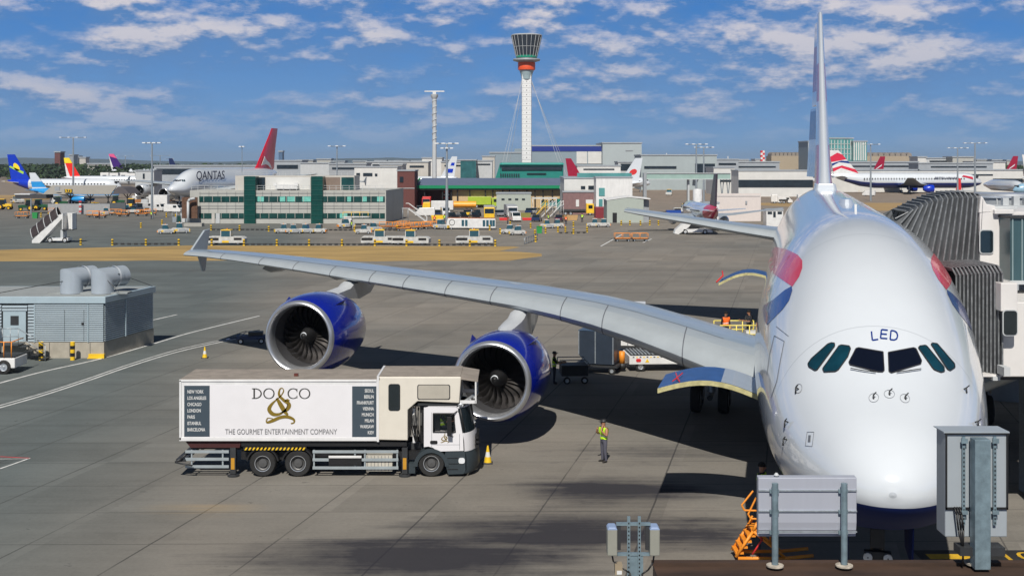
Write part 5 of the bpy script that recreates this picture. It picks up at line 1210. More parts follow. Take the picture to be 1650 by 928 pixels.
# ------------------------------------------------------------------ ground vehicles (one builder per kind, copied in loops)
def axles(t, xs, r, w_, hw):
    for x in xs:
        for y in (-hw, hw):
            b = MB(); wheel_mb(b, (x,y,r), r, w_, axis='y'); b.build('wheel', t)
def pushback(label=''):
    t = thing('pushback_tractor', label, 'tractor', group='pushback tractors')
    b = MB(); b.prism([(-3.3,.35),(3.3,.35),(3.35,1.05),(2.9,1.35),(-2.9,1.4),(-3.3,1.15)], -1.25, 1.25, mat('scuffed tractor white', (.52,.52,.5), .5, var=.3, vs=1.5), axis='y'); b.box(-3.2,-1.2,-1.262,-1.25,.75,1.2, BLACK); b.box(1.5,2.9,-1.262,-1.25,.8,1.2, BLACK); b.build('body', t, bevel=.05)
    b = MB(); b.prism([(-.95,1.4),(.95,1.38),(.75,2.35),(-.75,2.35)], -1.15, .9, GLASSB, axis='y'); c = b.build('cab', t)
    b = MB(); b.box(-.85,.85,-1.2,.95,2.36,2.5, YELLOW); b.build('roof', c, bevel=.03)
    for x in (-.85,.85):
        b = MB(); b.box(x-.05,x+.05,-1.17,-1.06,1.4,2.36, WHITE); b.build('pillar', c)
    b = MB(); b.lathe([(.09,2.5),(.09,2.68),(.02,2.7)], ORANGE, c=(0,0,0), n=8); b.build('beacon', t)
    b = MB(); b.box(-.6,.6,-1.3,-1.255,.4,.7, YELLOW); b.build('front_plate', t)
    axles(t, (-2.2, 2.2), .48, .35, 1.05); return t
def tug(label=''):
    t = thing('baggage_tug', label, 'tug', group='baggage tugs parked on the apron')
    b = MB(); b.prism([(-1.6,.3),(1.5,.3),(1.5,.85),(.6,.95),(-1.3,.98),(-1.6,.8)], -.68, .68, mat('scuffed tug white', (.5,.5,.48), .5, var=.35, vs=2), axis='y'); b.build('body', t, bevel=.06)
    b = MB(); b.prism([(-.75,.98),(.45,.96),(.2,1.75),(-.65,1.78)], -.6, .6, GLASSB, axis='y'); c = b.build('cab', t)
    b = MB(); b.box(-.75,.3,-.65,.65,1.79,1.87, WHITE); b.build('roof', c)
    b = MB(); b.box(-1.75,-1.6,-.55,.55,.35,.7, ORANGE); b.build('bumper', t)
    b = MB(); b.box(-.9,-.5,-.7,-.681,.45,.75, YELLOW); b.build('stripe', t)
    b = MB(); b.box(-.3,1.3,-.695,-.681,.45,.8, GREYP); b.build('side_panel', t); b = MB(); b.lathe([(.07,1.87),(.07,2.02),(.02,2.04)], ORANGE, c=(-.2,0,0), n=8); b.build('beacon', t); b = MB(); b.box(1.5,1.62,-.6,.6,.3,.75, YELLOW); b.build('rear_plate', t)
    axles(t, (-1.05, 1.0), .3, .22, .58); return t
def place(proto, px, py, rz, label, **k):
    p = G(px, py); return dup(proto, (p.x, p.y, 0), R(rz), label, **k)
P0 = pushback(); P0.scale = (.85,.9,.92); p = G(363,395); P0.location = (p.x,p.y+1.2,0); P0['label'] = 'white pushback tractor with a yellow cab roof right of the wingtip fence'
place(P0, 612, 394, 3, 'white pushback tractor with dark side panels on the kerb road below the glass office block')
place(P0, 663, 394.5, -6, 'white pushback tractor right of the one below the office block, nose on the grass edge')
place(P0, 764, 394, 2, 'white pushback tractor with dark side panels just right of the tall lamp mast foot')
T0_ = tug(); p = G(291,376); T0_.location = (p.x,p.y,0); T0_.rotation_euler.z = R(14); T0_['label'] = 'white tug alone on the apron left of the glass office block'
for px, py, rz, lb in ((268,377,10,'yellow-bumpered white tug at the left end of the pair left of the office block'),(455,376,200,'white tug leftmost in the row in front of the glass office block'),(474,376.5,15,'white tug second in the row in front of the glass office block'),
        (494,376,-10,'white tug third in the row in front of the glass office block'),(513,376,170,'white tug at the right end of the row in front of the glass office block'),(585,377,185,'white tug beside the aircraft stairs near the office block corner'),
        (603,373,20,'white tug behind the two pushback tractors near the office block corner'),(833,379,190,'white tug with an orange bumper right of the pushback tractor'),(820,377,170,'white tug nose to tail with the orange-bumpered one by the bollards'),
        (882,368,8,'white tug with a mint windscreen behind the green bin'),(896,367,190,'white tug at the right of the mint windscreen one behind the bollards'),(957,366,175,'white tug in front of the red container by the cream shed'),
        (971,366,185,'white tug closest to the cream shed door'),(172,347,20,'white tug among baggage trolleys in front of the grey pavilion'),(214,344,190,'white tug right of the pavilion among the trolleys')):
    o = place(T0_, px, py, rz, lb, scale=(.88 if py > 360 else 1.0))
def cart(label=''):
    t = thing('baggage_trolley', label, 'trolley', group='baggage trolleys')
    b = MB(); b.box(-1.3,1.3,-.7,.7,.35,.48, DARK); b.box(-1.9,-1.3,-.04,.04,.35,.4, DARK); b.build('bed', t)
    b = MB()
    for x in (-1.25,0,1.25): b.tube((x,-.65,.48),(x,-.65,1.3), .03, ORANGE); b.tube((x,.65,.48),(x,.65,1.3), .03, ORANGE)
    b.tube((-1.25,-.65,1.3),(1.25,-.65,1.3), .03, ORANGE); b.tube((-1.25,.65,1.3),(1.25,.65,1.3), .03, ORANGE); b.build('rail', t)
    b = MB(); b.box(-1.2,1.2,-.6,.6,.48,.56, ORANGE); b.build('load_bed', t); axles(t, (-.9,.9), .2, .12, .6); return t
CT0 = cart(); p = G(650,372); CT0.location = (p.x,p.y,0); CT0['label'] = 'orange-railed trolley at the left end of the trolley train below the brick block'
for i, (px, py) in enumerate(((664,370),(679,369),(693,368.5),(706,368))):
    place(CT0, px, py, 4*i, f'orange-railed trolley {["second","third","fourth","last"][i]} from the left in the train below the brick block')
for i, (px, py, rz) in enumerate(((150,350,5),(161,351,0),(186,347,8),(198,349,-5),(228,348,0),(242,347,10),(88,345,4),(36,352,0))):
    place(CT0, px, py, rz, f'trolley with yellow-orange rails near the grey pavilion, {ORD[i]} of that kind' if False else ['trolley before the pavilion wall near its left end','trolley beside the tug in front of the pavilion','trolley under the right half of the pavilion canopy','trolley at the right corner of the pavilion wall','trolley standing right of the pavilion','trolley at the foot of the lamp mast right of the pavilion','trolley above the covered stairs, behind them','trolley near the left edge below the green tractors'][i], scale=1.1)
place(CT0, 1003, 389, 2, 'flat trolley with a blue-grey load alone on the apron beside the white line'); place(CT0, 1031, 389, 2, 'flat trolley with a reddish load right of the blue-grey one on the open apron')
def bus(label=''):
    t = thing('crew_bus', label, 'bus', group='white buses behind the lamp mast')
    b = MB(); b.prism([(-3.6,.4),(3.6,.4),(3.6,2.6),(-3.3,2.65),(-3.6,1.6)], -1.15, 1.15, WHITE, axis='y'); sh = b.build('shell', t, bevel=.08)
    for x in (.6,1.5,2.4,3.1):
        b = MB(); b.box(x-.32,x+.32,-1.17,-1.152,.8,2.3, GLASSB); b.build('window', sh)
    b = MB(); b.box(-3.4,3.5,-1.05,1.05,2.66,2.8, mat('orange-brown roof', (.35,.14,.07), .6)); b.build('roof', t); axles(t, (-2.4,2.2), .4, .3, 1.0); return t
B0 = bus(); p = G(742,370); B0.location = (p.x,p.y+1,0); B0['label'] = 'white bus with a round logo ring just right of the tall lamp mast'
B0.scale = (.72,.8,.78)
place(B0, 776, 370, 2, 'white bus behind the yellow cab roof of a pushback tractor', scale=(.72,.8,.78))
b = MB(); b.lathe([(.62,-1.18),(.75,-1.18)], BLACK, c=(-2.2,0,1.7), axis='y', n=20); b.build('logo_ring', B0, fix=False)
def car(label='', m=None, van=False):
    t = thing('van' if van else 'parked_car', label, 'van' if van else 'car', group='cars and vans parked by the fire station')
    m = m or WHITE
    if van:
        b = MB(); b.prism([(-2.3,.3),(2.3,.3),(2.3,1.0),(1.8,1.25),(1.3,2.0),(-2.25,2.1),(-2.3,1)], -.92, .92, m, axis='y'); bd = b.build('body', t, bevel=.08)
        b = MB(); b.prism([(1.82,1.28),(1.35,1.92),(1.45,1.95),(1.9,1.3)], -.8, .8, GLASS, axis='y'); b.build('windshield', bd)
        b = MB(); b.box(.3,1.2,-.935,-.921,1.25,1.8, GLASS); b.build('window', bd)
    else:
        b = MB(); b.prism([(-2.1,.3),(2.1,.3),(2.15,.7),(1.9,.85),(-1.9,.92),(-2.1,.8)], -.85, .85, m, axis='y'); bd = b.build('body', t, bevel=.08)
        b = MB(); b.prism([(-1.7,.92),(1.0,.88),(.35,1.42),(-1.1,1.45)], -.74, .74, GLASS, axis='y'); cbn = b.build('cabin_glass', bd)
        b = MB(); b.box(-1.05,.3,-.7,.7,1.44,1.48, m); b.build('roof', bd)
    for x in (-1.35,1.35):
        for y in (-.8,.8):
            b = MB(); wheel_mb(b, (x,y,.32), .32, .2, axis='y'); b.build('wheel', t)
    return t
NAVYC = mat('navy car paint', (.015,.03,.09), .25, coat=.5); BLKC = mat('black car paint', (.012,.012,.016), .25, coat=.5); MARC = mat('maroon car paint', (.07,.015,.04), .25, coat=.5)
C0 = car(m=NAVYC); p = G(865,357); C0.location = p; C0.rotation_euler.z = R(80); C0['label'] = 'dark blue car parked below the aircraft steps, left of the mint windscreen tug'
c = car(m=MARC); c.location = G(903,357); c.rotation_euler.z = R(75); c['label'] = 'dark maroon car parked behind the tugs, right of the dark blue one'
V0 = car(van=True); V0.location = G(830,357); V0.rotation_euler.z = R(-80); V0['label'] = 'small white van between two orange barriers'
c = car(m=BLKC); c.location = G(727,353); c.rotation_euler.z = R(-60); c['label'] = 'black car just left of the white buses, behind the lamp mast'
dup(c, G(745,352), R(-70), 'black car behind the white bus with the ring'); dup(c, G(764,352), R(-75), 'black car between the two white buses'); dup(V0, G(685,349), R(180), 'white van behind the external metal stairs')
dup(V0, G(1264,328), R(5), 'white van on the far apron left of the airliner fuselage crown'); dup(V0, G(1296,324), 0, 'white van beneath the far pier left of the tail fin')
def lorry(label, cabm, boxm, L=7.5, hb=2.2, tank=False):
    t = thing('lorry', label, 'truck', group='lorries by the fire station')
    b = MB(); b.prism([(L/2-1.9,.5),(L/2,.5),(L/2+.05,1.5),(L/2-.15,2.75),(L/2-1.9,2.8)], -1.15, 1.15, cabm, axis='y'); cb = b.build('cab', t, bevel=.08)
    b = MB(); b.prism([(L/2+.06,1.5),(L/2-.12,2.5),(L/2-.06,2.5),(L/2+.1,1.5)], -1, 1, GLASS, axis='y'); b.build('windshield', cb); b = MB(); b.box(L/2-1.4,L/2-.4,-1.17,-1.152,1.6,2.4, GLASS); b.build('window', cb)
    b = MB(); b.box(-L/2,L/2-1.9,-.5,.5,.6,.85, DARK); b.build('chassis', t)
    b = MB()
    if tank: b.loft([[(x, 1.05*math.cos(a), 1.9+.85*math.sin(a)) for a in [2*math.pi*i/16 for i in range(16)]] for x in (-L/2, L/2-2.1)], boxm)
    else: b.box(-L/2, L/2-2.1, -1.15, 1.15, .9, .9+hb, boxm)
    b.build('cargo_body', t, bevel=.05); axles(t, (-L/2+1.2,-L/2+2.4,L/2-1), .48, .3, 1.0); return t
YB = mat('lorry yellow', (.8,.5,.03), .4)
l1 = lorry('white-bodied lorry with a yellow cab parked in front of the fire station', YB, WHITE); l1.location = G(706,344); l1.rotation_euler.z = R(180)
l2 = lorry('white and orange tanker lorry behind the tall lamp mast', WHITE, mat('orange tank', (.85,.35,.03), .4), tank=True, L=8.5); l2.location = G(740,342); l2.rotation_euler.z = R(182)
l3 = lorry('yellow-cabbed lorry facing the camera among the parked vehicles', YB, GREYP, L=6.5); l3.location = G(788,354); l3.rotation_euler.z = R(-88)
l4 = lorry('white-cabbed lorry facing the camera, left of the small white van', WHITE, GREYP, L=6.5); l4.location = G(823,352); l4.rotation_euler.z = R(-82)
l5 = lorry('lorry with a white and yellow cab and an empty dark flatbed by the brick lean-to', YB, DARK, L=8, hb=.5); l5.location = G(930,347); l5.rotation_euler.z = R(0)
l6 = lorry('red fire engine parked under the green station roof', RED, mat('fire red body', (.5,.02,.02), .4), L=8.5); l6.location = G(757,334); l6.rotation_euler.z = R(0); l6['group'] = 'fire engines'; l6['category'] = 'fire engine'
l7 = lorry('lime yellow fire engine parked under the green station roof', mat('fire engine lime', (.36,.48,.04), .4), mat('lime body', (.36,.48,.04), .4), L=8.5); l7.location = G(779,335); l7.rotation_euler.z = R(0); l7['group'] = 'fire engines'; l7['category'] = 'fire engine'
l8 = lorry('red fire engine inside the left bay of the fire station', RED, RED, L=7); l8.location = G(688,335); l8.rotation_euler.z = R(-90); l8['group'] = 'fire engines'; l8['category'] = 'fire engine'
# green tractors and yellow loader at the far left
def farm(label, m, grp='farm-style tractors at the left'):
    t = thing('tractor', label, 'tractor', group=grp)
    b = MB(); b.prism([(-1.8,.8),(1.9,.8),(1.9,1.5),(.3,1.6),(-1.8,1.5)], -.5, .5, m, axis='y'); b.build('body', t, bevel=.05)
    b = MB(); b.prism([(-1.5,1.5),(.2,1.6),(.0,2.7),(-1.3,2.7)], -.7, .7, GLASS, axis='y'); c = b.build('cab', t); b = MB(); b.box(-1.45,.1,-.75,.75,2.71,2.85, m); b.build('roof', c)
    for x, r in ((-1.0,.8),(1.3,.5)):
        for y in (-.85,.85):
            b = MB(); wheel_mb(b, (x,y,r), r, .4, axis='y', rim=YELLOW); b.build('wheel', t)
    return t
DG = mat('tractor green', (.01,.08,.03), .5)
f1 = farm('dark green tractor left of the grey pavilion, nearer its pole', DG); f1.location = G(66,339)
for px, py, lb in ((42,340,'dark green tractor at the left end of the row left of the pavilion'),(98,333,'dark green tractor half hidden behind the pavilion wall'),(190,331,'dark green tractor showing above the dark end of the pavilion wall')): dup(f1, G(px,py), R(200 if px<60 else 10), lb)
f2 = farm('yellow loader tractor cut by the left edge of the picture', YB); f2.location = G(8,338); f2['group'] = 'yellow machines'
dup(f2, G(213,337), R(90), 'orange-yellow loader right of the pavilion wall')
# covered passenger stairs at the left
st = thing('covered_stairs', 'mobile aircraft stairs with a ribbed dark hood facing left on the open apron', 'aircraft stairs', G(86,391)); SC = 198/1980
def sp(px, py): return ((px-86)*SC, (391-py)*SC)
b = MB(); P = [sp(56,393),sp(66,393),sp(104,352),sp(104,346),sp(98,347),sp(56,387)]; b.prism(P, -.9, .9, WHITE, axis='y'); b.build('stair_flight', st)
b = MB(); A_, B_ = sp(57,384), sp(97,350); rg = []
for i in range(13):
    t = i/12; x, z = A_[0]+(B_[0]-A_[0])*t, A_[1]+(B_[1]-A_[1])*t; e = 1 if i % 2 else .94
    rg.append([(x - .75*math.sin(a)*.9*e*.9, -1.0*e*math.cos(a), z + 1.55*e*max(0, math.sin(a))) for a in [math.pi*j/8 for j in range(9)]])
b.loft(rg, mat('dark brown hood', (.035,.025,.025), .5, var=.3), closed=False, caps=False)
hd = b.build('hood', st)
b = MB()

for r_ in rg[::3]: MB().path(r_, .06, LGREY, n=5).build('hoop', hd)
b = MB(); x0, z0 = sp(103,371); x1, z1 = sp(119,345); b.box(x0, x0+.12, -1, 1, z0, z1, WHITE); b.box(x1-.15, x1, -1, 1, z0, z1, WHITE2); b.box(x0, x1, .9, 1, z0, z1, WHITE); b.box(x0, x1, -1, 1, z0, z0+.1, DARK); b.build('top_platform', st)
b = MB(); b.box(sp(80,0)[0], sp(112,0)[0], -.9, .9, .35, .75, WHITE); b.tube((sp(98,0)[0],0,.7),(sp(107,0)[0],0,z0), .15, WHITE); b.box(sp(100,0)[0],sp(104,0)[0],-.8,.8,.75,z0, LGREY); b.build('chassis', st); axles(st, (sp(84,0)[0], sp(107,0)[0]), .42, .25, .8)
# second stairs, white, under the stabiliser
s2 = thing('aircraft_stairs', 'low white mobile stairs truck parked under the tailplane tip', 'aircraft stairs', G(1118,377)); SC = 213/1980
def sp(px, py): return ((px-1118)*SC, (377-py)*SC)
b = MB(); b.prism([sp(1085,376),sp(1092,377),sp(1108,366),sp(1112,361),sp(1098,360),sp(1087,370)], -1, 1, WHITE, axis='y'); b.build('stair_flight', s2)
b = MB(); b.prism([sp(1100,374),sp(1147,374),sp(1147,371),sp(1138,368),sp(1100,369)], -1, 1, WHITE, axis='y'); b.build('chassis', s2); b = MB(); b.box(sp(1112,0)[0], sp(1126,0)[0], -.7, .7, sp(0,374)[1], sp(0,363)[1], BLACK); b.build('engine_bay', s2); axles(s2, (sp(1103,0)[0], sp(1135,0)[0]), .42, .25, .9)
# metal stairs at the end of the office block and steel steps near the fire station
ms = thing('metal_staircase', 'white metal external staircase running down right from the office block', 'staircase', G(672,358)); SC = 258/1980
b = MB()
for y in (0, 1.4):
    b.prism([(-1.9,2.9),(-1.7,2.9),(2.1,.1),(1.8,.1),(-1.9,2.7)], y, y+.06, WHITE, axis='y'); b.path([(-2.4,y,3.9),(-1.8,y,3.9),(2.0,y,1.1),(2.0,y,0)], .05, WHITE)
for i in range(12): b.box(-1.75+i*.32, -1.45+i*.32, 0, 1.4, 2.7-i*.23, 2.76-i*.23, LGREY)
b.build('flight', ms); b = MB(); b.box(-3.2,-1.8,0,1.4,2.8,2.92, LGREY)
for x in (-3,-1.9): b.tube((x,.1,0),(x,.1,2.8), .06, STEEL)
b.build('landing', ms)
for i, (px, col_) in enumerate(((872, YB), (884, WHITE), (897, WHITE))):
    t = thing('aircraft_steps', ['yellow-sided boarding steps in front of the steel canopy','white boarding steps in the middle of the three by the steel canopy','white boarding steps at the right of the three by the steel canopy'][i], 'aircraft stairs', G(px,351), R(-30), group='boarding steps by the steel canopy')
    b = MB()
    for y in (-.6,.6): b.prism([(-1.6,.2),(-1.3,.2),(1.5,2.9),(1.5,3.2)], y-.04, y+.04, col_, axis='y'); b.path([(-1.5,y,1.2),(1.4,y,3.9),(1.4,y,.2)], .05, col_)
    for k in range(10): b.box(-1.4+k*.29,-1.1+k*.29,-.6,.6,.35+k*.28,.4+k*.28, LGREY)
    b.build('flight', t)
# scissor stairs beside the office block
t = thing('catering_platform', 'white raised platform vehicle in front of the office block right end', 'platform truck', G(574,367)); b = MB(); b.box(-2.4,2.4,-1,1,.5,.8, DARK); b.box(-2.2,-.8,-1,1,.8,1.9, WHITE); b.build('chassis', t); b = MB(); b.box(-2.5,2.6,-1,1,2.0,2.15, WHITE)
for x in (-2.4,-.8,.8,2.4): b.tube((x,-1,2.1),(x,-1,3.0), .05, YELLOW)
b.tube((-2.4,-1,3.0),(2.4,-1,3.0), .05, YELLOW); b.build('deck', t); axles(t, (-1.5,1.5), .4, .3, .9)
# barriers, bins, small clutter
for i, (px, py, m_, lb) in enumerate(((706,355,YELLOW,'yellow skip between the metal staircase and the lamp mast'),(750,350,YELLOW,'small yellow skip behind the white bus with the ring'),(920,355,mat('tan skip', (.45,.28,.12), .7),'tan skip right of the maroon car'),(845,351,mat('olive skip', (.22,.2,.05), .7),'olive yellow skip behind the small white van'),(812,355,RED,'low red barrier left of the small white van'),(849,355,RED,'low red barrier right of the small white van'))):
    p = G(px, py); b = MB(); w_, h_ = (1.3, 1.1) if i < 4 else (.9, .55)
    b.prism([(-w_,0),(w_,0),(w_*1.15,h_),(-w_*1.15,h_)], -.7, .7, m_, axis='y'); o = b.build('skip' if i < 4 else 'barrier', loc=p, bevel=.03); tag(o, lb, 'skip' if i < 4 else 'barrier')
p = G(869,376); b = MB(); b.prism([(-.42,0),(.42,0),(.5,1.2),(-.5,1.2)], -.4, .4, GREEN, axis='y'); b.box(-.52,.52,-.45,.45,1.2,1.28, GREEN); tag(b.build('waste_bin', loc=p), 'bright green bin among the bollards left of the white tug', 'bin')
p = G(57,352); b = MB(); b.prism([(-.5,0),(.5,0),(.6,1.3),(-.6,1.3)], -.4, .4, GREEN, axis='y'); tag(b.build('waste_bin', loc=p), 'dark green bin on the apron above the covered stairs', 'bin')
for i, px in enumerate((1002,1012,1024,1032,1042)):
    p = G(px,357); b = MB(); b.prism([(-.5,0),(.5,0),(.6,1.4),(-.6,1.4)], -.4, .4, [DARK,GREEN,NAVY,LGREY,DARK][i], axis='y'); b.box(-.62,.62,-.45,.45,1.4,1.5, [DARK,GREEN,NAVY,LGREY,DARK][i]); tag(b.build('wheelie_bin', loc=p), f'{["black","green","navy","pale grey","black"][i]} bin {ORD[i]} in the row along the cream shed', 'bin', 'bins along the cream shed')
# bollard lines with a chain of dark blocks between
BO = bollard(.95, .17, 5)
rows = [('the far kerb of the grass verge', [(-14,395.5),(130,395),(181,395.5),(235,395.5),(288,395.5),(341,395.8),(393,396),(446,396),(498,396),(551,396),(604,396.2),(655,396.5),(708,396.5),(757,396.8),(798,396.8)]),
        ('the apron edge below the office block', [(227,367),(261,362),(340,371),(386,371.5),(433,373),(571,372.5),(640,372),(789,371),(806,377),(716,368)]),
        ('the parking bays right of the tugs', [(822,365),(855,367.5),(862,379),(879,376),(899,374),(911,374),(924,377),(924,365),(946,374.5),(863,390),(990,358),(1001,363),(1015,363),(1032,363),(1047,363),(1061,363)]),
        ('the left service road', [(66,350),(78,350),(183,343),(268,350),(283,352)])]
first = True
for nm, pts in rows:
    pts = sorted(pts)
    for i, (px, py) in enumerate(pts):
        lb = f'yellow and black bollard on {nm}, ' + (ORD[i] if i < len(ORD) else 'last')
        if first: BO.location = G(px, py); BO['label'] = lb; BO['group'] = 'yellow and black bollards'; first = False
        else: dup(BO, G(px, py), 0, lb, 'yellow and black bollards')
CH = mat('dark kerb block', (.03,.03,.03), .8)
def kerb_chain(p0, p1, lb):
    A, B = G(*p0), G(*p1); n = int((B-A).length/.9); b = MB()
    for i in range(n):
        p = A.lerp(B, (i+.5)/n) - A; b.box(p.x-.25, p.x+.25, p.y-.1, p.y+.1, 0, .28, CH)
    b.tube((0,0,.2),tuple(B-A+Vector((0,0,.2))), .05, CH, n=5)
    tag(b.build('chain_barrier', loc=A), lb, 'chain barrier')
for a_, c_, lb in (((181,394.6),(235,394.6),'leftmost stretch of dark chain barrier along the grass verge'),((235,394.6),(288,394.6),'chain barrier along the grass verge ending at the wingtip fence'),((393,395.2),(604,395.4),'long chain barrier along the grass verge in front of the office block'),((655,395.6),(798,396),'chain barrier along the verge in front of the lamp mast'),((340,371),(640,372),'chain barrier across the apron just below the office block'),((899,376.4),(946,376),'short chain barrier between bollards right of the green bin')): kerb_chain(a_, c_, lb)
# folded steel barrier lying at the end of the grass
t = G(845,394); b = MB(); q_ = G(866,387) - t
for k in range(7): f_ = k/6; b.tube((q_.x*f_,q_.y*f_,0),(q_.x*f_,q_.y*f_,1.0), .05, STEEL)
b.tube((0,0,.15),(q_.x,q_.y,.15), .05, STEEL); b.tube((0,0,1.0),(q_.x,q_.y,1.0), .05, STEEL); tag(b.build('steel_barrier', loc=t), 'grey steel barrier at the right end of the grass verge', 'barrier')
# packed rows of vehicles and gear
rnd = random.Random(9)
GREYC = mat('silver car paint', (.35,.36,.38), .3, metal=.4); CG, CM = car(m=GREYC), None; CG.location = G(676,341); CG.rotation_euler.z = R(-80); CG['label'] = 'silver car between the metal staircase and the yellow-cabbed lorry'
def row(protos, pts, place_name, grp):
    for i, (px, py, rz) in enumerate(sorted(pts)):
        (o_, nm) = protos[rnd.randrange(len(protos))]; dup(o_, G(px, py), R(rz), f'{nm}, {ORD[i].replace(" from the left", "")} along {place_name}', grp)
CARS = [(C0,'navy car'),(CG,'silver car'),(c,'black car'),(V0,'white van')]
row(CARS, [(x + rnd.uniform(-2,2), 348.5 + rnd.uniform(-.5,.5), -80 + rnd.uniform(-15,15)) for x in (705,716,752,768,802,812)], 'the packed car row before the fire station', 'cars and vans parked by the fire station')
row(CARS, [(x + rnd.uniform(-2,2), 345 + rnd.uniform(-.5,.5), 90 + rnd.uniform(-15,15)) for x in (853,862,908,918,948,955)], 'the row under the steel canopy', 'cars and vans parked by the fire station')
row([(CT0,'orange-railed trolley'),(T0_,'white tug'),(CT0,'orange-railed trolley')], [(x, 369 + rnd.uniform(-1.5,1.5), rnd.uniform(-30,30)) for x in (558,622,634,648,668,692,712)], 'the kerb between office block and light mast', 'gear along the kerb')
row([(CT0,'orange-railed trolley'),(T0_,'white tug'),(V0,'white van'),(P0,'yellow-roofed tractor')], [(x, 341 + rnd.uniform(-2,3), rnd.uniform(-60,60)) for x in (128,140,152,178,190,206,222,234,256,268,280)], 'the far side of the road behind the pavilion mast', 'gear by the pavilion')
row([(CT0,'orange-railed trolley'),(P0,'yellow-roofed tractor'),(V0,'white van')], [(x, 326 + rnd.uniform(-3,4), rnd.uniform(-60,60)) for x in (28,88,125,225,262,275)], 'the strip behind the pavilion', 'gear by the pavilion')
row([(V0,'white van'),(T0_,'white tug'),(CT0,'orange-railed trolley')], [(x, 298 + rnd.uniform(-3,5), rnd.uniform(-80,80)) for x in (1052,1072,1086,1108,1128,1146,1162,1188,1212,1232,1250,1272,1292)], 'the far pier apron left of the tail fin', 'vehicles on the far apron')
row([(V0,'white van'),(T0_,'white tug'),(P0,'yellow-roofed tractor')], [(x, 306 + rnd.uniform(-2,5), rnd.uniform(-80,80)) for x in (1345,1362,1380,1392,1408,1424)], 'the apron below the blue-bellied jet', 'vehicles on the far apron')
# ------------------------------------------------------------------ light masts
def mast(px, ytop, ybase, label, heads=4, r=.28, Y=None, wide=1.8):
    Y = Y or GY(ybase); x = X_(px, Y); zt = Z_(ytop, Y); t = thing('light_mast', label, 'light mast', (x, Y, 0), group='apron light masts')
    b = MB(); b.tube((0,0,0),(0,0,zt), r, STEEL, r1=r*.5, n=10); b.build('pole', t)
    b = MB(); b.tube((-wide,0,zt),(wide,0,zt), .09, STEEL); b.build('cross_arm', t)
    for i in range(heads):
        xx = -wide + 2*wide*i/(heads-1); b = MB(); b.cbox((xx,-.2,zt+.08),(.75,.9,.22), LAMPG); o = b.build('lamp_head', t)
    return t
for a_ in ((118,222,0,'tall light mast above the blue and white jet behind the pavilion',4,.4,420,4.2),(245,231,352,'light mast standing right of the grey pavilion',4,.30,None,1.7),(390,237,0,'thin bare pole behind the office block roof, left of the red fin',2,.14,300,.3),
           (543,236,0,'light mast behind the office block roof near its right end',3,.28,330,2.0),(1122,233,0,'light mast right of the white tail with a red circle, left of a similar pair',4,.35,330,2.6),(1134,238,0,'light mast just right of its twin behind the tailplane',4,.35,360,2.6),
           (1403,233,0,'light mast behind the far blue and white jet, left of the hotel edge',3,.35,400,2.6),(1543,239,0,'light mast left one of the pair near the red tails at right',4,.35,400,3.0),(1571,231,0,'light mast tallest one near the red tails at right',4,.4,400,3.4),
           (202,252,0,'small distant light mast behind the purple tail',3,.5,900,6),(258,251,0,'small distant light mast above the far white jet',3,.5,900,7),(273,256,0,'thin distant mast left of the facing white jet',2,.4,900,3)):
    mast(*a_)
# the big one in front of the fire station has two tiers of lamps
t = mast(720, 232, 368, 'tall white two-tier light mast standing in front of the green-roofed fire station', 4, .34, None, 1.9)
for i in range(3):
    b = MB(); b.cbox((-.9+.9*i,-.2,Z_(239,t.location.y)),(.6,.8,.2), LAMPG); b.build('lamp_head', t)
b = MB(); b.tube((-.9,0,Z_(239,t.location.y)),(.9,0,Z_(239,t.location.y)), .08, STEEL); b.build('cross_arm', t)
# spiral-straked radar mast
Y = 520; t = thing('radar_mast', 'tall pale spiral-straked mast topped by a flat rotating radar bar', 'radar mast', (X_(700,Y), Y, 0)); zt = Z_(160,Y)
b = MB(); b.tube((0,0,0),(0,0,Z_(205,Y)), 1.0, LGREY, r1=.85, n=16); b.tube((0,0,Z_(205,Y)),(0,0,zt), .85, LGREY, r1=.95, n=16)
b.build('shaft', t)
b = MB(); P = []
for i in range(80):
    a = i*.55; P.append((1.0*math.cos(a), 1.0*math.sin(a), Z_(232,Y) + i*(zt-Z_(232,Y))/80))
b.path(P, .16, LGREY, n=5); b.build('helical_strake', t)
b = MB(); b.lathe([(.9,zt),(1.5,zt+1),(1.6,zt+2.0),(.6,zt+2.1)], LGREY, n=14); b.box(-.7,.7,-.7,.7,zt+2.1,zt+3.0, WHITE); b.build('cabin', t)
b = MB(); b.box(-4.2,4.2,-.5,.5,zt+3.0,zt+3.5, WHITE); b.build('antenna_bar', t)
# ------------------------------------------------------------------ buildings
CONC = mat('grey cladding panels', (.40,.40,.37), .7, var=.1, vs=.5); CONC2 = mat('pale concrete', (.48,.46,.42), .7, var=.12, vs=.3); WALLW = mat('white wall panels', (.60,.60,.58), .6, var=.1, vs=.3)
SHED = mat('grey green shed cladding', (.36,.40,.36), .6, var=.06); METR = mat('metal roof', (.32,.35,.38), .5, var=.12, vs=.3); TEAL = mat('teal panels', (.01,.20,.17), .45, var=.15, vs=.3); DKGL = mat('dark strip windows', (.02,.03,.04), .2, var=.4, vs=.4)
HANG = mat('grey blue hangar wall', (.22,.28,.32), .6, var=.06, vs=.1); HBLUE = mat('hangar blue band', (.01,.03,.22), .5); HTL = mat('pale teal glass', (.10,.30,.30), .3, var=.35, vs=.15)
SLATE_R = mat('slate blue roof', (.11,.14,.21), .6, var=.1, vs=.3); GRN = mat('green eave', (.0,.22,.09), .5); TAN = mat('tan bay wall', (.55,.40,.22), .8, var=.15)
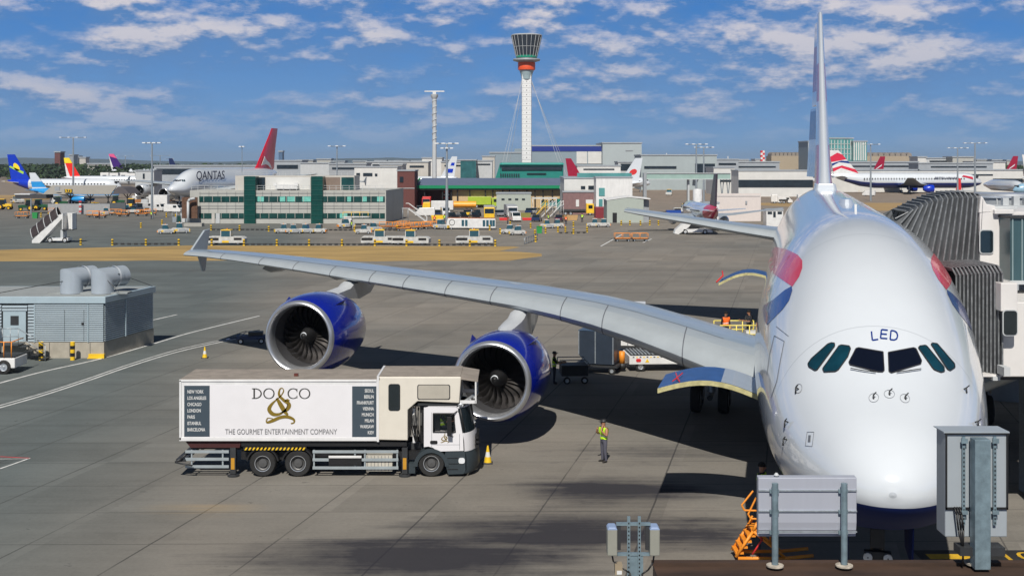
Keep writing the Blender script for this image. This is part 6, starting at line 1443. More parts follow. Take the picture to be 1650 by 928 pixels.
def bx(b, x0, x1, yt, yb, Y, D_, m, org, z0=None):
    """box whose front spans photo columns x0..x1 and rows yt..yb at depth Y"""
    b.box(X_(x0,Y)-org.x, X_(x1,Y)-org.x, Y-org.y, Y-org.y+D_, Z_(yb,Y) if z0 is None else z0, Z_(yt,Y), m)
def building(name, label, x0, x1, yt, Y, D_, m, bands=(), cat='building', roofm=None, group=None, splits=()):
    """bands: (x0, x1, yt, yb, material, name) flush strips on the front"""
    t = thing(name, label, cat, (X_((x0+x1)/2, Y), Y, 0), 0, group); o = t.location
    b = MB(); bx(b, x0, x1, yt, 0, Y, D_, m, o, z0=0); w_ = b.build('wall', t)
    b = MB(); e = .3*Y/300; b.box(X_(x0,Y)-o.x-e*.5, X_(x1,Y)-o.x+e*.5, -e*.5, D_+e*.5, Z_(yt,Y), Z_(yt,Y)+e, roofm or METR); b.build('roof', t)
    for (a, c, p, q_, mm, nm) in bands:
        b = MB(); d_ = .04*Y/200; bx(b, a, c, p, q_, Y-d_*2, d_*1.6, mm, o); b.build(nm, w_)
    return t
# --- glass office block
t = thing('office_block', 'three-storey grey office block with green glass bands and two green stair towers', 'building', (X_(460,252), 252, 0)); o = t.location; Y = 252
b = MB(); bx(b, 306, 622, 307, 0, Y, 14, CONC, o, z0=0)
b.add([(X_(622,Y)-o.x,0,0),(X_(650,275)-o.x,23,0),(X_(650,275)-o.x,23,Z_(307,Y)),(X_(622,Y)-o.x,0,Z_(307,Y))], [(0,1,2,3)], CONC); b.add([(X_(622,Y)-o.x,0,Z_(307,Y)-.01),(X_(650,275)-o.x,23,Z_(307,Y)-.01),(X_(500,275)-o.x,23,Z_(307,Y)-.01)], [(0,1,2)], CONC)
wl = b.build('wall', t, fix=False)
b = MB(); bx(b, 379, 571, 283.5, 307, Y+3, 9, CONC2, o, z0=Z_(307,Y)+.01); b.build('top_storey', t)
for x0, x1 in ((393,411.5),(501,520)):
    b = MB(); bx(b, x0, x1, 284.5, 0, Y-.5, 6, mat('deep green glass', (.003,.055,.045), .25, var=.3, vs=.3), o, z0=0); st_ = b.build('stair_tower', t)
    b = MB()
    for i in range(9): bx(b, x0, x1, 290+i*8, 290.5+i*8, Y-.6, .08, mat('green mullion', (.01,.10,.08), .5), o)
    b.build('mullion', st_)
random.seed(11)
for (yt, yb) in ((316.6,325.6),(343.8,352)):
    for xa, xb in ((321,392.5),(412,500.5),(520.5,620)):
        b = MB(); bx(b, xa, xb, yt, yb, Y-.12, .1, GLASSG, o); w_ = b.build('window_band', wl)
        x = xa + 3
        while x < xb - 8:
            if random.random() < .22: 
                b = MB(); bx(b, x, x+random.uniform(6,14), yt+.5, yb-.5, Y-.17, .04, GLASSM, o); b.build('blind', w_)
            x += 12
        b = MB(); x = xa
        for k in range(int((xb-xa)/14)): bx(b, xa+7+k*14, xa+7.6+k*14, yt, yb, Y-.2, .03, CONC2, o)
        b.build('mullion', w_)
b = MB()
for yy in (311.5, 332, 336): bx(b, 321, 620, yy, yy+.5, Y-.06, .05, GAP, o)
for k in range(21): bx(b, 322+k*14.4, 322.4+k*14.4, 309, 343, Y-.06, .05, GAP, o) if not (392 < 322+k*14.4 < 412 or 500 < 322+k*14.4 < 521) else None
b.build('panel_joint', wl)
b = MB()
for k in range(30): bx(b, 308+k*10.6, 308.5+k*10.6, 299, 307, Y+.3, .05, LGREY, o)
for yy in (299,303): bx(b, 308, 620, yy, yy+.5, Y+.28, .05, LGREY, o)
b.build('roof_railing', t)
b = MB()
for k in range(20): bx(b, 380+k*10, 380.5+k*10, 277.5, 283.5, Y+3.1, .05, LGREY, o)
for yy in (277.5,280.5): bx(b, 380, 571, yy, yy+.4, Y+3.05, .05, LGREY, o)
b.build('roof_railing', t)
for k, (xa, xb) in enumerate(((414,427),(428,500),(522,548),(550,570))):
    b = MB(); bx(b, xa, xb, 286, 306, Y+2.85, .1, [GLASS, WALLW, mat('brown louvre', (.2,.15,.12), .7), GLASSG][k], o); b.build('panel', t)
b = MB(); bx(b, 443, 479, 297, 305, Y+1.0, 2, WHITE, o); bx(b, 440, 446, 295, 300, Y+.9, .5, WHITE, o); bx(b, 474, 480, 295, 300, Y+.9, .5, WHITE, o); b.build('air_unit', t)
for xa, xb, c_ in ((341,346,CONC2),(347.5,354,LGREY)):
    b = MB(); bx(b, xa, xb, 344, 360, Y-.25, .1, c_, o); b.build('door', wl)
# low plant yard left of it
t = thing('pipe_yard', 'rusty pipework and grey tanks in a yard at the left end of the office block', 'pipework', (X_(302,250), 250, 0)); o = t.location
b = MB(); bx(b, 293, 318, 318, 352, 250, .3, mat('rust brown mesh', (.12,.06,.035), .8, var=.5, vs=2), o); b.build('mesh_screen', t)
b = MB(); x, z = X_(303,249)-o.x, Z_(0,249); b.path([(x,-1,0),(x,-1,Z_(325,249)),(x+.4,-1,Z_(321,249)),(x+1.4,-1,Z_(320,249))], .28, LGREY); b.build('pipe', t)
b = MB(); bx(b, 296, 325, 360, 368, 240, 2, mat('low concrete block', (.35,.34,.31), .8), o); b.build('base_block', t)
for k in range(6):
    b = MB(); c_ = G(282+k*7, 358); b.box(-.5,.5,-.4,.4,0,1.1+.3*(k%3), [STEEL,GLASSG,LGREY,STEEL,DARK,GLASSG][k]); b.path([(-.5,-.4,0),(-.5,-.4,2.1),(.5,-.4,2.1),(.5,-.4,0)], .04, STEEL); o2 = b.build('cage', t, loc=(c_.x-o.x, c_.y-o.y, 0))
# --- brick block and green-roofed fire station
building('brick_block', 'plain dark red brick block left of the green-roofed fire station', 640, 668, 276, 330, 12, BRICK, [(644,650,285,294,DKGL,'window'),(640,668,303,304,LGREY,'band')])
t = thing('fire_station', 'long open-fronted fire station under a slate roof with a green eave', 'building', (X_(787,339), 339, 0)); o = t.location; Y = 339
b = MB(); zE, zR = Z_(300,Y), Z_(287,352); xa, xb, xc, xd = X_(668,Y)-o.x, X_(902,Y)-o.x, X_(681,352)-o.x, X_(908,352)-o.x
b.add([(xa,-1,zE),(xb,-1,zE),(xd,12,zR),(xc,12,zR),(xa,-1,zE-.15),(xb,-1,zE-.15),(xd+2,24,zE-.15),(xc-2,24,zE-.15),(xd+1,24,zE),(xc-1,24,zE)], [(0,1,2,3),(2,8,9,3),(4,5,6,7),(1,5,6,8),(1,8,2),(0,3,9),(0,9,7,4)], SLATE_R); rf = b.build('roof', t, fix=False)
b = MB(); bx(b, 668, 902, 299, 304, Y-1.3, .3, GRN, o); bx(b, 668, 902, 304, 306.5, Y-1, .3, BLACK, o)
b.prism([(xa-.3,zE-.5),(xa+.1,zE+.1),(xc+.6,zR+.2),(xc,zR+.2)], -1.05, -.8, GRN, axis='y'); b.build('eave', rf)
b = MB(); bx(b, 729, 905, 306, 336, Y+.6, .4, TAN, o, z0=0); bx(b, 668, 729, 306, 336, Y+6, .4, mat('dark maroon door', (.07,.01,.012), .6), o, z0=0); b.build('wall', t)
for px in (669,684,713,727,737,757,782,794,810,821,833,849,862,875,890,903):
    b = MB(); bx(b, px-.9, px+.9, 305, 336, Y-.4, .4, BLACK, o, z0=0); b.build('column', t)
for px in (715,718.5,722):
    b = MB()
    for k in range(4): bx(b, px, px+2, 308+k*5, 310+k*5, Y+2, .2, WHITE if k % 2 else RED, o)
    b.build('striped_post', t)
building('cabin_block', 'pale grey flat cabin building with four small windows in front of the fire station', 800, 855.5, 312.5, 322, 6, SHED, [(808+i*11, 813+i*11, 320, 322.5, DKGL, 'window') for i in range(4)])
t = thing('steel_canopy', 'white steel canopy frame with glazed bays right of the pale cabin', 'canopy', (X_(876,325), 325, 0)); o = t.location
b = MB()
for px in (858,871,884,896): bx(b, px, px+1.2, 320, 342, 325, .2, WHITE, o, z0=0)
bx(b, 857, 898, 319, 320.5, 325, 6, WHITE, o); b.build('frame', t); b = MB(); bx(b, 872, 896, 323, 333, 326, .2, HTL, o); bx(b, 897, 905, 321, 338, 326, 3, TEAL, o, z0=0); b.build('glazing', t)
# --- control tower
Y = 720; t = thing('control_tower', 'tall white airport control tower with an orange-red band under a dark flared glass cab', 'control tower', (X_(848.5,Y), Y, 0)); k_ = Y/F
def zt_(py): return Z_(py, Y)
MAST = mat('white tower mast', (.72,.72,.71), .5, var=.04, vs=.2)
b = MB(); b.prism([(-2.6,-2.2),(2.6,-2.2),(2.9,-1.2),(.9,3),(-.9,3),(-2.9,-1.2)], 0, zt_(118), MAST); ms_ = b.build('mast', t)
b = MB()
for i in range(19):
    zz = zt_(128+i*7.2); b.box(-2.85,2.85,-2.24,-2.201, zz, zz+.10, GAP); b.box(-.25,.25,-2.26,-2.241, zz+1, zz+1.5, DARK); b.box(-2.0,-1.7,-2.26,-2.241, zz+1, zz+1.3, GREYP); b.box(1.7,2.0,-2.26,-2.241, zz+1, zz+1.3, GREYP)
b.build('window_dot', ms_)
b = MB(); b.lathe([(2.9,zt_(128)),(3.4,zt_(120)),(4.1,zt_(115.5)),(4.2,zt_(114))], mat('pale blue-grey collar', (.35,.45,.48), .5), n=32); b.build('collar', t)
b = MB(); b.lathe([(4.2,zt_(114)),(5.0,zt_(113)),(5.1,zt_(111)),(5.1,zt_(102)),(4.8,zt_(101))], mat('orange-red band', (.75,.09,.02), .45), n=40); b.build('drum', t)
b = MB(); b.lathe([(4.8,zt_(101)),(7.8,zt_(98.5)),(8.0,zt_(97)),(7.8,zt_(95.5)),(6.2,zt_(95))], GREYP, n=40); b.build('walkway', t)
b = MB(); b.lathe([(6.0,zt_(95)),(6.2,zt_(91)),(9.0,zt_(58.5))], mat('tower cab glass', (.02,.03,.045), .08, spec=.8), n=32); cb = b.build('cab', t)
b = MB()
for i in range(20):
    a = 2*math.pi*i/20; b.tube((6.25*math.cos(a),6.25*math.sin(a),zt_(92)),(9.05*math.cos(a),9.05*math.sin(a),zt_(58.5)), .14, LGREY, n=5)
b.lathe([(7.55,zt_(76.6)),(7.6,zt_(76))], LGREY, n=32); b.build('mullion', cb)
b = MB(); b.lathe([(9.05,zt_(58.5)),(9.2,zt_(57.5)),(8.6,zt_(56.5)),(.1,zt_(56.5))], LGREY, n=32); b.build('roof', cb)
b = MB(); b.lathe([(6.12,zt_(94)),(6.35,zt_(88))], mat('green lit blind', (.01,.25,.15), .4), n=32); b.build('lower_blind', cb)  # plain green strip round the foot of the cab glass
for i, (x0, x1) in enumerate(((-2.2,-16.5),(-2.6,-14),(2.2,24),(2.6,21.5),(-1.5,-12),(1.8,27))):
    b = MB(); b.tube((x0,0,zt_(127)),(x1,(-6,-12,-6,-12,20,20)[i],zt_(290)), .1, LGREY, n=5); b.build('stay_cable', t)
t = thing('tower_base_building', 'rounded teal building with dark strip windows at the foot of the control tower', 'building', (X_(857,690), 690, 0)); o = t.location
b = MB(); bx(b, 806, 908, 262, 290, 690, 14, TEAL, o, z0=0); w_ = b.build('wall', t, bevel=1.0)
b = MB(); bx(b, 808, 906, 269.5, 274, 689.2, .5, DKGL, o); b.build('window_band', w_); b = MB(); bx(b, 805, 909, 263.5, 265.5, 688.6, 15, mat('light teal fascia', (.03,.33,.28), .5), o); b.build('fascia', w_)
b = MB()
for k in range(9): bx(b, 806+k*3.6, 808+k*3.6, 280, 284.5, 689.2, .5, DKGL, o)
bx(b, 849, 880, 279, 280.5, 689.2, .5, DKGL, o); b.build('vent', w_)
b = MB(); b.prism([(X_(806,690)-o.x,Z_(262,690)),(X_(806,690)-o.x,0),(X_(795,690)-o.x,0)], 2, 10, TEAL, axis='y'); b.build('buttress', t)
# --- white buildings right of the fire station
building('white_hall', 'long white hall with a ribbed glass roof strip behind the brick lean-to', 909, 1018, 288, 300, 25, WALLW, [(936,943,300,305,DKGL,'window'),(948,960,299.5,305.5,DKGL,'window'),(930,1018,279,287.8,HTL,'roof_light')])
building('white_hall', 'taller white block with one glazed corner strip, left of the cream shed', 960.5, 1019, 287, 288, 8, WHITE2, [(965,974.5,303,316,HTL,'window'),(965,971,321,335,HTL,'window')])
building('brick_lean_to', 'low mauve brick lean-to with two white doors left of the taller white block', 907, 960, 310, 296, 3, mat('mauve brick', (.22,.13,.13), .85, var=.2), [(928,933,322,333,WHITE,'door'),(944,955,322,336,WHITE,'door'),(907,960,309.6,310.4,GREYP,'gutter')])
t = thing('cream_shed', 'cream gabled shed with a dark door beside the row of bins', 'shed', (X_(1010,255), 255, 0)); o = t.location; Y = 255
b = MB(); q_ = lambda px: X_(px,Y)-o.x; zz = lambda py: Z_(py,Y)
b.prism([(q_(978),0),(q_(1037),0),(q_(1037),zz(322)),(q_(1012),zz(318)),(q_(978),zz(323))], 0, 9, SHED, axis='y'); w_ = b.build('wall', t); b = MB(); b.prism([(q_(977),zz(323)),(q_(977),zz(322)),(q_(1012),zz(316.8)),(q_(1048),zz(320)),(q_(1048),zz(321.5)),(q_(1012),zz(318))], -.1, 9.2, WHITE2, axis='y'); b.build('roof', t)
b = MB(); b.box(q_(1037), q_(1047), 1.5, 8, 0, zz(323), GREYP); b.build('side_bay', t); b = MB(); b.box(q_(987), q_(994), -.06, -.005, 0, zz(343), BLACK); b.build('door', w_)
t = tag(MB().box(0, (979-960)*275/1980, 0, 6, 0, 2.4, mat('container red', (.28,.03,.04), .6, var=.2)).box(.1,2.5,-.05,-.001,.1,2.3, mat('container red rib', (.20,.02,.03), .6)).build('shipping_container', loc=(X_(960,275), 275, 0)), 'red shipping container between the mauve lean-to and the cream shed', 'container')
t = thing('pedestrian_bridge', 'long pale green elevated glass walkway ending at the dark pipe column', 'walkway', (X_(1100,300), 300, 0)); o = t.location
b = MB(); bx(b, 1040, 1177, 280, 288.5, 300, 3.5, mat('pale green glazing', (.30,.42,.38), .35, var=.15, vs=.4), o); tb = b.build('tube', t)
b = MB(); bx(b, 1038, 1178, 279, 280, 299.8, 4, LGREY, o); bx(b, 1038, 1178, 288.5, 289.6, 299.8, 4, LGREY, o); b.build('rail', tb)
b = MB(); bx(b, 1037, 1042, 279, 338, 299.5, 2, GREYP, o, z0=0); b.build('column', t); b = MB(); bx(b, 1108, 1111, 289, 300, 301, 1.5, LGREY, o, z0=0); b.build('column', t)
b = MB()
for k in range(5):
    x = X_(1157+k*5,300)-o.x; b.tube((x,1,0),(x+(.8 if k%2 else -.8),1,Z_(289,300)), .12, STEEL, n=5)
b.build('lattice_pier', t)
# --- hangars and terminal masses far behind
building('hangar', 'large grey hangar with a dark blue roof band and two white doors', 857, 971, 236, 820, 60, HANG, [(857,971,236,244,HBLUE,'fascia'),(929,946,244.5,264,WALLW,'hangar_door'),(947.5,969,244.5,264,WALLW,'hangar_door')])
building('hangar', 'taller pale grey hangar right of the blue-banded one', 971, 1034, 231.5, 810, 60, mat('pale grey hangar wall', (.36,.41,.42), .6, var=.05, vs=.1), [(1008,1020,242,243.5,GREYP,'sign_panel')])
building('hangar', 'low grey-blue hangar left of the control tower mast', 789, 842, 247, 830, 40, HANG, [(829,841,240,247,HANG,'roof_box')])
random.seed(5)
SK = [  # x0, x1, ytop, Y, depth, material, label, bands
 (655,690,262,620,20,CONC2,'pale low terminal wing above the brick block',[(660,683,267,270)]),(680,712,255.5,700,20,WALLW,'white rooftop block beside the radar mast',[]),(711,745,262,640,20,CONC2,'beige terminal wing right of the radar mast',[(716,742,266,268)]),
 (742,767,259,600,20,mat('dark teal glazing', (.03,.12,.13), .25, var=.4, vs=.3),'dark teal glazed building behind the light mast',[]),(767,793,260,610,20,LGREY,'grey building between the teal glazing and the tower base',[(770,790,264,266)]),(777,797,253,760,20,CONC2,'small pale tower-like block left of the control tower',[(779,784,272,275)]),
 (571,640,270,470,20,WALLW,'white terminal block behind the office block right end',[(574,580,279,284),(585,600,279,284),(604,608,280,284)]),(612,648,266,520,20,CONC2,'cream block left of the brick block roof',[(625,632,272,275)]),(484,530,264,600,20,LGREY,'silver shed roof right of the red aircraft fin',[]),(440,486,260,640,20,METR,'blue-grey terminal roof right behind the red fin',[(446,480,266,272)]),
 (530,590,265,560,20,GREYP,'dark grey terminal strip above the office block roof',[(535,585,270,273)]),(248,420,268,520,25,METR,'long grey terminal with a dark window strip behind the white facing jet',[(252,418,272,281)]),(590,660,262,700,20,LGREY,'long pale shed on the skyline left of the radar mast',[(600,650,265,267)]),
 (1033,1155,251,560,30,mat('grey terminal cladding', (.33,.38,.39), .6, var=.1, vs=.2),'broad grey terminal behind the white tail with a red circle',[(1038,1090,268,272),(1120,1152,264,280)]),(996,1034,262,600,20,LGREY,'grey terminal end with dark glazing under the tall hangar',[(1000,1026,264,275)]),(930,1000,268,520,20,WALLW,'white low terminal strip above the white hall',[(940,990,272,274)]),
 (1154,1190,258,620,20,METR,'grey stepped roof right of the broad grey terminal',[(1158,1186,263,266)]),(1150,1184,271,480,20,WALLW,'white block at the right end of the elevated walkway',[(1160,1180,290,293)]),(1182,1256,262,640,20,METR,'long grey roofline with plant left of the tail fin',[(1186,1250,268,270)]),(1190,1310,276,450,15,WALLW,'white-fronted pier with dark undercroft left of the tail fin',[(1190,1310,290,302)]),  # white-fronted pier: its band is undercroft shade drawn as a dark strip, not windows
 (1330,1480,262,640,20,METR,'grey layered roofs behind the blue and white jet',[(1340,1470,267,269)]),(1336,1480,275,520,15,WALLW,'white pier wall behind the blue and white jet',[(1340,1478,282,284)]),(1479,1493,254,700,15,WALLW,'small white block on the roofs left of the grey boxes',[]),(1493,1535,256,700,15,LGREY,'grey flat-roofed block on the right skyline',[(1498,1530,259,261)]),(1535,1569,254,690,15,CONC,'larger grey box on the right skyline',[]),
 (1480,1652,275,520,15,WALLW,'white pier wall at the right edge behind the red tails',[(1484,1600,281,283),(1600,1648,288,297)]),(1480,1600,264,600,15,METR,'grey roof strip on the right below the skyline boxes',[(1500,1590,268,270)]),(1569,1620,262,650,15,WALLW,'long white shed on the right skyline',[]),
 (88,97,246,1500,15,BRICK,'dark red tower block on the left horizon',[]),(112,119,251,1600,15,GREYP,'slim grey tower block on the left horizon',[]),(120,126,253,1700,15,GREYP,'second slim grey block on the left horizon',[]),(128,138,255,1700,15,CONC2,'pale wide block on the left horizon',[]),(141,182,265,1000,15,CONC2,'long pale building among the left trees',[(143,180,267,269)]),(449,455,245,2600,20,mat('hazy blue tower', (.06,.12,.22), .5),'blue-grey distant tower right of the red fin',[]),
 (218,248,276,430,10,LGREY,'grey panelled block behind the lamp mast beside the pavilion',[(230,233,280,288)])]
for x0, x1, yt, Y, D_, m_, lb, bands in SK:
    building('terminal_building' if Y < 900 else 'tower_block', lb, x0, x1, yt, Y, D_, m_, [(a, c, p, q_, DKGL, 'window_band') for a, c, p, q_ in bands])
t = building('hotel', 'teal glazed hotel slab right behind the tail fin', 1332, 1375, 224, 900, 30, HTL, [(1334+i*5.2, 1335+i*5.2, 226, 258, WALLW, 'mullion') for i in range(8)] + [(1332,1375,232,232.6,WALLW,'floor_band'),(1332,1375,240,240.6,WALLW,'floor_band'),(1332,1375,248,248.6,WALLW,'floor_band')]); b = MB(); bx(b, 1336, 1362, 221.5, 224, 905, 15, HTL, t.location); b.build('roof_plant', t)
building('hotel', 'white finned hotel wing right of the teal slab', 1375, 1397, 229, 895, 30, HTL, [(1375.5+i*3.6, 1377.4+i*3.6, 229.5, 259, WALLW, 'fin') for i in range(6)])
building('hotel', 'white finned block left of the tail fin', 1302, 1312, 229, 900, 30, HANG, [(1302.5+i*2.6, 1304+i*2.6, 230, 255, WALLW, 'fin') for i in range(4)])
def arches(label, x0, x1, yt, n, Y=950):
    t = thing('arched_building', label, 'building', (X_((x0+x1)/2,Y), Y, 0)); o = t.location
    b = MB(); bx(b, x0, x1, yt+6, 262, Y, 20, mat('sand stone', (.36,.30,.22), .8), o, z0=0); b.build('wall', t)
    b = MB(); w_ = (x1-x0)/n
    for i in range(n):
        c_ = x0 + w_*(i+.5); b.prism([(X_(c_-w_*.46,Y)-o.x,Z_(yt+6,Y)),(X_(c_+w_*.46,Y)-o.x,Z_(yt+6,Y)),(X_(c_+w_*.3,Y)-o.x,Z_(yt+1.5,Y)),(X_(c_-w_*.1,Y)-o.x,Z_(yt,Y)),(X_(c_-w_*.4,Y)-o.x,Z_(yt+2.5,Y))], 0, 15, mat('roof vault grey', (.25,.22,.19), .7), axis='y')
    b.build('vault_roof', t)
arches('row of small vaulted roofs on the skyline left of the tail fin', 1243, 1302, 245.5, 9); arches('row of vaulted roofs on the skyline right of the hotel', 1397, 1470, 246, 8)
t = thing('chequered_tower', 'small red and white chequered tower on the skyline left of the tail fin', 'tower', (X_(1228.5,800),800,0)); b = MB()
for i in range(6):
    for j in range(2): b.box((j-1)*1.3,(j)*1.3,-1,1, Z_(264-i*3.5,800), Z_(260.5-i*3.5,800), RED if (i+j) % 2 else WHITE)
b.build('shaft', t, fix=False)
# low clutter of roofs all along the skyline
random.seed(21); cols = [(CONC2,'pale'),(METR,'grey-blue'),(GREYP,'dark grey'),(WALLW,'white'),(CONC,'grey'),(LGREY,'silver')]
xs = 455; n = 0
while xs < 1300:
    w_ = random.uniform(9, 26); yt = random.uniform(257.5, 261.5) if xs > 1040 or xs < 780 else random.uniform(259, 262); m_, cn = random.choice(cols); Y = random.uniform(1100, 1900)
    building('distant_building', f'{cn} low building on the distant skyline, number {n+1} counted from the red fin rightwards', xs, xs+w_, yt, Y, 20, m_, [], group='low buildings along the distant skyline'); xs += w_ + random.uniform(-2, 14); n += 1
xs = 1480
while xs < 1640:
    w_ = random.uniform(9, 22); m_, cn = random.choice(cols); building('distant_building', f'{cn} low building on the far right skyline, number {n-20} counted from the hotel rightwards', xs, xs+w_, random.uniform(258, 261), 1500, 20, m_, [], group='low buildings along the distant skyline'); xs += w_ + random.uniform(2, 14); n += 1
for px, yt in ((1068,250),(1074,247),(1081,249),(1087,251),(1096,250),(1173,252)):
    Y = 900; b = MB(); b.tube((0,0,0),(0,0,Z_(yt,Y)), .35, LGREY, n=6); tag(b.build('roof_mast', loc=(X_(px,Y),Y,0)), f'mast on the skyline {["leftmost of the cluster above the grey terminal","tallest of the cluster above the grey terminal","third of the cluster above the grey terminal","fourth of the cluster above the grey terminal","rightmost of the cluster above the grey terminal","standing alone right of the twin light masts"][("%d"%px) and [1068,1074,1081,1087,1096,1173].index(px)]}', 'mast')
# ------------------------------------------------------------------ pavilion at the left
Y = 298; t = thing('pavilion', 'open pavilion with a sloping pale grey roof and a yellow number board', 'pavilion', (X_(140,Y), Y, 0)); o = t.location
b = MB(); b.add([(X_(70,Y)-o.x,0,Z_(312,Y)),(X_(179,Y)-o.x,0,Z_(312,Y)),(X_(189,Y+10)-o.x,10,Z_(300,Y)),(X_(84,Y+10)-o.x,10,Z_(300,Y)),(X_(70,Y)-o.x,0,Z_(312,Y)-.2),(X_(179,Y)-o.x,0,Z_(312,Y)-.2),(X_(189,Y+10)-o.x,10,Z_(300,Y)-.2),(X_(84,Y+10)-o.x,10,Z_(300,Y)-.2)],
                 [(0,1,2,3),(4,7,6,5),(0,4,5,1),(1,5,6,2),(2,6,7,3),(3,7,4,0)], mat('weathered roof sheet', (.34,.32,.28), .7, var=.15)); rf = b.build('roof', t)
b = MB(); b.prism([(X_(179.5,Y)-o.x,Z_(312,Y)-.2),(X_(209,Y)-o.x,Z_(311.5,Y)-.1),(X_(199,Y)-o.x,Z_(303,Y)),(X_(190,Y)-o.x,Z_(301,Y))], 0, 9, mat('dark hip', (.09,.08,.085), .7), axis='y'); b.build('hip_end', t)
b = MB(); bx(b, 77, 177, 328.5, 345, Y, .3, mat('grey boards', (.30,.31,.32), .7), o, z0=0); bx(b, 177.5, 202, 327, 345, Y-.2, .4, mat('dark slate boards', (.08,.09,.10), .7), o, z0=0); b.build('wall', t)
for px in (109,141,170,201):
    b = MB(); x = X_(px,Y)-o.x; b.tube((x,2,Z_(328,Y)),(x,2,Z_(313,Y)), .12, DARK); b.tube((x,2,Z_(320,Y)),(x-1.0,2,Z_(312,Y)), .1, DARK); b.tube((x,2,Z_(320,Y)),(x+1.0,2,Z_(312,Y)), .1, DARK); b.build('post', t)
b = MB(); bx(b, 104, 116.5, 305, 311, Y-.5, .2, BLACK, o); sb = b.build('number_board', t)
text('number', '573', 1.1, YELLOW, sb, ((X_(110.2,Y-.5)-o.x), -.52, Z_(308,Y)), bold=.03)
b = MB(); bx(b, 88, 96, 301, 308, Y-.2, .2, GREYP, o); b.build('dark_panel', t)
b = MB()
for k in range(5): bx(b, 127, 131, 324+k*4, 326+k*4, Y-1.2, .3, RED if k % 2 == 0 else WHITE, o)
tag(b.build('striped_barrier_post', loc=o), 'red and white striped post in front of the pavilion wall', 'post')
t = thing('open_shelter', 'low flat-roofed shelter on one pole left of the pavilion', 'shelter', (X_(40,300), 300, 0)); o = t.location; b = MB(); bx(b, 24, 76, 314, 320, 300, 4, mat('dark canopy edge', (.05,.05,.055), .7), o); bx(b, 23, 48, 312.5, 314, 299.8, 4.4, WHITE, o); b.build('roof', t)
b = MB(); bx(b, 49, 50.6, 320, 347, 299, .2, STEEL, o, z0=0); b.build('pole', t)
# blast screen, cabin and gear right of centre
t = thing('blast_screen', 'large white blast screen wall behind the small red-tailed jet', 'wall', (X_(1186,262), 262, 0)); o = t.location; b = MB(); bx(b, 1146, 1226, 312, 350, 262, .5, mat('white screen', (.62,.56,.53), .7, var=.06), o, z0=0); w_ = b.build('screen', t)
b = MB(); bx(b, 1147, 1225, 316, 316.4, 261.9, .05, LGREY, o); b.build('joint', w_); b = MB(); bx(b, 1201, 1204, 324, 329, 261.8, .05, GREYP, o); b.build('emblem', w_)
building('gate_room', 'small white gate cabin left of the white screen with a dark window', 1135, 1159, 328, 250, 5, WHITE, [(1138,1143,333,339,DKGL,'window')])
t = thing('stair_drum', 'upright white drum beside the ramp right of the twin light masts', 'tower', (X_(1124,262), 262, 0)); b = MB(); b.lathe([(.1,Z_(304,262)),(.9,Z_(305,262)),(1.0,Z_(307,262)),(1.0,0)], WHITE, n=20); b.build('drum', t)
t = thing('ramp', 'dark ribbed sloping jet bridge ramp left of the gate cabin', 'jet bridge', (X_(1118,256), 256, 0)); o = t.location; b = MB(); q_ = lambda px: X_(px,256)-o.x; zz = lambda py: Z_(py,256)
b.prism([(q_(1100),zz(345)),(q_(1120),zz(330)),(q_(1136),zz(328)),(q_(1136),zz(346))], 0, 2.5, mat('dark ramp skin', (.07,.065,.065), .6, var=.3), axis='y'); sh = b.build('shell', t); b = MB()
for k in range(7): b.tube((q_(1103+k*5),-.05,zz(344)),(q_(1108+k*4.6),-.05,zz(330)), .07, LGREY, n=5)
b.build('rib', sh)
t = tag(MB().box(-1.6,1.6,-1,1,0,2.0, mat('container blue', (.01,.06,.32), .5, var=.1)).build('cargo_container', loc=(X_(1085,270),270,0)), 'bright blue container left of the dark ramp', 'container')
building('site_cabin', 'small white site cabin with dark windows at the left of the airliner crown', 1235, 1262, 339, 240, 3, WHITE, [(1237,1244,341,345,DKGL,'window'),(1246,1250,341,350,DKGL,'door'),(1253,1260,341,345,DKGL,'window')])
l9 = lorry('white apron truck left of the airliner crown on the far taxiway', WHITE, DARK, L=5, hb=.4); l9.location = G(1256,328); l9.rotation_euler.z = R(170)
for i, (px, py, m_) in enumerate(((1103,343,RED),(1066,302,YELLOW),(1080,306,YELLOW),(1091,306,WHITE),(1102,302,mat('blue tarp', (.02,.12,.3), .6)),(1140,300,WHITE),(1152,299,WHITE),(1175,300,RED),(1078,315,YELLOW))):
    o = dup(V0 if m_ is WHITE else P0, G(px,py), R(10*i), ['tractor with a red load on the near apron by the ramp','yellow-roofed tractor leftmost below the elevated walkway','yellow-roofed tractor second below the elevated walkway','white van between the tractors below the elevated walkway','tractor left of the column under the elevated walkway','white van left one of two under the walkway right end','white van right one of two under the walkway right end','tractor under the lattice pier of the walkway','tractor alone on the bare taxiway below the walkway'][i], 'vehicles on the far apron')
for i, (px, py) in enumerate(((1206,301),(1222,302),(1240,301),(1262,302),(1284,303),(1340,312),(1600,300),(1613,306),(1634,300),(1400,316))):
    dup([V0, P0, CT0][i % 3], G(px,py), R(17*i), ['vehicle at the left end under the left pier','tractor second under the left pier','trolley in the middle under the left pier','vehicle fourth under the left pier','tractor at the right end under the left pier','trolley below the tail of the blue and white jet','vehicle right of the blue and white jet nose','tractor below the right pier wall','trolley at the right edge below the pier','vehicle by the steps under the blue and white jet wing'][i], 'vehicles on the far apron')
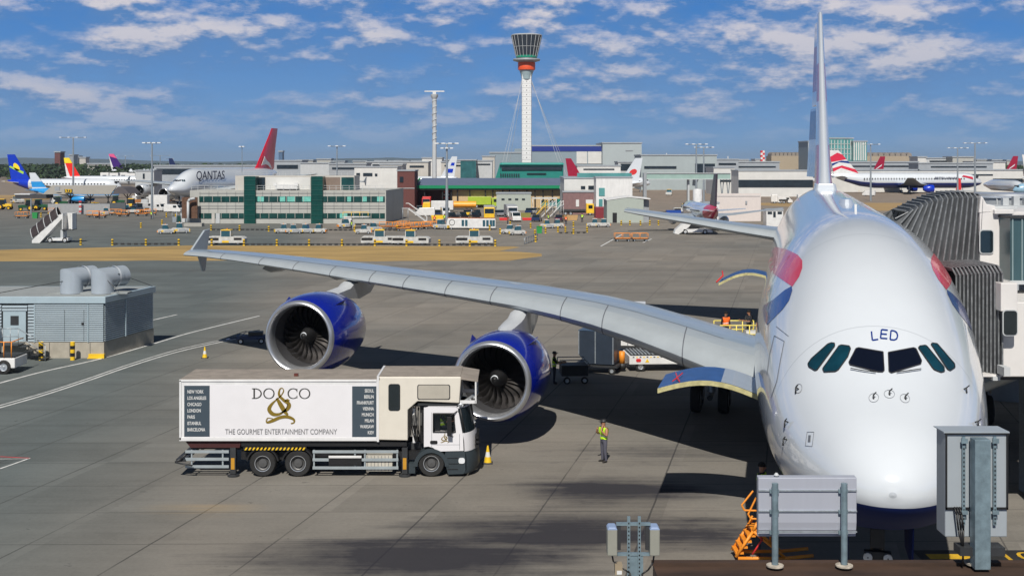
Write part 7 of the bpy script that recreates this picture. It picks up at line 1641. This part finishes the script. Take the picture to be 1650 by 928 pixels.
for i, (px, py, sc_) in enumerate(((170,294,1.6),(185,295,1.8),(200,294,1.6),(212,296,2.0))):
    t = thing('service_box', ['leftmost','second','third','rightmost'][i] + ' of four white high-box service trucks behind the blue and white small jet', 'truck', G(px,py), 0, 'high-box service trucks'); b = MB(); b.box(-2.6,2.6,-2,2,1.2,6.2, WHITE2); b.build('cargo_body', t); b = MB(); b.box(-1.2,1.2,-2.05,-2.01,2.0,4.6, DKGL); b.build('opening', t); b = MB(); b.box(-2.4,2.4,-1.5,1.5,.2,1.1, DARK); b.build('chassis', t)
t = lorry('white box truck with a dark chassis under the wing of the facing white jet', LGREY, WHITE, L=7, hb=3.0); t.location = G(250,338); t.rotation_euler.z = R(180)
tag(MB().box(-1.6,1.6,-1.2,1.2,0,2.3, mat('rust orange box', (.35,.14,.04), .7)).build('cargo_container', loc=G(226,335)), 'rust orange box left of the white box truck', 'container')
# ------------------------------------------------------------------ the second double-decker, copied part by part and repainted
FR = mat('fin red', (.62,.01,.03), .3, coat=.4); QW = PW
remap = {BODY.name: PW, BAR.name: FR, BAB.name: FR, COWL.name: PW}
q2 = thing('airliner', 'white double-deck jet with a tall red fin behind the office block', 'airplane', (-96.5, 347, 0), -.235)
for ch in plane.children:
    nm = ch.name.split('.')[0]
    if nm in ('fuselage','wing','engine','pylon','tail_fin','stabiliser','wingtip_fence','cockpit_window','main_gear','nose_gear','belly_fairing'):
        c = copy_tree(ch, q2)
        for o in [c] + list(c.children):
            for s_ in o.material_slots:
                mm = remap.get(s_.material.name)
                if nm == 'tail_fin': mm = FR
                if mm: s_.link = 'OBJECT'; s_.material = mm
def side_text(root, txt, size, m, y, z, half, side=1, sx=1):
    """lettering on the fuselage side: side=1 is the aircraft's left (local +x)"""
    rot = (R(90), 0, R(90)) if side == 1 else (R(90), 0, R(-90))
    return text('title', txt, size, m, root, (side*(half+.06), y, z), rot, .02, sx=sx, bold=.02)
side_text(q2, 'QANTAS', 3.6, mat('title navy', (.01,.015,.06), .4), 17.5, 8.6, 3.45, 1, 1.25)
b = MB(); b.prism([(58.0,11.5),(60.5,14.5),(62.0,13.2),(64.5,12.2),(66,10.4),(63,11.6),(61,11.9)], .75, .85, WHITE, axis='x'); b.build('fin_emblem', q2)
# ------------------------------------------------------------------ smaller jets
def jet(label, loc, rz, L=37, r=2.0, span=34, body=None, belly=None, finm=None, ne=2, finh=7.5, rear=None, z0=2.2, cowl=None, group='parked airliners', fuse=True):
    body = body or PW; t = thing('airliner', label, 'airplane', loc, rz, group); zc = z0 + r
    def ring_(y, k, dz=0): return [(r*k*math.cos(a), y, zc + dz + r*k*math.sin(a)) for a in [2*math.pi*j/20 for j in range(20)]]
    st_ = [(0,.03,-.3*r),(.012,.35,-.22*r),(.04,.68,-.1*r),(.08,.92,-.02*r),(.12,1,0),(.5,1,0),(.70,1,0),(.80,.86,.13*r),(.90,.52,.42*r),(.97,.22,.66*r),(1,.05,.76*r)]
    rg = [ring_(L*a, k, dz) for a, k, dz in st_]
    b = MB(); b.loft(rg, body, matf=lambda k, i: (rear if (rear and k >= 7) else (belly if (belly and 11 <= i <= 18 and k < 8) else body))); b.build('fuselage', t)
    b = MB()
    for s_ in (-1, 1): b.box(s_*r*.45-.35, s_*r*.45+.35, L*.032, L*.052, zc+r*.42, zc+r*.62, BLACK)
    b.box(-r*.72, r*.72, L*.035, L*.05, zc+r*.4, zc+r*.6, BLACK); b.build('cockpit_window', t)
    b = MB()
    if L > 62:
        for k in range(38): MB().box(-r*1.005-.01, -r*1.005+.04, L*.13+k*1.1, L*.13+k*1.1+.42, zc+r*.12, zc+r*.34, DARK).build('cabin_window', t)
    for s_ in (() if L > 62 else (-1, 1)):
        x = s_*(r*1.005)
        for k in range(int(L*.62/1.1)): b.box(min(x, x-.03*s_)-.01, max(x, x-.03*s_)+.01, L*.13+k*1.1, L*.13+k*1.1+.42, zc+r*.12, zc+r*.34, DARK)
    wr_ = b.build('window_row', t) if L <= 62 else None
    for s_ in (-1, 1):
        b = MB(); ws = [(0,L*.36,zc-r*.6,L*.2,.12,0),(r,L*.37,zc-r*.6,L*.19,.12,0),(span*.2,L*.46,zc-r*.35,L*.11,.11,0),(span*.5,L*.60,zc+r*.45,L*.04,.1,0)]; b.loft(wing_rings(ws, s_, 8), WSKY); b.build('wing', t)
        b = MB(); ws = [(0,L*.87,zc+r*.35,L*.10,.1,0),(span*.18,L*.95,zc+r*.65,L*.04,.1,0)]; b.loft(wing_rings(ws, s_, 8), body); b.build('stabiliser', t)
        b = MB(); v = span*.17; y = L*.40; re = r*.52
        b.lathe([(re*.8,0.6),(re*.84,.1),(re*.92,0),(re,.5),(re*1.05,1.6),(re*.8,3.2),(re*.5,4.0),(.05,4.2)], cowl or body, c=(-v*s_, y-1.8, zc-r*1.02), axis='y', n=18); b.lathe([(re*.8,.6),(.05,.6)], BLACK, c=(-v*s_, y-1.8, zc-r*1.02), axis='y', n=18); b.build('engine', t)
        b = MB()
        for dx in (-.3,.3): wheel_mb(b, (s_*L*.08+dx, L*.5, .55), .55, .35)
        b.tube((s_*L*.08,L*.5,.5),(s_*L*.08,L*.5,zc-r*.7), .15, ALU); b.build('main_gear', t)
    b = MB(); wheel_mb(b, (0,L*.12,.4), .4, .3); b.tube((0,L*.12,.4),(0,L*.13,zc-r*.8), .12, ALU); b.build('nose_gear', t)
    y0, y1, y2, y3 = L*.80, L*.935, L*1.0, L*.965; zb, ztp = zc+r*.85, zc+r+finh
    def fp(s_, t_): ya = y0+(y1-y0)*t_; yb_ = y3+(y2-y3)*t_; return (ya+(yb_-ya)*s_, zb+(ztp-zb)*t_)
    def sl(poly, th, m, name, par):
        b = MB(); b.prism([fp(*p) for p in poly], -th, th, m, axis='x'); return b.build(name, par)
    fn = sl([(0,0),(1,0),(1,1),(0,1)], .16, finm or body, 'tail_fin', t); t['fin'] = 0
    return t, fn, (lambda poly, m, name='fin_mark', th=.19: sl(poly, th, m, name, fn)), zc
BLU = mat('tail blue', (.0,.03,.45), .3, coat=.4); LBL = mat('sky blue body', (.02,.27,.62), .3, coat=.4); PUR = mat('purple tail', (.05,.01,.15), .3); CRM = mat('crimson tail', (.30,.005,.03), .3, coat=.3); YEL = mat('sun yellow', (.85,.65,.02), .4)
def disc(cx, cy, rx, ry, n=14): return [(cx+rx*math.cos(2*math.pi*i/n), cy+ry*math.sin(2*math.pi*i/n)) for i in range(n)]
# nose to the right: rz=+90 ; nose to the left: rz=-90
def nose_at(px, Y): return (X_(px,Y), Y, 0)
t, fn, mk, zc = jet('white jet with a yellow sun on its royal blue tail at the left edge', nose_at(196,430), R(90), L=40, r=2.3, span=36, finm=BLU, rear=BLU, finh=8.5); mk(disc(.45,.5,.22,.16), YEL, 'sun'); mk([(.1,.32),(.9,.55),(1,.5),(.2,.22)], mat('lime swoosh', (.35,.6,.05), .4), 'swoosh')
t, fn, mk, zc = jet('small sky blue jet with a white belly and tail behind the pavilion roof', nose_at(192,372), R(91), L=27, r=1.6, span=26, body=LBL, belly=PW, finm=PW, finh=4.6, z0=1.6); mk([(0,.1),(1,.1),(1,.45),(0,.45)], LBL, 'blue_band')
t, fn, mk, zc = jet('white jet with a red tail and yellow fin tip behind the left pavilion', nose_at(236,560), R(93), L=37, r=2.1, span=34, finm=mat('bright red', (.75,.02,.01), .35), finh=8.2); mk([(0,.72),(1,.72),(1,1),(0,1)], YEL, 'fin_tip'); mk([(.75,0),(1,0),(1,.7),(.9,.7)], WHITE, 'fin_edge')
t, fn, mk, zc = jet('distant jet with a purple and pink fin left of the facing white jet', nose_at(300,900), R(82), L=60, r=2.8, span=55, finm=PUR, finh=11); mk([(0,.7),(1,.85),(1,1),(0,1)], mat('pink', (.7,.1,.25), .4), 'fin_tip'); mk([(.8,0),(1,0),(1,.9)], WHITE, 'fin_edge')
t, fn, mk, zc = jet('distant jet showing a thin dark striped fin left of the bare pole', nose_at(360,800), R(80), L=38, r=2, span=34, finm=mat('navy fin', (.01,.02,.08), .3), finh=9); mk([(.2,.2),(.9,.35),(.9,.45),(.2,.3)], RED, 'stripe')
t, fn, mk, zc = jet('white jet with blue squares on its tail parked behind the lamp mast', nose_at(603,560), R(-93), L=38, r=2, span=34, finm=PW, finh=9); mk([(.3,.2),(.8,.2),(.8,.4),(.3,.4)], BLU, 'square'); mk([(.4,.55),(.8,.55),(.8,.7),(.4,.7)], BLU, 'square')
t, fn, mk, zc = jet('jet with a crimson tail showing above the white hall', nose_at(1048,520), R(92), L=36, r=2, span=34, finm=CRM, finh=8); 
t, fn, mk, zc = jet('white jet with a red circle on its fin left of the elevated walkway', (6.5,420,0), R(-92), L=38, r=2.1, span=34, finm=PW, finh=7.6); mk(disc(.5,.4,.26,.13), RED, 'circle')
t, fn, mk, zc = jet('white jet with a navy and red fin above the elevated walkway', nose_at(1255,560), R(86), L=40, r=2.3, span=36, finm=mat('navy fin', (.01,.02,.08), .3), finh=9.5); mk([(.0,.55),(1,.2),(1,.6),(0,.95)], RED, 'red_panel')
# blue-bellied jet at the right
BLUB = mat('deep blue belly', (.005,.02,.16), .3, coat=.4)
t, fn, mk, zc = jet('white jet with a blue belly and red, white and blue fin side-on at the right', nose_at(1582,505), R(90), L=63, r=3.1, span=60, body=PW, belly=BLUB, finm=WHITE, finh=9.3, cowl=BLU, z0=2.0)
mk([(0,.62),(1,.50),(1,.72),(.3,.9),(0,.82)], BAR, 'red_wave'); mk([(0,.44),(.55,.50),(1,.34),(1,.44),(.4,.56),(0,.55)], BAB, 'blue_wave'); mk([(0,.02),(.6,.26),(1,.10),(1,.24),(.5,.36),(0,.20)], BAR, 'red_wave')
side_text(t, 'BRITISH AIRWAYS', 1.5, mat('title navy', (.01,.015,.06), .4), 15.5, zc+.9, 3.05, -1, .8)
b = MB(); b.prism([(4.6,zc+.5),(9.2,zc+1.7),(8.6,zc+2.2),(4.9,zc+1.5)], -3.0, -2.86, BAR, axis='x'); b.build('ribbon_mark', t)
t, fn, mk, zc = jet('jet with a crimson tail and white script left of the blue-bellied jet fin tip', nose_at(1350,600), R(-92), L=36, r=2.1, span=34, finm=CRM, rear=CRM, finh=9); t.location = (X_(1392,600)-26, 600, 0); mk([(.2,.3),(.7,.5),(.75,.6),(.25,.38)], PW, 'script')
t, fn, mk, zc = jet('jet with a crimson tail and white script left of the tallest right mast', nose_at(1520,600), R(-92), L=36, r=2.1, span=34, finm=CRM, rear=CRM, finh=9.2); mk([(.2,.3),(.7,.5),(.75,.6),(.25,.38)], PW, 'script')
t, fn, mk, zc = jet('jet with a green, white and red striped tail cut by the right edge', nose_at(1740,520), R(92), L=40, r=2.3, span=36, finm=WHITE, finh=9); t.location = (X_(1652,520)+38, 520, 0); mk([(0,.45),(.9,.25),(1,.4),(0,.62)], GREEN, 'green_stripe'); mk([(0,.2),(.9,.0),(1,.15),(0,.36)], RED, 'red_stripe')
t, fn, mk, zc = jet('pale blue jet low at the right edge behind the bridge rotunda', nose_at(1632,420), R(-88), L=32, r=1.9, span=30, body=mat('pale blue jet', (.25,.42,.55), .3, coat=.4), finm=mat('pale blue jet', (.25,.42,.55), .3), finh=6, z0=1.6)
# small red-tailed jet seen from behind under the stabiliser
RJ = mat('cerise body', (.55,.01,.05), .3, coat=.5)
t, fn, mk, zc = jet('small jet seen tail-on with a cerise rear body in front of the white screen', (X_(1160,205), 242, 0), R(180), L=34, r=1.65, span=28, body=PW, rear=RJ, finm=mat('dark fin', (.05,.04,.06), .4), finh=5.4, z0=1.9)
x0 = X_(1544,440); wz = Z_(306,440); t = thing('airliner', 'jet wing with a single red winglet in front of the blue-bellied jet nose', 'airplane', (x0,440,0))
b = MB(); b.prism([(-.9,wz),(1.1,wz),(.9,wz+4.0),(.2,wz+4.2)], -.1, .1, RED, axis='y'); b.build('winglet', t)
b = MB(); b.loft([[(x, y, wz - (x*.07) + dz) for y, dz in ((0,0),(c_,0),(c_,-.3),(0,-.35))] for x, c_ in ((-.2,1.5),(6,3),(16,6.5))], WSKY); b.build('wing', t)
b = MB(); b.loft([[(18+2*k*math.cos(a), y, 4.2+2*k*math.sin(a)) for a in [2*math.pi*j/16 for j in range(16)]] for y, k in ((-12,.1),(-10,.7),(-6,1),(14,1),(22,.3))], PW); b.build('fuselage', t)
for i, (px, py) in enumerate(((700,361),(716,359),(818,362),(884,359),(912,362),(938,358),(566,371),(160,353),(244,353))):
    q_ = G(px, py); person(['worker in orange beside the yellow skip','worker in lime left of the white buses','worker in orange right of the buses','worker in lime by the dark blue car','worker in orange behind the right-hand tugs','worker in lime by the flatbed lorry','worker in lime at the office block kerb','worker in orange by the pavilion wall trolleys','worker in lime at the foot of the left light mast'][i] + ', tiny in the middle distance', (q_.x, q_.y, 0), R(40*i), vest=HIVO if i in (0,2,4,7) else HIVIS, group='distant ground crew')
# ------------------------------------------------------------------ far woods and hills
LEAF = mat('dark tree foliage', (.022,.045,.022), .95, var=.6, vs=.05); LEAF2 = mat('mid tree foliage', (.04,.07,.025), .95, var=.5, vs=.05)
def wood(label, x0, x1, Yr, n, hr):
    b = MB(); rnd = random.Random(int(x0+Yr[0]))
    for i in range(n):
        Y = rnd.uniform(*Yr); X = X_(rnd.uniform(x0, x1), Y); h = rnd.uniform(*hr); r = h*rnd.uniform(.5,.9); m_ = LEAF if rnd.random() < .7 else LEAF2
        for k in range(14):
            a, c_, z = rnd.uniform(0, 6.28), rnd.uniform(0, r), rnd.uniform(h*.15, h); s_ = r*rnd.uniform(.16,.32); cx, cy = X+c_*math.cos(a), Y+c_*math.sin(a)
            v = [(cx+rnd.uniform(-s_,s_), cy+rnd.uniform(-s_,s_), z+rnd.uniform(-s_,s_)*.8) for _ in range(5)]
            b.add(v, [(0,1,2),(0,2,3),(0,3,4),(0,1,4),(1,2,3),(2,3,4),(1,3,4),(1,2,4)], m_)
    o = b.build('distant_wood', fix=False); o['kind'] = 'stuff'; o['label'] = label; o['category'] = 'trees'
wood('dark far-off belt of trees along the left horizon', -60, 660, (850,1700), 2600, (7,10.5)); wood('dark far-off trees along the right horizon', 1560, 1700, (900,1700), 400, (7,10)); wood('far-off trees behind the central terminals', 640, 1560, (1700,2600), 900, (9,13))
b = MB(); P = []; rnd = random.Random(4)
for i in range(121):
    px = -900 + i*(3400/120); P.append((X_(px,7000), 7000, 12.5 + (6.5 if px < 700 else 2.5)*7000/1980*(.55+.45*math.sin(px*.011+1)) + rnd.uniform(0,5)))
n = len(P); b.add([(x,y-600,-2) for x,y,z in P] + P + [(x,y+900,-2) for x,y,z in P], [(i,i+1,n+i+1,n+i) for i in range(n-1)] + [(n+i,n+i+1,2*n+i+1,2*n+i) for i in range(n-1)], mat('far hillside', (.05,.08,.09), .95, var=.3, vs=.002), True); struct(b.build('hills', fix=False))
# ------------------------------------------------------------------ the air between here and the skyline
hm = bpy.data.materials.new('haze air'); hm.use_nodes = True; ht = hm.node_tree; ht.nodes.clear()
ho = ht.nodes.new('ShaderNodeOutputMaterial'); hv = ht.nodes.new('ShaderNodeVolumePrincipled'); hv.inputs['Color'].default_value = (.72,.85,1,1); hv.inputs['Density'].default_value = .00007; hv.inputs['Anisotropy'].default_value = .2
ht.links.new(hv.outputs[0], ho.inputs['Volume'])
b = MB(); b.box(-9500,9500,-80,14100,-3,110, hm); o = b.build('haze', fix=True); o['kind'] = 'stuff'
